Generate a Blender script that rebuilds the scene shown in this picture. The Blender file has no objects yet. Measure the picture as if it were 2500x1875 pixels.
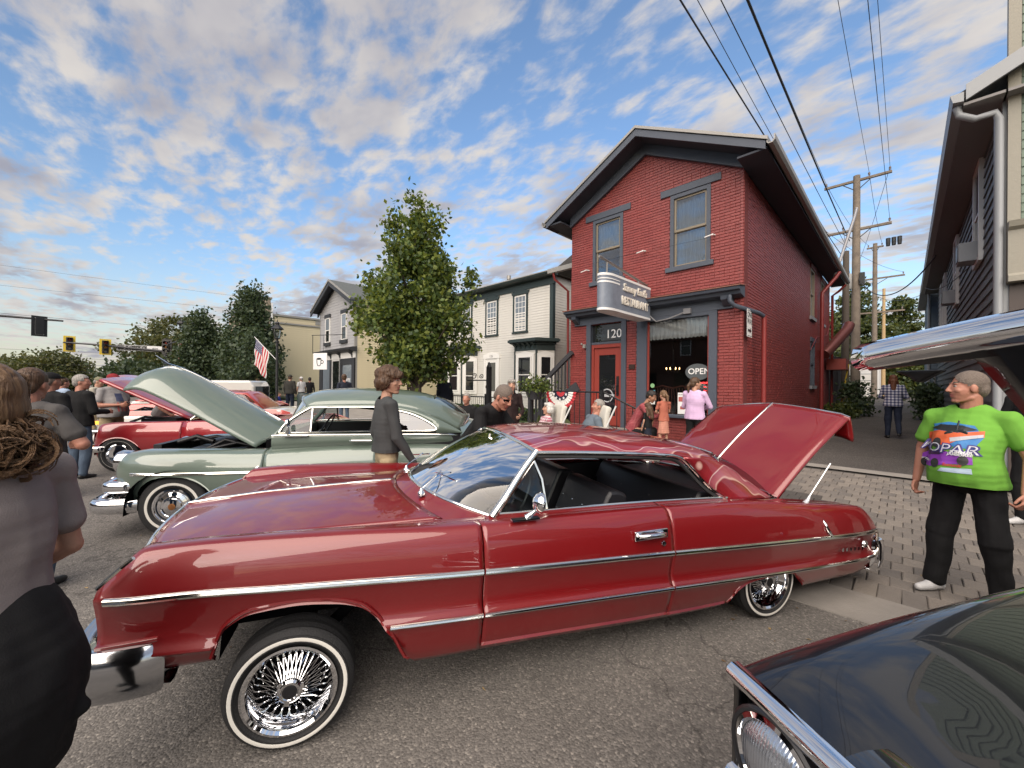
import bpy, bmesh, math, random
import numpy as np
from mathutils import Vector, Matrix, noise as mnoise
R = math.radians
random.seed(7); rng = np.random.default_rng(7)
SC = bpy.context.scene
COL = SC.collection
# ------------------------------------------------------------------ camera
CAM_H = 1.66
cam = bpy.data.cameras.new('camera'); camo = bpy.data.objects.new('camera', cam); COL.objects.link(camo)
cam.sensor_width = 36; cam.lens = 36 * 960 / 2500; cam.clip_start = 0.02; cam.clip_end = 6000
camo.matrix_world = Matrix.Translation((0, 0, CAM_H)) @ Matrix.Rotation(R(45), 4, 'Z') @ Matrix.Rotation(R(90.15), 4, 'X') @ Matrix.Rotation(R(.57), 4, 'Z')
SC.camera = camo
# ------------------------------------------------------------------ light
SUN_AZ = R(296)      # world angle (from +X) of the direction towards the sun: behind the camera, across the street
SUN_EL = R(47)
w = bpy.data.worlds.new('World'); SC.world = w; w.use_nodes = True
N = w.node_tree.nodes; L = w.node_tree.links; N.clear()
def wn(t, **k):
    n = N.new(t)
    for a, b in k.items(): setattr(n, a, b)
    return n
def wmath(op, a, b=None, clamp=False):
    n = wn('ShaderNodeMath', operation=op, use_clamp=clamp)
    for i, x in enumerate((a, b)):
        if x is None: continue
        if isinstance(x, (int, float)): n.inputs[i].default_value = x
        else: L.new(x, n.inputs[i])
    return n.outputs[0]
sky = wn('ShaderNodeTexSky', sky_type='NISHITA', sun_disc=False, sun_elevation=R(14), sun_rotation=math.pi / 2 - SUN_AZ, air_density=1.0, dust_density=1.2, ozone_density=2.0)
tc = wn('ShaderNodeTexCoord')
sep = wn('ShaderNodeSeparateXYZ'); L.new(tc.outputs['Generated'], sep.inputs[0])
zc = wmath('MAXIMUM', sep.outputs[2], 0.0)
den = wmath('ADD', zc, 0.10)
comb = wn('ShaderNodeCombineXYZ')
L.new(wmath('DIVIDE', sep.outputs[0], den), comb.inputs[0]); L.new(wmath('DIVIDE', sep.outputs[1], den), comb.inputs[1])
mp = wn('ShaderNodeMapping'); L.new(comb.outputs[0], mp.inputs[0])
mp.inputs['Rotation'].default_value = (0, 0, R(-63)); mp.inputs['Scale'].default_value = (1.0, 1.75, 1); mp.inputs['Location'].default_value = (4.3, 1.9, 0)
def wnoise(scale, detail, rough, dist=0, src=mp.outputs[0]):
    n = wn('ShaderNodeTexNoise'); L.new(src, n.inputs['Vector'])
    n.inputs['Scale'].default_value = scale; n.inputs['Detail'].default_value = detail
    n.inputs['Roughness'].default_value = rough; n.inputs['Distortion'].default_value = dist
    return n.outputs['Fac']
big = wnoise(.75, 3, .5, .3)
fine = wnoise(5.4, 7, .56, .2)
puff = wnoise(12, 4, .5, 0)
mask = wmath('ADD', wmath('ADD', wmath('MULTIPLY', big, .74), wmath('MULTIPLY', fine, .93)), wmath('MULTIPLY', puff, .30))
ramp = wn('ShaderNodeMapRange', interpolation_type='SMOOTHSTEP'); L.new(mask, ramp.inputs[0])
ramp.inputs[1].default_value = .83; ramp.inputs[2].default_value = 1.13
# cloud tint: thick parts are a little greyer, thin rims white; all lit the same everywhere
thick = wn('ShaderNodeMapRange', interpolation_type='SMOOTHSTEP'); L.new(wmath('ADD', wmath('MULTIPLY', big, .8), wmath('MULTIPLY', wnoise(2.6, 4, .5, .2), .5)), thick.inputs[0])
thick.inputs[1].default_value = .55; thick.inputs[2].default_value = .86
cc = wn('ShaderNodeMix', data_type='RGBA'); L.new(thick.outputs[0], cc.inputs[0])
cc.inputs[6].default_value = (1.0, .93, .86, 1); cc.inputs[7].default_value = (.47, .47, .56, 1)
cgain = wn('ShaderNodeMix', data_type='RGBA', blend_type='MULTIPLY'); cgain.inputs[0].default_value = 1
L.new(cc.outputs[2], cgain.inputs[6]); cgain.inputs[7].default_value = (3.5, 3.5, 3.5, 1)
# clear sky: the Nishita sky, with a hazier pale band near the horizon
gain = wn('ShaderNodeMix', data_type='RGBA', blend_type='MULTIPLY'); gain.inputs[0].default_value = 1
L.new(sky.outputs[0], gain.inputs[6]); gain.inputs[7].default_value = (1.08, 1.12, 1.2, 1)
hz = wn('ShaderNodeMapRange', interpolation_type='SMOOTHSTEP'); L.new(sep.outputs[2], hz.inputs[0])
hz.inputs[1].default_value = -.02; hz.inputs[2].default_value = .30; hz.inputs[3].default_value = .62; hz.inputs[4].default_value = 0
hmix = wn('ShaderNodeMix', data_type='RGBA'); L.new(hz.outputs[0], hmix.inputs[0]); L.new(gain.outputs[2], hmix.inputs[6]); hmix.inputs[7].default_value = (3.2, 2.95, 2.4, 1)
cm = wn('ShaderNodeMix', data_type='RGBA'); L.new(wmath('MULTIPLY', ramp.outputs[0], .93), cm.inputs[0])
L.new(hmix.outputs[2], cm.inputs[6]); L.new(cgain.outputs[2], cm.inputs[7])
bg = wn('ShaderNodeBackground'); L.new(cm.outputs[2], bg.inputs[0]); bg.inputs[1].default_value = .055
wo = wn('ShaderNodeOutputWorld'); L.new(bg.outputs[0], wo.inputs[0])
sl = bpy.data.lights.new('sun', 'SUN'); sl.energy = 1.45; sl.angle = R(75); sl.color = (1, .87, .74)
so = bpy.data.objects.new('sun', sl); COL.objects.link(so)
sd = Vector((math.cos(SUN_AZ) * math.cos(SUN_EL), math.sin(SUN_AZ) * math.cos(SUN_EL), math.sin(SUN_EL)))
so.rotation_euler = (-sd).to_track_quat('-Z', 'Y').to_euler()
SC.view_settings.view_transform = 'Standard'; SC.view_settings.look = 'None'; SC.view_settings.gamma = 1
SC.view_settings.exposure = 2.0
SC.render.engine = 'CYCLES'
SC.cycles.max_bounces = 7; SC.cycles.transparent_max_bounces = 24; SC.cycles.caustics_reflective = False; SC.cycles.caustics_refractive = False

# ------------------------------------------------------------------ materials
MATS = {}
def mat(name, col, rough=.6, metal=0, spec=.5, coat=0, bump=None, var=None, coatr=.03, sheen=0, emis=None, trans=0, wet=None):
    """bump=(scale,strength[,detail]) ; var=(scale, amount, other colour)"""
    if name in MATS: return MATS[name]
    m = bpy.data.materials.new(name); m.use_nodes = True; MATS[name] = m
    nt = m.node_tree; b = nt.nodes['Principled BSDF']
    b.inputs['Base Color'].default_value = (*col, 1); b.inputs['Roughness'].default_value = rough
    b.inputs['Metallic'].default_value = metal; b.inputs['Specular IOR Level'].default_value = spec
    b.inputs['Coat Weight'].default_value = coat; b.inputs['Coat Roughness'].default_value = coatr
    if sheen: b.inputs['Sheen Weight'].default_value = sheen
    if emis: b.inputs['Emission Color'].default_value = (*emis[0], 1); b.inputs['Emission Strength'].default_value = emis[1]
    if trans: b.inputs['Transmission Weight'].default_value = trans
    if bump or var:
        t = nt.nodes.new('ShaderNodeTexCoord')
    if var:
        n = nt.nodes.new('ShaderNodeTexNoise'); n.inputs['Scale'].default_value = var[0]; n.inputs['Detail'].default_value = 5; n.inputs['Roughness'].default_value = .62
        nt.links.new(t.outputs['Object'], n.inputs['Vector'])
        r = nt.nodes.new('ShaderNodeMapRange'); r.inputs[1].default_value = .35; r.inputs[2].default_value = .7; r.inputs[4].default_value = var[1]
        nt.links.new(n.outputs[0], r.inputs[0])
        x = nt.nodes.new('ShaderNodeMix'); x.data_type = 'RGBA'; nt.links.new(r.outputs[0], x.inputs[0])
        x.inputs[6].default_value = (*col, 1); x.inputs[7].default_value = (*var[2], 1)
        nt.links.new(x.outputs[2], b.inputs['Base Color'])
    if bump:
        n = nt.nodes.new('ShaderNodeTexNoise'); n.inputs['Scale'].default_value = bump[0]; n.inputs['Detail'].default_value = bump[2] if len(bump) > 2 else 4
        nt.links.new(t.outputs['Object'], n.inputs['Vector'])
        bp = nt.nodes.new('ShaderNodeBump'); bp.inputs['Strength'].default_value = bump[1]; bp.inputs['Distance'].default_value = .02
        nt.links.new(n.outputs[0], bp.inputs['Height']); nt.links.new(bp.outputs[0], b.inputs['Normal'])
    return m
def glass(name, tint=(.8, .85, .86), refl=1.0, base=.05):
    if name in MATS: return MATS[name]
    m = bpy.data.materials.new(name); m.use_nodes = True; MATS[name] = m
    nt = m.node_tree; nt.nodes.clear()
    o = nt.nodes.new('ShaderNodeOutputMaterial'); mx = nt.nodes.new('ShaderNodeMixShader')
    t = nt.nodes.new('ShaderNodeBsdfTransparent'); t.inputs[0].default_value = (*tint, 1)
    g = nt.nodes.new('ShaderNodeBsdfGlossy'); g.inputs['Roughness'].default_value = .01; g.inputs[0].default_value = (1, 1, 1, 1)
    f = nt.nodes.new('ShaderNodeFresnel'); f.inputs[0].default_value = 1.5
    a = nt.nodes.new('ShaderNodeMath'); a.operation = 'MULTIPLY_ADD'; a.use_clamp = True
    a.inputs[1].default_value = refl; a.inputs[2].default_value = base
    nt.links.new(f.outputs[0], a.inputs[0]); nt.links.new(a.outputs[0], mx.inputs[0])
    nt.links.new(t.outputs[0], mx.inputs[1]); nt.links.new(g.outputs[0], mx.inputs[2]); nt.links.new(mx.outputs[0], o.inputs[0])
    return m
def paint(name, col, flake=.0, rough=.32, ior=1.7):
    m = mat(name, col, rough, flake, .5, 1.0, coatr=.012); m.node_tree.nodes['Principled BSDF'].inputs['Coat IOR'].default_value = ior; return m
def nodes_of(m): return m.node_tree.nodes, m.node_tree.links, m.node_tree.nodes['Principled BSDF']

M_chrome = mat('chrome', (.82, .83, .85), .04, 1)
M_black = mat('black_paint', (.012, .012, .014), .35)
M_iron = mat('black_iron', (.015, .016, .018), .45, .2)
M_dark = mat('dark_void', (.004, .004, .005), .9, spec=.1)
M_rubber = mat('tyre_rubber', (.018, .018, .019), .72, bump=(120, .25))
M_whitewall = mat('whitewall', (.74, .72, .66), .5)
M_white = mat('white_paint', (.70, .69, .66), .45, bump=(60, .08))
M_glassdark = mat('dark_window_glass', (.012, .014, .016), .03, 0, .8)
M_glassblue = mat('pale_curtained_glass', (.16, .19, .22), .05, 0, .8)
M_clear = glass('clear_glass')
M_vinyl = mat('black_vinyl', (.012, .012, .015), .42, spec=.4)
# ------------------------------------------------------------------ mesh helpers
def finish(me, mats, smooth=None):
    for m in (mats if isinstance(mats, (list, tuple)) else [mats]): me.materials.append(m)
    if smooth is not None:
        me.polygons.foreach_set('use_smooth', [True] * len(me.polygons))
        me.set_sharp_from_angle(angle=R(smooth))
    return me
def link(name, me, parent=None, loc=None, rz=None):
    o = bpy.data.objects.new(name, me); COL.objects.link(o)
    if parent is not None: o.parent = parent
    if loc is not None: o.location = loc
    if rz is not None: o.rotation_euler[2] = rz
    return o
def tag(o, label=None, cat=None, group=None, kind=None):
    if label: o['label'] = label
    if cat: o['category'] = cat
    if group: o['group'] = group
    if kind: o['kind'] = kind
    return o
def thing(name, label, cat, loc=(0, 0, 0), rz=0, group=None):
    o = link(name, None, loc=loc, rz=rz); o.empty_display_size = .1
    return tag(o, label, cat, group)
class MB:
    def __init__(s): s.v = []; s.f = []; s.m = []
    def add(s, vs, fs, mi=0, M=None):
        k = len(s.v)
        s.v += [tuple(M @ Vector(p)) for p in vs] if M is not None else [tuple(p) for p in vs]
        s.f += [tuple(i + k for i in f) for f in fs]; s.m += [mi] * len(fs); return s
    def box(s, x0, x1, y0, y1, z0, z1, mi=0, M=None):
        return s.add([(x0, y0, z0), (x1, y0, z0), (x1, y1, z0), (x0, y1, z0), (x0, y0, z1), (x1, y0, z1), (x1, y1, z1), (x0, y1, z1)],
                     [(3, 2, 1, 0), (4, 5, 6, 7), (0, 1, 5, 4), (1, 2, 6, 5), (2, 3, 7, 6), (3, 0, 4, 7)], mi, M)
    def bar(s, a, b, wx, wy, mi=0, up=(0, 0, 1)):
        a, b = Vector(a), Vector(b); d = (b - a).normalized(); u = Vector(up)
        if abs(d.dot(u)) > .98: u = Vector((1, 0, 0))
        x = d.cross(u).normalized() * wx / 2; y = x.cross(d).normalized() * wy / 2
        vs = [a - x - y, a + x - y, a + x + y, a - x + y, b - x - y, b + x - y, b + x + y, b - x + y]
        return s.add(vs, [(3, 2, 1, 0), (4, 5, 6, 7), (0, 1, 5, 4), (1, 2, 6, 5), (2, 3, 7, 6), (3, 0, 4, 7)], mi)
    def tube(s, pts, r, n=8, mi=0, caps=True):
        pts = [Vector(p) for p in pts]; rs = r if isinstance(r, (list, tuple)) else [r] * len(pts)
        vs = []; fs = []; pu = None
        for i, p in enumerate(pts):
            d = (pts[min(i + 1, len(pts) - 1)] - pts[max(i - 1, 0)]).normalized()
            if pu is None:
                pu = d.orthogonal().normalized()
            else:
                pu = (pu - d * pu.dot(d));  pu = pu.normalized() if pu.length > 1e-6 else d.orthogonal().normalized()
            w_ = d.cross(pu)
            for k in range(n):
                a = 2 * math.pi * k / n; vs.append(p + (pu * math.cos(a) + w_ * math.sin(a)) * rs[i])
        for i in range(len(pts) - 1):
            for k in range(n):
                fs.append((i * n + k, i * n + (k + 1) % n, (i + 1) * n + (k + 1) % n, (i + 1) * n + k))
        if caps: fs += [tuple(range(n - 1, -1, -1)), tuple(range((len(pts) - 1) * n, len(pts) * n))]
        return s.add(vs, fs, mi)
    def lathe(s, prof, n=32, M=None, mi=0, a0=0, a1=2 * math.pi):
        """profile of (r, h) turned about local Z"""
        full = abs(a1 - a0 - 2 * math.pi) < 1e-6; m = n if full else n + 1; vs = []; fs = []
        for (r, h) in prof:
            for k in range(m):
                a = a0 + (a1 - a0) * k / n; vs.append((r * math.cos(a), r * math.sin(a), h))
        for i in range(len(prof) - 1):
            for k in range(n):
                fs.append((i * m + k, i * m + (k + 1) % m, (i + 1) * m + (k + 1) % m, (i + 1) * m + k))
        return s.add(vs, fs, mi, M)
    def ball(s, c, r, n=12, m=8, mi=0, M=None):
        r = r if isinstance(r, (list, tuple)) else (r, r, r); vs = [(c[0], c[1], c[2] - r[2])]; fs = []
        for i in range(1, m):
            t = math.pi * i / m - math.pi / 2
            for k in range(n):
                a = 2 * math.pi * k / n
                vs.append((c[0] + r[0] * math.cos(t) * math.cos(a), c[1] + r[1] * math.cos(t) * math.sin(a), c[2] + r[2] * math.sin(t)))
        vs.append((c[0], c[1], c[2] + r[2])); e = len(vs) - 1
        for k in range(n): fs.append((0, 1 + (k + 1) % n, 1 + k)); fs.append((e, 1 + (m - 2) * n + k, 1 + (m - 2) * n + (k + 1) % n))
        for i in range(m - 2):
            for k in range(n): fs.append((1 + i * n + k, 1 + i * n + (k + 1) % n, 1 + (i + 1) * n + (k + 1) % n, 1 + (i + 1) * n + k))
        return s.add(vs, fs, mi, M)
    def prism(s, poly, d0, d1, axis='y', mi=0, M=None):
        """poly of 2D points extruded along axis: y -> (x,z), x -> (y,z), z -> (x,y)"""
        P = {'y': lambda a, b, d: (a, d, b), 'x': lambda a, b, d: (d, a, b), 'z': lambda a, b, d: (a, b, d)}[axis]; n = len(poly)
        vs = [P(a, b, d0) for a, b in poly] + [P(a, b, d1) for a, b in poly]
        fs = [tuple(range(n)), tuple(range(2 * n - 1, n - 1, -1))] + [(i, i + n, (i + 1) % n + n, (i + 1) % n) for i in range(n)]
        return s.add(vs, fs, mi, M)
    def grid(s, P, mi=0, flip=False):
        """P[i][j] points"""
        a, b = len(P), len(P[0]); fs = []
        for i in range(a - 1):
            for j in range(b - 1):
                q = (i * b + j, i * b + j + 1, (i + 1) * b + j + 1, (i + 1) * b + j); fs.append(q[::-1] if flip else q)
        return s.add([p for row in P for p in row], fs, mi)
    def mesh(s, mats, smooth=None, recalc=False, weld=False):
        me = bpy.data.meshes.new('m'); me.from_pydata(s.v, [], s.f); me.polygons.foreach_set('material_index', s.m)
        if recalc or weld:
            bm = bmesh.new(); bm.from_mesh(me)
            if weld: bmesh.ops.remove_doubles(bm, verts=bm.verts, dist=1e-5)
            if recalc: bmesh.ops.recalc_face_normals(bm, faces=bm.faces)
            bm.to_mesh(me); bm.free()
        return finish(me, mats, smooth)
    def build(s, name, mats, parent=None, smooth=None, loc=None, rz=None, recalc=False, weld=False, bevel=0, solid=0):
        o = link(name, s.mesh(mats, smooth, recalc, weld), parent, loc, rz)
        if solid:
            q = o.modifiers.new('s', 'SOLIDIFY'); q.thickness = solid; q.offset = 0
        if bevel:
            q = o.modifiers.new('b', 'BEVEL'); q.width = bevel; q.segments = 2; q.limit_method = 'ANGLE'; q.angle_limit = R(40)
        return o
def text_part(name, body, size, mt, parent, M, extrude=.003, align='CENTER', bold=0, sx=1, shear=0, space=1):
    c = bpy.data.curves.new(name, 'FONT'); c.body = body; c.size = size; c.extrude = extrude; c.align_x = align; c.align_y = 'CENTER'; c.offset = bold; c.shear = shear; c.space_character = space
    c.materials.append(mt); c.resolution_u = 3
    t = bpy.data.objects.new('t', c); COL.objects.link(t)
    me = bpy.data.meshes.new_from_object(t); bpy.data.objects.remove(t)
    if not len(me.materials): me.materials.append(mt)
    o = link(name, me, parent); o.matrix_local = M @ Matrix.Diagonal((sx, 1, 1, 1)); return o
def interp(tab):
    """smooth monotone cubic through (s, value) pairs"""
    x = np.array([p[0] for p in tab], float); y = np.array([p[1] for p in tab], float)
    h = np.diff(x); d = np.diff(y) / h; m = np.zeros_like(x)
    m[0] = d[0]; m[-1] = d[-1]
    for i in range(1, len(x) - 1):
        m[i] = 0 if d[i - 1] * d[i] <= 0 else 2 * d[i - 1] * d[i] / (d[i - 1] + d[i])
    def f(s):
        if s <= x[0]: return float(y[0])
        if s >= x[-1]: return float(y[-1])
        i = int(np.searchsorted(x, s) - 1); i = min(max(i, 0), len(h) - 1); t = (s - x[i]) / h[i]
        return float((2 * t**3 - 3 * t**2 + 1) * y[i] + (t**3 - 2 * t**2 + t) * h[i] * m[i] + (-2 * t**3 + 3 * t**2) * y[i + 1] + (t**3 - t**2) * h[i] * m[i + 1])
    return f
def lin(a, b, n): return [a + (b - a) * i / n for i in range(n + 1)]
def P2(u, d, v=None):
    """ground position seen in photo column u at forward distance d"""
    lat = (u - 1250) / 960 * d; return (.70711 * (lat - d), .70711 * (lat + d))
def gz(Y):
    """height of the ground going away from the street"""
    if Y < 4.3: return 0.0
    if Y < 9.3: return .05 * (Y - 4.3)
    return .25 + .02 * (Y - 9.3)
def copy_tree(o, parent=None):
    c = o.copy(); COL.objects.link(c); c.parent = parent
    for ch in list(o.children): copy_tree(ch, c)
    return c
# ================================================================== SETTING
# ---- asphalt
def asphalt(name, c0, c1, stone):
    m = mat(name, c0, .88, spec=.3); n, l, b = nodes_of(m)
    t = n.new('ShaderNodeTexCoord')
    v = n.new('ShaderNodeTexVoronoi'); v.inputs['Scale'].default_value = 95; l.new(t.outputs['Object'], v.inputs['Vector'])
    r = n.new('ShaderNodeValToRGB'); l.new(v.outputs['Color'], r.inputs[0])
    r.color_ramp.elements[0].position = .15; r.color_ramp.elements[0].color = (*c0, 1)
    r.color_ramp.elements[1].position = .75; r.color_ramp.elements[1].color = (*c1, 1)
    e = r.color_ramp.elements.new(.95); e.color = (*stone, 1)
    big = n.new('ShaderNodeTexNoise'); big.inputs['Scale'].default_value = .9; big.inputs['Detail'].default_value = 6; l.new(t.outputs['Object'], big.inputs['Vector'])
    mr = n.new('ShaderNodeMapRange'); mr.inputs[1].default_value = .3; mr.inputs[2].default_value = .75; mr.inputs[3].default_value = .72; mr.inputs[4].default_value = 1.15; l.new(big.outputs[0], mr.inputs[0])
    x = n.new('ShaderNodeMix'); x.data_type = 'RGBA'; x.blend_type = 'MULTIPLY'; x.inputs[0].default_value = 1; l.new(r.outputs[0], x.inputs[6]); l.new(mr.outputs[0], x.inputs[7])
    # fine cracks
    ck = n.new('ShaderNodeTexVoronoi'); ck.feature = 'DISTANCE_TO_EDGE'; ck.inputs['Scale'].default_value = .55
    wv = n.new('ShaderNodeTexNoise'); wv.inputs['Scale'].default_value = 3.5; wv.inputs['Detail'].default_value = 5; l.new(t.outputs['Object'], wv.inputs['Vector'])
    ad = n.new('ShaderNodeVectorMath'); ad.operation = 'MULTIPLY_ADD'; ad.inputs[1].default_value = (.5, .5, .5); l.new(wv.outputs['Color'], ad.inputs[0]); l.new(t.outputs['Object'], ad.inputs[2]); l.new(ad.outputs[0], ck.inputs['Vector'])
    cr = n.new('ShaderNodeMapRange'); cr.inputs[1].default_value = 0; cr.inputs[2].default_value = .007; cr.inputs[3].default_value = .55; cr.inputs[4].default_value = 1; l.new(ck.outputs['Distance'], cr.inputs[0])
    y = n.new('ShaderNodeMix'); y.data_type = 'RGBA'; y.blend_type = 'MULTIPLY'; y.inputs[0].default_value = 1; l.new(x.outputs[2], y.inputs[6]); l.new(cr.outputs[0], y.inputs[7])
    st_ = n.new('ShaderNodeTexNoise'); st_.inputs['Scale'].default_value = 1.7; st_.inputs['Detail'].default_value = 7; st_.inputs['Roughness'].default_value = .65; l.new(t.outputs['Object'], st_.inputs['Vector'])
    sr_n = n.new('ShaderNodeMapRange'); sr_n.inputs[1].default_value = .60; sr_n.inputs[2].default_value = .72; sr_n.inputs[3].default_value = 1; sr_n.inputs[4].default_value = .62; l.new(st_.outputs[0], sr_n.inputs[0])
    y2 = n.new('ShaderNodeMix'); y2.data_type = 'RGBA'; y2.blend_type = 'MULTIPLY'; y2.inputs[0].default_value = 1; l.new(y.outputs[2], y2.inputs[6]); l.new(sr_n.outputs[0], y2.inputs[7])
    l.new(y2.outputs[2], b.inputs['Base Color'])
    bp = n.new('ShaderNodeBump'); bp.inputs['Strength'].default_value = .6; bp.inputs['Distance'].default_value = .006; bp.invert = True
    l.new(v.outputs['Distance'], bp.inputs['Height']); l.new(bp.outputs[0], b.inputs['Normal'])
    return m
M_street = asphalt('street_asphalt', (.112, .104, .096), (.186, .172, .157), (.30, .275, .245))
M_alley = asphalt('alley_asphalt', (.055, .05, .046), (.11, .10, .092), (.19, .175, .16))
M_conc = mat('concrete', (.27, .25, .225), .85, bump=(90, .35, 8), var=(2.2, .7, (.17, .155, .14)))
M_soil = mat('bedding_sand', (.055, .048, .042), .95, bump=(60, .4))
PAV = [mat('paver_%d' % i, c, .85, bump=(70, .5, 6), var=(7, .6, tuple(x * .72 for x in c))) for i, c in enumerate([(.205, .180, .156), (.18, .160, .141), (.225, .198, .17), (.158, .142, .127)])]
PAVD = mat('paver_stained', (.075, .068, .062), .8, bump=(70, .5, 6))
M_lawn = mat('lawn', (.045, .075, .022), .95, bump=(40, .6), var=(3, .6, (.07, .10, .03)))
def sheet(name, x0, x1, ys, zf, m, z=0, nx=1):
    b = MB(); b.grid([[(x, y, zf(y) + z) for x in lin(x0, x1, nx)] for y in ys], flip=True)
    return tag(b.build(name, m), kind='structure')
sheet('street', -600, 600, [-600, -30, 0, 3.74], lambda y: 0, M_street)
sheet('ground', -600, 600, [3.74, 4.3, 9.3, 30, 60, 600], lambda y: gz(min(y, 45)), M_soil, z=-.05)
# gutter strip, in slabs
gs = tag(MB().box(-90, 60, 3.745, 4.262, -.06, -.012).build('gutter', M_conc), kind='structure')
k = 0; x = -45.0
slab = MB().box(0, 2.39, 3.742, 4.265, -.02, .006).mesh(M_conc)
while x < 9: link('concrete_slab', slab, gs, (x, 0, 0)); x += 2.4
# pavers of the alley mouth
pv = tag(MB().box(-2.95, 7, 4.268, 8.93, -.1, -.04).build('paved_apron', M_soil), kind='structure')
for vtx in pv.data.vertices:
    if vtx.co.z > -.07: vtx.co.z = gz(vtx.co.y) - .02
    else: vtx.co.z = gz(vtx.co.y) - .12
pav = []
def rows():
    y = 4.272; r = 0
    yield y, .295, r; y += .30; r = 1
    while y < 8.72:
        yield y, .186, r; y += .191; r += 1
for y, d, r in rows():
    x = -2.93 + (.0725 if r % 2 else 0)
    while x < 6.85:
        pav.append((x, y, d, random.random())); x += .146
def stain(x, y): return ((x + 1.35) / .62)**2 + ((y - 6.55) / .42)**2 < 1 + .25 * math.sin(7 * x + 5 * y)
def pmesh(d, m):
    a, h = .141, .03; b = MB()
    for (i, z) in ((0, -.03), (0, -.006), (.007, 0)): b.v += [(i, i, z), (a - i, i, z), (a - i, d - i, z), (i, d - i, z)]
    b.f = [(0, 1, 5, 4), (1, 2, 6, 5), (2, 3, 7, 6), (3, 0, 4, 7), (4, 5, 9, 8), (5, 6, 10, 9), (6, 7, 11, 10), (7, 4, 8, 11), (8, 9, 10, 11)]; b.m = [0] * 9
    return b.mesh(m)
pms = {}
pav.sort(key=lambda p: (p[0] - .35)**2 + (p[1] - 4.6)**2 + (0 if -1.2 < p[0] < 1.6 else 60))
rest = MB(); slope = math.atan(.05)
for i, (x, y, d, q) in enumerate(pav):
    mi = 4 if stain(x, y) else min(int(q * 4), 3)
    key = (d, mi)
    if key not in pms: pms[key] = pmesh(d, (PAV + [PAVD])[mi])
    if i < 300:
        o = link('paver', pms[key], pv, (x + random.uniform(-.002, .002), y, gz(y) + random.uniform(-.003, .003)))
        o.rotation_euler = (slope + random.uniform(-.012, .012), random.uniform(-.012, .012), random.uniform(-.02, .02))
    else:
        M = Matrix.Translation((x, y, gz(y) + random.uniform(-.003, .003))) @ Matrix.Rotation(slope + random.uniform(-.012, .012), 4, 'X') @ Matrix.Rotation(random.uniform(-.02, .02), 4, 'Z')
        s = pms[key]; k = len(rest.v); rest.v += [tuple(M @ v.co) for v in s.vertices]; rest.f += [tuple(j + k for j in p.vertices) for p in s.polygons]; rest.m += [mi] * len(s.polygons)
tag(rest.build('pavers', PAV + [PAVD], pv), kind='stuff')
# concrete band, alley, raised sidewalk in front of the shops
b = MB(); b.grid([[(x, y, gz(y) + .004) for x in (-2.95, 7)] for y in (8.93, 9.22)], flip=True); tag(b.build('concrete_band', M_conc), kind='structure')
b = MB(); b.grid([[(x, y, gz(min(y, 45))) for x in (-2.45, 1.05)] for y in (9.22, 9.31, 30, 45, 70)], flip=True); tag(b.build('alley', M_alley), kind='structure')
SW = .10
def sw(y): return gz(y) * .8 + SW
sidewalk = tag(MB().box(-75, -2.95, 4.27, 9.4, -.2, .0).build('sidewalk', M_soil), kind='structure')
for v in sidewalk.data.vertices: v.co.z = (sw(v.co.y) - .03) if v.co.z > -.1 else -.3
kerb = tag(MB().box(-75, -2.95, 4.268, 4.42, -.1, SW + .015).build('kerb', M_conc, bevel=.02), kind='structure')
sl1 = MB(); sl1.v = [(0, 0, 0), (1.48, 0, 0), (1.48, 1.6, .064), (0, 1.6, .064), (0, 0, -.05), (1.48, 0, -.05), (1.48, 1.6, .014), (0, 1.6, .014)]
sl1.f = [(0, 1, 2, 3), (4, 5, 1, 0), (5, 6, 2, 1), (6, 7, 3, 2), (7, 4, 0, 3)]; sl1.m = [0] * 5; slm = sl1.mesh(M_conc)
for i in range(22):
    for j in range(3): link('concrete_slab', slm, sidewalk, (-2.96 - 1.5 * (i + 1), 4.43 + j * 1.63, sw(4.43 + j * 1.63)))
b = MB(); b.grid([[(x, y, .38 + .02 * (y - 9.4)) for x in (-75, -7)] for y in (9.41, 13, 30)], flip=True); tag(b.build('lawn', M_lawn), kind='structure')

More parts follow.
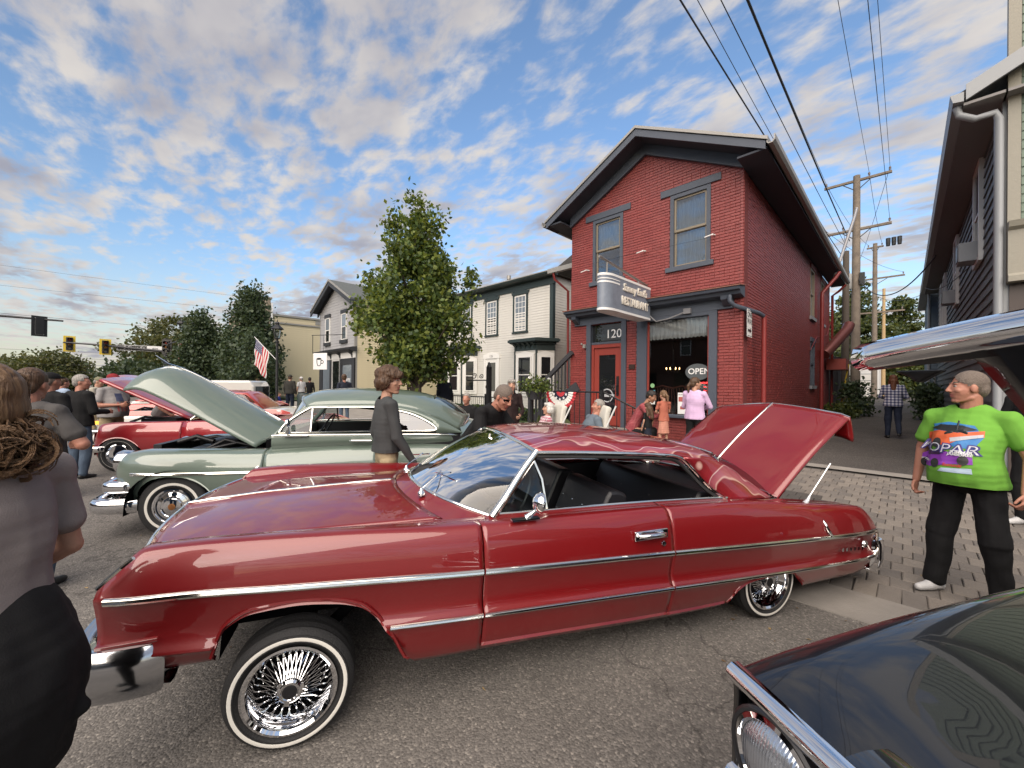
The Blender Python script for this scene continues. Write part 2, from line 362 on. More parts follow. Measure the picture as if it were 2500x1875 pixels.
# ================================================================== BUILDINGS
def pane_tint(name, a): return mat(name, a, .04, 0, .75)
def window(parent, loc, w, h, rot=0, frame=M_white, panes=None, fw=.07, dep=.07, muntin=(1, 1), inset=.03, meet=True, sill=None, head=None, name='window'):
    """sash window in a wall facing local -Y; loc is the middle of its bottom edge"""
    p = panes or [M_glassdark, M_glassdark]
    b = MB(); b.box(-w / 2, -w / 2 + fw, -dep, .02, 0, h); b.box(w / 2 - fw, w / 2, -dep, .02, 0, h); b.box(-w / 2 + fw, w / 2 - fw, -dep, .02, h - fw, h); b.box(-w / 2 + fw, w / 2 - fw, -dep, .02, 0, fw)
    if meet: b.box(-w / 2 + fw, w / 2 - fw, -dep * .7, .02, h / 2 - .022, h / 2 + .022)
    iw = w - 2 * fw
    for half in range(2 if meet else 1):
        z0, z1 = (fw, h / 2 - .022) if half == 0 else (h / 2 + .022, h - fw)
        if not meet: z1 = h - fw
        for i in range(1, muntin[0]): b.box(-iw / 2 + iw * i / muntin[0] - .012, -iw / 2 + iw * i / muntin[0] + .012, -dep * .62, .01, z0, z1)
        for j in range(1, muntin[1]): b.box(-iw / 2, iw / 2, -dep * .6, .012, z0 + (z1 - z0) * j / muntin[1] - .012, z0 + (z1 - z0) * j / muntin[1] + .012)
    o = b.build(name, frame, parent, loc=loc, rz=rot)
    for half in range(2 if meet else 1):
        z0, z1 = ((fw, h / 2 - .022) if half == 0 else (h / 2 + .022, h - fw)) if meet else (fw, h - fw)
        MB().box(-w / 2 + fw, w / 2 - fw, -dep + inset + (.012 if half == 0 else 0), -dep + inset + (.02 if half == 0 else .008), z0, z1).build('pane', p[half], o)
    if sill: MB().box(-w / 2 - sill[0], w / 2 + sill[0], -dep - sill[1], .01, -sill[2], -.002).build('sill', sill[3], o)
    if head:
        hb = MB().box(-w / 2 - head[0], w / 2 + head[0], -dep - head[1], .01, h + .002, h + head[2])
        hb.build('lintel', head[3], o)
    return o
def boards(parent, mt, x0, x1, z0, z1, e=.12, y=0, rot=0, loc=(0, 0, 0), clip=None, name='board', t=.02):
    """lapped boards on a wall facing local -Y"""
    me = None; z = z0; n = 0
    while z < z1 - .02:
        a, c = (x0, x1) if clip is None else clip(z + e * .5)
        if c - a < .05: break
        if clip is not None or me is None:
            b = MB(); b.v = [(a, y - t, 0), (c, y - t, 0), (c, y - .004, e + .012), (a, y - .004, e + .012), (a, y + .01, 0), (c, y + .01, 0), (c, y + .01, e + .012), (a, y + .01, e + .012)]
            b.f = [(0, 1, 2, 3), (4, 5, 1, 0), (1, 5, 6, 2), (4, 0, 3, 7), (3, 2, 6, 7)]; b.m = [0] * 5; me = b.mesh(mt)
        o = link(name, me, parent, Vector(loc) + Vector((0, 0, z))); o.rotation_euler[2] = rot; z += e; n += 1
def wall_cells(b, x0, x1, z0, z1, y0, y1, holes, mi=0):
    xs = sorted({x0, x1, *[q for h in holes for q in h[:2]]}); zs = sorted({z0, z1, *[q for h in holes for q in h[2:]]})
    for i in range(len(xs) - 1):
        for j in range(len(zs) - 1):
            cx, cz = (xs[i] + xs[i + 1]) / 2, (zs[j] + zs[j + 1]) / 2
            if not any(h[0] < cx < h[1] and h[2] < cz < h[3] for h in holes): b.box(xs[i], xs[i + 1], y0, y1, zs[j], zs[j + 1], mi)
    return b
# ---------------- red brick restaurant
M_brick = [mat('painted_brick_%d' % i, c, .46, bump=(45, .35, 5), var=(.8, .75, (c[0] * .80 + .03, c[1] * .9 + .018, c[2] * .9 + .017))) for i, c in enumerate([(.235, .040, .036), (.215, .036, .033), (.25, .045, .040)])]
M_mort = mat('painted_mortar', (.15, .028, .026), .8, bump=(60, .3))
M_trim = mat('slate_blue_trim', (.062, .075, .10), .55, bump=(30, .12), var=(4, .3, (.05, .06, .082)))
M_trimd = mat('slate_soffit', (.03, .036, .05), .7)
M_alum = mat('pale_metal_edge', (.30, .29, .27), .5, .3)
M_shing = mat('dark_shingle', (.045, .043, .043), .9, bump=(25, .6), var=(12, .7, (.075, .072, .07)))
M_reddoor = mat('red_door_paint', (.26, .042, .030), .42, bump=(40, .08))
M_redpipe = mat('red_pipe_paint', (.21, .030, .028), .38)
M_tan = mat('tan_sash', (.21, .175, .125), .5)
M_curt = mat('white_curtain', (.42, .42, .39), .9)
M_upper = glass('upper_window_glass', (.74, .79, .84), 1.0, .08)
M_inter = mat('interior_dark', (.010, .009, .009), .9)
X0, X1, YF, YB = -6.90, -2.42, 9.30, 22.7
rb = thing('red_brick_building', 'two-storey red painted brick restaurant with slate blue gable trim', 'building', (X0, YF, 0))
W_ = X1 - X0; D_ = YB - YF; EZ = 6.42; AX = W_ / 2 + .04; AZ = 7.60
lx = lambda X: X - X0
holesF = [(lx(-4.0), lx(-3.09), 4.50, 6.21), (lx(-6.17), lx(-5.25), 4.54, 6.23), (lx(-6.34), lx(-5.13), .58, 3.36), (lx(-4.82), lx(-2.93), .98, 3.34)]
fw_ = MB(); wall_cells(fw_, 0, W_, 0, EZ, .03, .30, holesF); fw_.prism([(0, EZ), (W_, EZ), (AX, AZ)], .03, .30); fwo = fw_.build('front_wall', M_mort, rb)
holesS = [(8.25, 9.15, 4.25, 6.0), (10.75, 11.6, 4.3, 6.0), (8.35, 9.3, 1.75, 3.35)]
sw_ = MB(); wall_cells(sw_, .31, D_, 0, EZ - .12, -.30, -.03, holesS)
swo = sw_.build('side_wall', M_mort, rb); swo.location = (W_, 0, 0); swo.rotation_euler[2] = R(90)
# rotate 90: local x -> +Y, local y -> -X
for v in swo.data.vertices: v.co.y = -v.co.y
lw = MB().box(0, .28, .31, D_, 0, EZ - .12).box(.28, W_ - .3, D_ - .3, D_, 0, EZ - .12).build('rear_walls', M_brick[1], rb)
CO, BL = .0665, .205
bl = MB(); 
def bmesh_(w, d=.105):
    w += .006; b = MB(); g = .004; h = CO - .009
    b.v = [(0, 0, 0), (w, 0, 0), (w, 0, h), (0, 0, h), (g, -.004, g), (w - g, -.004, g), (w - g, -.004, h - g), (g, -.004, h - g), (0, .05, 0), (w, .05, 0), (w, .05, h), (0, .05, h)]
    b.f = [(4, 5, 6, 7), (0, 1, 5, 4), (1, 2, 6, 5), (2, 3, 7, 6), (3, 0, 4, 7), (8, 9, 1, 0), (9, 10, 2, 1), (10, 11, 3, 2), (11, 8, 0, 3)]; b.m = [0] * 9; return b
bms = [[bmesh_(w).mesh(m) for m in M_brick] for w in (BL - .009, BL / 2 - .009)]
def lay(xa, xb, ztop, holes, roofclip=None):
    out = []; z = .02; r = 0
    while z < ztop - CO:
        hdr = r % 7 == 6; w = BL / 2 if hdr else BL; x = xa + (0 if r % 2 else -BL / 2)
        while x < xb - .02:
            a, c = max(x, xa), min(x + w, xb); segs = [(a, c)]
            for h in holes:
                if h[2] - .03 < z + CO / 2 < h[3] + .01:
                    ns = []
                    for (p, q) in segs:
                        if q <= h[0] or p >= h[1]: ns.append((p, q)); continue
                        if p < h[0]: ns.append((p, h[0]))
                        if q > h[1]: ns.append((h[1], q))
                    segs = ns
            for (p, q) in segs:
                if q - p < .03: continue
                if roofclip and z + CO > roofclip((p + q) / 2): continue
                out.append((p, q, z))
            x += w
        z += CO; r += 1
    return out
def lay_bricks(lst, parent, key, nind=300, base=(0, 0, 0)):
    lst.sort(key=key); rest = MB()
    for i, (p, q, z) in enumerate(lst):
        wdt = q - p - .009; mi = random.choice((0, 0, 1, 1, 2)); pr = random.uniform(-.004, .003)
        if i < nind:
            full = abs(wdt - (BL - .009)) < .02; o = link('brick', bms[0 if wdt > .15 else 1][mi], parent, (p, .02 + pr, z)); o.scale[0] = wdt / ((BL if wdt > .15 else BL / 2) - .009)
            o.rotation_euler = (0, random.uniform(-.008, .008), 0)
        else:
            s = bmesh_(wdt); k = len(rest.v); rest.v += [(v[0] + p, v[1] + .02 + pr, v[2] + z + random.uniform(-.002, .002)) for v in s.v]; rest.f += [tuple(j + k for j in f) for f in s.f]; rest.m += [mi] * 9
    tag(rest.build('bricks', M_brick, parent), kind='stuff')
slopeF = lambda x: EZ + (AZ - EZ) * (1 - abs(x - AX) / (W_ / 2)) - .08
lay_bricks(lay(0, W_, AZ, holesF, slopeF), fwo, lambda t: (t[0] - W_)**2 + (t[2] - 3.2)**2)
lb = lay(0, D_, EZ - .12, holesS); 
lay_bricks(lb, swo, lambda t: t[0])
# side wall faces +X: mesh was mirrored, so mirror the bricks too
def win_red(parent, x, z, w, h, low, rot=0, loc=None):
    o = MB(); o.box(-w / 2, -w / 2 + .085, -.012, .1, 0, h); o.box(w / 2 - .085, w / 2, -.012, .1, 0, h); o.box(-w / 2 + .085, w / 2 - .085, -.012, .1, h - .085, h)
    f = o.build('window', M_trim, parent, loc=loc or (x, .01, z), rz=rot)
    s = MB(); iw = w / 2 - .085
    for (za, zb, yy) in ((0.0, h / 2, .06), (h / 2 - .03, h - .085, .03)):
        s.box(-iw, -iw + .045, yy, yy + .03, za, zb); s.box(iw - .045, iw, yy, yy + .03, za, zb); s.box(-iw + .045, iw - .045, yy, yy + .03, zb - .045, zb); s.box(-iw + .045, iw - .045, yy, yy + .03, za, za + .05)
    s.build('sash', M_tan, f)
    MB().box(-iw + .04, iw - .04, .075, .079, .04, h / 2 - .04).build('pane', M_upper, f); MB().box(-iw + .04, iw - .04, .045, .049, h / 2, h - .12).build('pane', M_upper, f)
    c = MB()
    def fold(xa, xb, za, zb):
        n = 40; c.grid([[(xa + (xb - xa) * i / n, .15 + .016 * math.sin(i * 1.35) + .008 * math.sin(i * .41), zz) for i in range(n + 1)] for zz in (za, zb)])
    fold(-iw, iw, h / 2 if low else .03, h - .05)
    c.build('curtain', M_curt, f, smooth=180)
    MB().box(-iw, iw, .28, .29, 0, h).build('room', M_inter, f)
    MB().box(-w / 2 - .10, w / 2 + .07, -.05, .09, -.115, -.004).build('sill', M_trim, f, bevel=.006)
    MB().box(-w / 2 - .235, w / 2 + .215, -.03, .05, h + .01, h + .175).build('lintel', M_trim, f, bevel=.006)
    return f
win_red(rb, lx(-3.545), 4.50, .91, 1.71, False); win_red(rb, lx(-5.71), 4.54, .92, 1.69, True)
# gable trim and roof
ov = .52; oh = .55
rf = MB()
def roofside(sg):
    e = -ov if sg < 0 else W_ + ov; sl = (AZ + .32 - (EZ + .03)) / (W_ / 2 + ov)
    zt = lambda x: AZ + .32 - abs(x - AX) * sl
    rf.v += []; k = len(rf.v)
    for (dz) in (0, -.05):
        for y in (-oh - .03, D_ + .4): rf.v += [(AX, y, zt(AX) + dz), (e, y, zt(e) + dz)]
    f = [(0, 1, 3, 2), (4, 6, 7, 5), (0, 4, 5, 1), (2, 3, 7, 6), (1, 5, 7, 3)]
    rf.f += [tuple(i + k for i in q) for q in f]; rf.m += [0] * 5
    return zt, e
zt, eL = roofside(-1); _, eR = roofside(1)
roof = rf.build('roof', M_shing, rb, recalc=True)
def rake(name, y0, y1, dz0, dz1, inset, mt, par, x_in=0):
    o = MB()
    for e in (eL + (inset if True else 0), eR - inset):
        a, c = (AX, e); pts = [(AX, zt(AX) + dz0), (e, zt(e) + dz0), (e, zt(e) + dz1), (AX, zt(AX) + dz1)]
        if e < AX: pts = pts[::-1]
        o.prism(pts, y0, y1)
    return o.build(name, mt, par, recalc=True)
rake('drip_edge', -oh - .05, -oh - .02, -.06, .006, -.02, M_alum, roof); rake('barge_board', -oh - .022, -oh + .02, -.24, -.078, .02, M_trim, roof)
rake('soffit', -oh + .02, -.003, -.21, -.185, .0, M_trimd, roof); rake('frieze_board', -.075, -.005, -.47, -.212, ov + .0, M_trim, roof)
# eave soffit, fascia and gutter along both sides
for sg, e, wx in ((-1, eL, 0), (1, eR, W_)):
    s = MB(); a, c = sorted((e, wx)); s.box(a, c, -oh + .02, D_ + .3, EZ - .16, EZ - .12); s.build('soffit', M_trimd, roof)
    g = MB(); xx = [(0, .02), (.0, -.12), (.03, -.15), (.10, -.15), (.14, -.10), (.14, .0), (.12, .0), (.12, -.09), (.09, -.13), (.03, -.13), (.015, -.11), (.015, .02)]
    g.prism([(e + sg * p, zt(e) - .0 + q) for p, q in (xx if sg > 0 else xx[::-1])], -oh - .03, D_ + .35, 'y'); g.build('gutter', M_alum, roof, recalc=True)
# storefront
sf = MB(); sf.box(lx(-6.74), lx(-2.60), -.035, .05, 3.36, 3.70); sf.build('frieze', M_trim, rb)
cor = MB(); cor.prism([(.02, 3.56), (-.26, 3.60), (-.30, 3.66), (-.38, 3.68), (-.40, 3.735), (-.05, 3.80), (.02, 3.80)], lx(-6.88), lx(-2.40), 'x')
co_ = cor.build('cornice', M_trim, rb, recalc=True); 
MB().prism([(-.42, 3.742), (.02, 3.812), (.02, 3.83), (-.42, 3.765)], lx(-6.90), lx(-2.38), 'x').build('cornice_shingles', mat('rust_brown_shingle', (.20, .085, .062), .9, bump=(30, .6)), co_, recalc=True)
for xx in (-6.62, -2.72):
    c = MB(); c.prism([(-.03, 3.40), (-.10, 3.42), (-.26, 3.52), (-.28, 3.60), (-.03, 3.60)], lx(xx) - .07, lx(xx) + .07, 'x'); c.build('bracket', M_trim, co_, recalc=True)
door_sur = MB(); door_sur.box(lx(-6.34), lx(-6.20), -.03, .12, .58, 3.358); door_sur.box(lx(-5.255), lx(-5.12), -.03, .12, .58, 3.358); door_sur.box(lx(-6.20), lx(-5.255), .02, .12, 2.80, 2.86); door_sur.build('door_surround', M_trim, rb)
tr = MB().box(lx(-6.20), lx(-5.255), .10, .105, 2.86, 3.358).build('transom_window', M_glassdark, rb)
text_part('house_number', '120', .33, mat('white_lettering', (.8, .8, .8), .4), rb, Matrix.Translation((lx(-5.55), .096, 3.06)) @ Matrix.Rotation(R(90), 4, 'X'), .002)
dr = MB(); dx0, dx1 = lx(-6.20), lx(-5.255)
dr.box(dx0, dx0 + .07, .03, .13, .58, 2.80); dr.box(dx1 - .07, dx1, .03, .13, .58, 2.80); dr.box(dx0 + .07, dx1 - .07, .03, .13, 2.70, 2.80)
dr.box(dx0 + .07, dx0 + .22, .07, .115, .60, 2.70); dr.box(dx1 - .22, dx1 - .07, .07, .115, .60, 2.70); dr.box(dx0 + .22, dx1 - .22, .07, .115, 2.50, 2.70); dr.box(dx0 + .22, dx1 - .22, .07, .115, .60, .86)
do = dr.build('door', M_reddoor, rb, bevel=.004); MB().box(dx0 + .22, dx1 - .22, .088, .094, .86, 2.50).build('pane', M_glassdark, do)
MB().box(dx1 - .18, dx1 - .11, .055, .07, 1.40, 1.92).tube([(dx1 - .145, .06, 1.48), (dx1 - .145, .0, 1.50), (dx1 - .145, -.005, 1.66), (dx1 - .145, .06, 1.70)], .012).build('handle', M_iron, do)
em = MB(); em.lathe([(.155, 0), (.17, .004), (.185, 0)], 28, Matrix.Translation(((dx0 + dx1) / 2, .086, 1.40)) @ Matrix.Rotation(R(90), 4, 'X')); em.box((dx0 + dx1) / 2 - .22, (dx0 + dx1) / 2 + .22, .081, .086, 1.365, 1.435)
em.build('door_emblem', mat('frosted_grey_lettering', (.42, .43, .45), .5), do)
sp = MB(); sp.box(lx(-4.82), lx(-4.56), -.03, .1, .62, 3.358); sp.box(lx(-3.10), lx(-2.93), -.03, .1, .62, 3.358); sp.box(lx(-4.56), lx(-3.10), -.03, .1, 3.27, 3.358); sp.build('shopfront_frame', M_trim, rb)
MB().box(lx(-4.86), lx(-2.9), -.12, .10, .93, 1.0).build('shopfront_sill', M_trim, rb, bevel=.01)
MB().box(lx(-4.56), lx(-3.10), .06, .066, 1.003, 3.27).build('shop_window', glass('shop_glass', (.88, .9, .92), .8, .02), rb)
for q in (-4.56, -3.14): MB().box(lx(q), lx(q + .04), .03, .07, 1.003, 3.27).build('window_bead', M_reddoor, rb)
cu = MB(); n = 110; cu.grid([[(lx(-4.54) + 1.42 * i / n, .13 + (.02 + .012 * (1 - t)) * math.sin(i * .78) + .008 * math.sin(i * .31), 3.26 - t * (.44 + .012 * math.sin(i * .9))) for i in range(n + 1)] for t in lin(0, 1, 8)])
cu.build('valance_curtain', M_curt, rb, smooth=180)
room = MB(); room.box(.35, W_ - .35, 3.2, 3.22, .6, 3.5).box(.35, W_ - .35, .32, 3.2, .55, .6).box(.35, W_ - .35, .32, 3.2, 3.5, 3.52).box(.33, .35, .32, 3.2, .6, 3.5).box(W_ - .36, W_ - .34, .32, 3.2, .6, 3.5).build('dining_room', M_inter, rb)
# interior: chandelier, chairs seen dimly
M_bulb = mat('warm_bulb', (1, .8, .5), .4, emis=((1, .55, .2), 3))
ch = MB(); cx, cy, cz = lx(-4.28), .9, 2.08
for kk in range(8):
    a = kk * math.pi / 4; ch.tube([(cx, cy, cz + .25), (cx + .12 * math.cos(a), cy + .12 * math.sin(a), cz - .06), (cx + .17 * math.cos(a), cy + .17 * math.sin(a), cz + .02)], .006, 5)
    ch.ball((cx + .17 * math.cos(a), cy + .17 * math.sin(a), cz + .05), (.012, .012, .03), 6, 4, 1)
ch.tube([(cx, cy, cz + .25), (cx, cy, 3.5)], .006, 5); ch.build('chandelier', [M_iron, M_bulb], rb)
M_wood = mat('dark_red_wood', (.10, .028, .016), .45)
for q, (px, py) in enumerate(((-4.35, .55), (-3.95, .75), (-3.6, .6))):
    c = MB(); px = lx(px)
    for i in range(7): c.tube([(px - .18 + .06 * i, py, 1.0), (px - .22 + .073 * i, py - .06, 1.62)], .011, 5)
    c.tube([(px - .24, py - .06, 1.62), (px, py - .1, 1.68), (px + .24, py - .06, 1.62)], .02, 6); c.box(px - .22, px + .22, py, py + .4, .96, 1.0); c.build('dining_chair_back', M_wood, rb)
# OPEN sign and stickers in the window
M_lt = mat('white_vinyl', (.75, .75, .74), .45)
ov_ = MB(); n = 36; ov_.v = [(lx(-3.36) + .27 * math.cos(2 * math.pi * i / n), .046, 2.0 + .19 * math.sin(2 * math.pi * i / n)) for i in range(n)]; ov_.f = [tuple(range(n))]; ov_.m = [0]
ov_.build('open_sign_board', mat('grey_open_board', (.075, .085, .09), .5), rb)
text_part('open_lettering', 'OPEN', .19, M_lt, rb, Matrix.Translation((lx(-3.32), .041, 2.01)) @ Matrix.Rotation(R(90), 4, 'X'), .001, bold=.002)
M_led = mat('red_led', (.5, .02, .02), .4, emis=((1, .03, .03), 2.2))
text_part('hours_lettering', 'BUSINESS HOURS', .052, M_led, rb, Matrix.Translation((lx(-3.31), .05, 1.75)) @ Matrix.Rotation(R(90), 4, 'X'), .001)
for i in range(5): text_part('hours_lettering', '11 - 9', .045, M_led, rb, Matrix.Translation((lx(-3.17), .05, 1.66 - .085 * i)) @ Matrix.Rotation(R(90), 4, 'X'), .001)
for (zz, s_, c) in ((1.68, 'o', (.22, .42, .20)), (1.52, 'b', (.05, .26, .36)), (1.27, 'b2', (.62, .63, .60))):
    b = MB()
    if s_ == 'o': b.v = [(lx(-4.43) + .055 * math.cos(t * .4), .052, zz + .055 * math.sin(t * .4)) for t in range(16)]; b.f = [tuple(range(16))]; b.m = [0]
    else: b.box(lx(-4.5), lx(-4.36), .05, .053, zz - .05, zz + .05)
    b.build('window_sticker', mat('sticker_' + s_, c, .5), rb)
po = MB().box(lx(-3.80), lx(-3.60), .046, .050, 1.02, 1.52).build('window_poster', M_lt, rb); MB().box(lx(-3.78), lx(-3.62), .043, .046, 1.31, 1.42).box(lx(-3.74), lx(-3.64), .043, .046, 1.13, 1.20).build('poster_print', mat('poster_red', (.42, .10, .09), .6), po)
text_part('poster_lettering', 'VOLUNTEERS', .032, M_black, po, Matrix.Translation((lx(-3.70), .043, 1.47)) @ Matrix.Rotation(R(90), 4, 'X'), .001)
MB().box(lx(-5.04), lx(-4.88), -.01, .02, 2.10, 2.22).build('wall_plaque', mat('dark_bronze', (.05, .03, .025), .5, .5), rb)
# pipes
def pipe(name, pts, r, m, par=rb, n=10): return MB().tube(pts, r, n).build(name, m, par, smooth=60)
pipe('downspout', [(lx(-2.60), -.30, 3.58), (lx(-2.60), -.31, 3.46), (lx(-2.52), -.28, 3.36), (lx(-2.25), .45, 3.27), (lx(-2.2), .72, 3.22)], .045, M_trim)
pipe('downspout', [(lx(-2.2), .70, 3.25), (lx(-2.2), .72, 3.10), (lx(-2.2), .72, .1)], .05, M_redpipe)
pipe('downspout', [(lx(-1.84), 10.6, 6.2), (lx(-1.95), 10.4, 5.95), (lx(-2.30), 10.0, 5.35), (lx(-2.30), 10.0, 5.1), (lx(-2.30), 10.0, .3)], .065, M_redpipe)
pipe('downspout', [(lx(-1.86), 13.2, 6.2), (lx(-2.1), 13.2, 5.95), (lx(-2.33), 13.3, 5.8), (lx(-2.33), 13.3, .4)], .05, M_redpipe)
pipe('vent_duct', [(lx(-2.3), 10.6, 3.0), (lx(-2.12), 11.0, 3.3), (lx(-1.75), 12.3, 4.1), (lx(-1.7), 12.6, 4.35)], .20, mat('red_brown_duct', (.20, .07, .06), .35, .6))
pipe('mast_pipe', [(lx(-2.0), 10.6, 6.0), (lx(-1.55), 12.6, 8.9), (lx(-1.5), 12.9, 9.35)], .055, mat('galvanised', (.28, .28, .29), .5, .6))
MB().box(lx(-2.39), lx(-1.75), 12.1, 13.4, 2.45, 2.9).build('rear_awning', M_reddoor, rb)
pipe('guy_guard', [(lx(-2.05), 13.0, .4), (lx(-1.75), 13.1, 2.7)], .03, mat('yellow_plastic', (.65, .45, .03), .5))
pipe('wall_conduit', [(lx(-2.38), 8.0, 3.0), (lx(-2.38), 9.4, 3.6), (lx(-2.38), 12.0, 3.9), (lx(-2.38), 13.2, 4.6)], .014, M_redpipe)
for (yy, z0, w, h, rr) in ((8.7, 4.25, .9, 1.75, 0), (11.17, 4.3, .85, 1.7, 0), (8.83, 1.75, .95, 1.6, 0)):
    f = MB(); f.box(-w / 2, -w / 2 + .08, .0, .12, 0, h).box(w / 2 - .08, w / 2, .0, .12, 0, h).box(-w / 2 + .08, w / 2 - .08, .0, .12, h - .08, h).box(-w / 2 + .08, w / 2 - .08, .03, .1, h / 2 - .03, h / 2 + .03)
    o = f.build('window', M_tan if z0 > 3 else M_trim, rb, loc=(W_ - .0, yy, z0), rz=R(90)); MB().box(-w / 2 + .08, w / 2 - .08, .07, .08, .02, h - .08).build('pane', M_glassblue, o)
    MB().box(-w / 2 - .08, w / 2 + .08, -.06, .08, -.12, -.003).build('sill', mat('grey_stone_sill', (.22, .23, .25), .8), o); MB().box(-w / 2 - .06, w / 2 + .06, -.03, .05, h + .003, h + .15).build('lintel', M_trim if z0 < 3 else M_brick[0], o)
for (xx, zz) in ((-4.62, 5.05), (-3.0, 5.03), (-6.3, 4.9)):
    MB().tube([(lx(xx), .02, zz), (lx(xx) - .02, -.10, zz - .01)], .018, 6).tube([(lx(xx) - .02, -.09, zz - .01), (lx(xx) - .16, -.16, zz - .06)], .012, 6).build('wire_anchor', M_lt, rb)
MB().box(lx(-6.42), lx(-6.34), -.09, -.03, 2.72, 2.82).ball((lx(-6.44), -.11, 2.83), .03).build('door_light', M_alum, rb)
# ---------------- one way sign on the side wall corner
ow = thing('one_way_sign', 'white one way sign with black arrow on brick corner', 'sign', (-2.33, 9.36, 2.72), R(90))
MB().box(-.15, .21, -.006, 0, 0, .58).build('sign_panel', M_lt, ow, bevel=.002)
MB().box(-.13, .19, -.008, -.0065, .02, .03).box(-.13, .19, -.008, -.0065, .55, .56).box(-.13, -.122, -.008, -.0065, .03, .55).box(.182, .19, -.008, -.0065, .03, .55).build('border', M_black, ow)
TX = Matrix.Rotation(R(90), 4, 'X')
text_part('lettering', 'ONE', .16, M_black, ow, Matrix.Translation((.03, -.0085, .46)) @ TX, .001); text_part('lettering', 'WAY', .16, M_black, ow, Matrix.Translation((.03, -.0085, .32)) @ TX, .001)
a = MB(); a.prism([(-.09, .11), (.04, .11), (.04, .07), (.15, .135), (.04, .20), (.04, .16), (-.09, .16)], -.009, -.0068); a.build('arrow', M_black, ow, recalc=True)
# ---------------- hanging blade sign
M_signg = mat('weathered_grey_enamel', (.20, .23, .28), .45, bump=(15, .1), var=(5, .7, (.13, .15, .19)))
bs = thing('blade_sign', 'grey neon blade sign with white restaurant lettering above door', 'sign', (-4.55, 7.15, 3.26))
L_ = 1.95; H_ = .78; T_ = .17
def stad(off, y0=0): return [(T_ + off, L_), (T_ + off, .28)] + [((T_ + off) * math.cos(t), .28 - (.30 + off) * math.sin(t)) for t in lin(0, math.pi, 14)[1:-1]] + [(-T_ - off, .28), (-T_ - off, L_)]
b = MB(); b.prism(stad(0), .02, H_ - .02, 'z'); b.build('sign_box', M_signg, bs, recalc=True, smooth=35)
for z in ((0, .02 + .03), (H_ - .05, H_), (H_ - .20, H_ - .165), (H_ - .125, H_ - .105)):
    pts = stad(.006); 
    if z[0] in (H_ - .20, H_ - .125): pts = [p for p in pts if p[1] < .6] ; pts = [(T_ + .006, .5)] + [p for p in pts if p[1] < .45] + [(-T_ - .006, .5)]
    b = MB(); b.prism(pts, z[0], z[1], 'z'); b.build('rim_band', M_lt, bs, recalc=True)
RM = Matrix.Translation((T_ + .004, 1.18, .46)) @ Matrix.Rotation(R(90), 4, 'Z') @ TX
M_neon = mat('aged_white_tube', (.72, .68, .60), .35)
text_part('lettering', "Sammy Emil's", .235, M_neon, bs, Matrix.Translation((T_ + .006, 1.17, .57)) @ Matrix.Rotation(R(90), 4, 'Z') @ TX, .018, bold=.004, shear=.3, sx=.86)
text_part('lettering', 'RESTAURANT', .25, M_neon, bs, Matrix.Translation((T_ + .006, 1.19, .27)) @ Matrix.Rotation(R(90), 4, 'Z') @ TX, .018, bold=.006, sx=.80)
MB().tube([(0, -.05, H_ + .34), (0, 2.1, H_ + .12)], .028, 8).tube([(0, .25, H_ + .02), (0, .25, H_ + .31)], .02, 6).tube([(0, 1.65, H_ + .02), (0, 1.65, H_ + .17)], .02, 6).build('hanger_pole', mat('grey_pipe', (.22, .21, .20), .5, .6), bs)
MB().tube([(0, .25, H_ + .36), (-1.6, 2.13, H_ + 1.0)], .004, 4).tube([(0, .3, H_ + .35), (1.5, 2.13, H_ + .95)], .004, 4).build('stay_wire', M_iron, bs)
MB().tube([(T_, 1.93, .10), (.3, 1.98, -.04), (.6, 2.0, .0), (1.0, 2.08, .14)], .016, 6).box(.92, 1.08, 2.04, 2.12, .08, .2).build('feed_cable', mat('grey_cable', (.2, .2, .21), .5), bs)
# ---------------- porch, its railing, stair
M_charc = mat('charcoal_wood', (.035, .036, .042), .6, bump=(20, .15))
porch = thing('porch', 'low raised porch with steps before the red door', 'porch', (0, 0, 0))
MB().box(-7.3, -4.95, 7.95, 9.28, .05, .58).build('deck', M_conc, porch, bevel=.02)
for i in range(2): MB().box(-4.948 + i * .34, -4.61 + i * .34, 7.95, 9.26, .05, .43 - .16 * i).build('step', M_conc, porch, bevel=.015)
rail = thing('porch_railing', 'black iron railing along the porch edge and steps', 'railing', (-7.2, 7.98, .58))
for (x, h) in ((0, .95), (2.2, .98)): MB().box(x - .035, x + .035, -.035, .035, 0, h).build('post', M_iron, rail)
MB().box(3.32, 3.41, -.045, .045, -.36, .50).build('post', M_iron, rail)
MB().tube([(0, 0, .93), (2.2, 0, .93)], .02, 6).tube([(0, 0, .1), (2.2, 0, .1)], .014, 6).build('rail', M_iron, rail); MB().tube([(2.2, 0, .95), (3.36, 0, .46)], .02, 6).tube([(2.2, 0, .25), (3.36, 0, -.22)], .012, 6).build('rail', M_iron, rail)
bal = MB().tube([(0, 0, .1), (0, 0, .92)], .009, 6).mesh(M_iron)
for i in range(1, 14): link('baluster', bal, rail, (i * 2.2 / 14, 0, 0))
bal2 = MB().tube([(0, 0, .25), (0, 0, .93)], .009, 6).mesh(M_iron)
for i in range(1, 6): link('baluster', bal2, rail, (2.2 + i * 1.16 / 6, 0, -.485 * i / 6))
stair = thing('side_stair', 'charcoal wooden stair rising beside the red brick wall', 'stair', (-8.35, 9.25, .40))
for i in range(7): MB().box(i * .235, i * .235 + .29, .05, 1.05, .16 * (i + 1) - .04, .16 * (i + 1)).build('tread', M_charc, stair)
for yy in (.0, 1.07): MB().bar((-.1, yy, .05), (1.75, yy, 1.25), .05, .26).build('stringer', M_charc, stair)
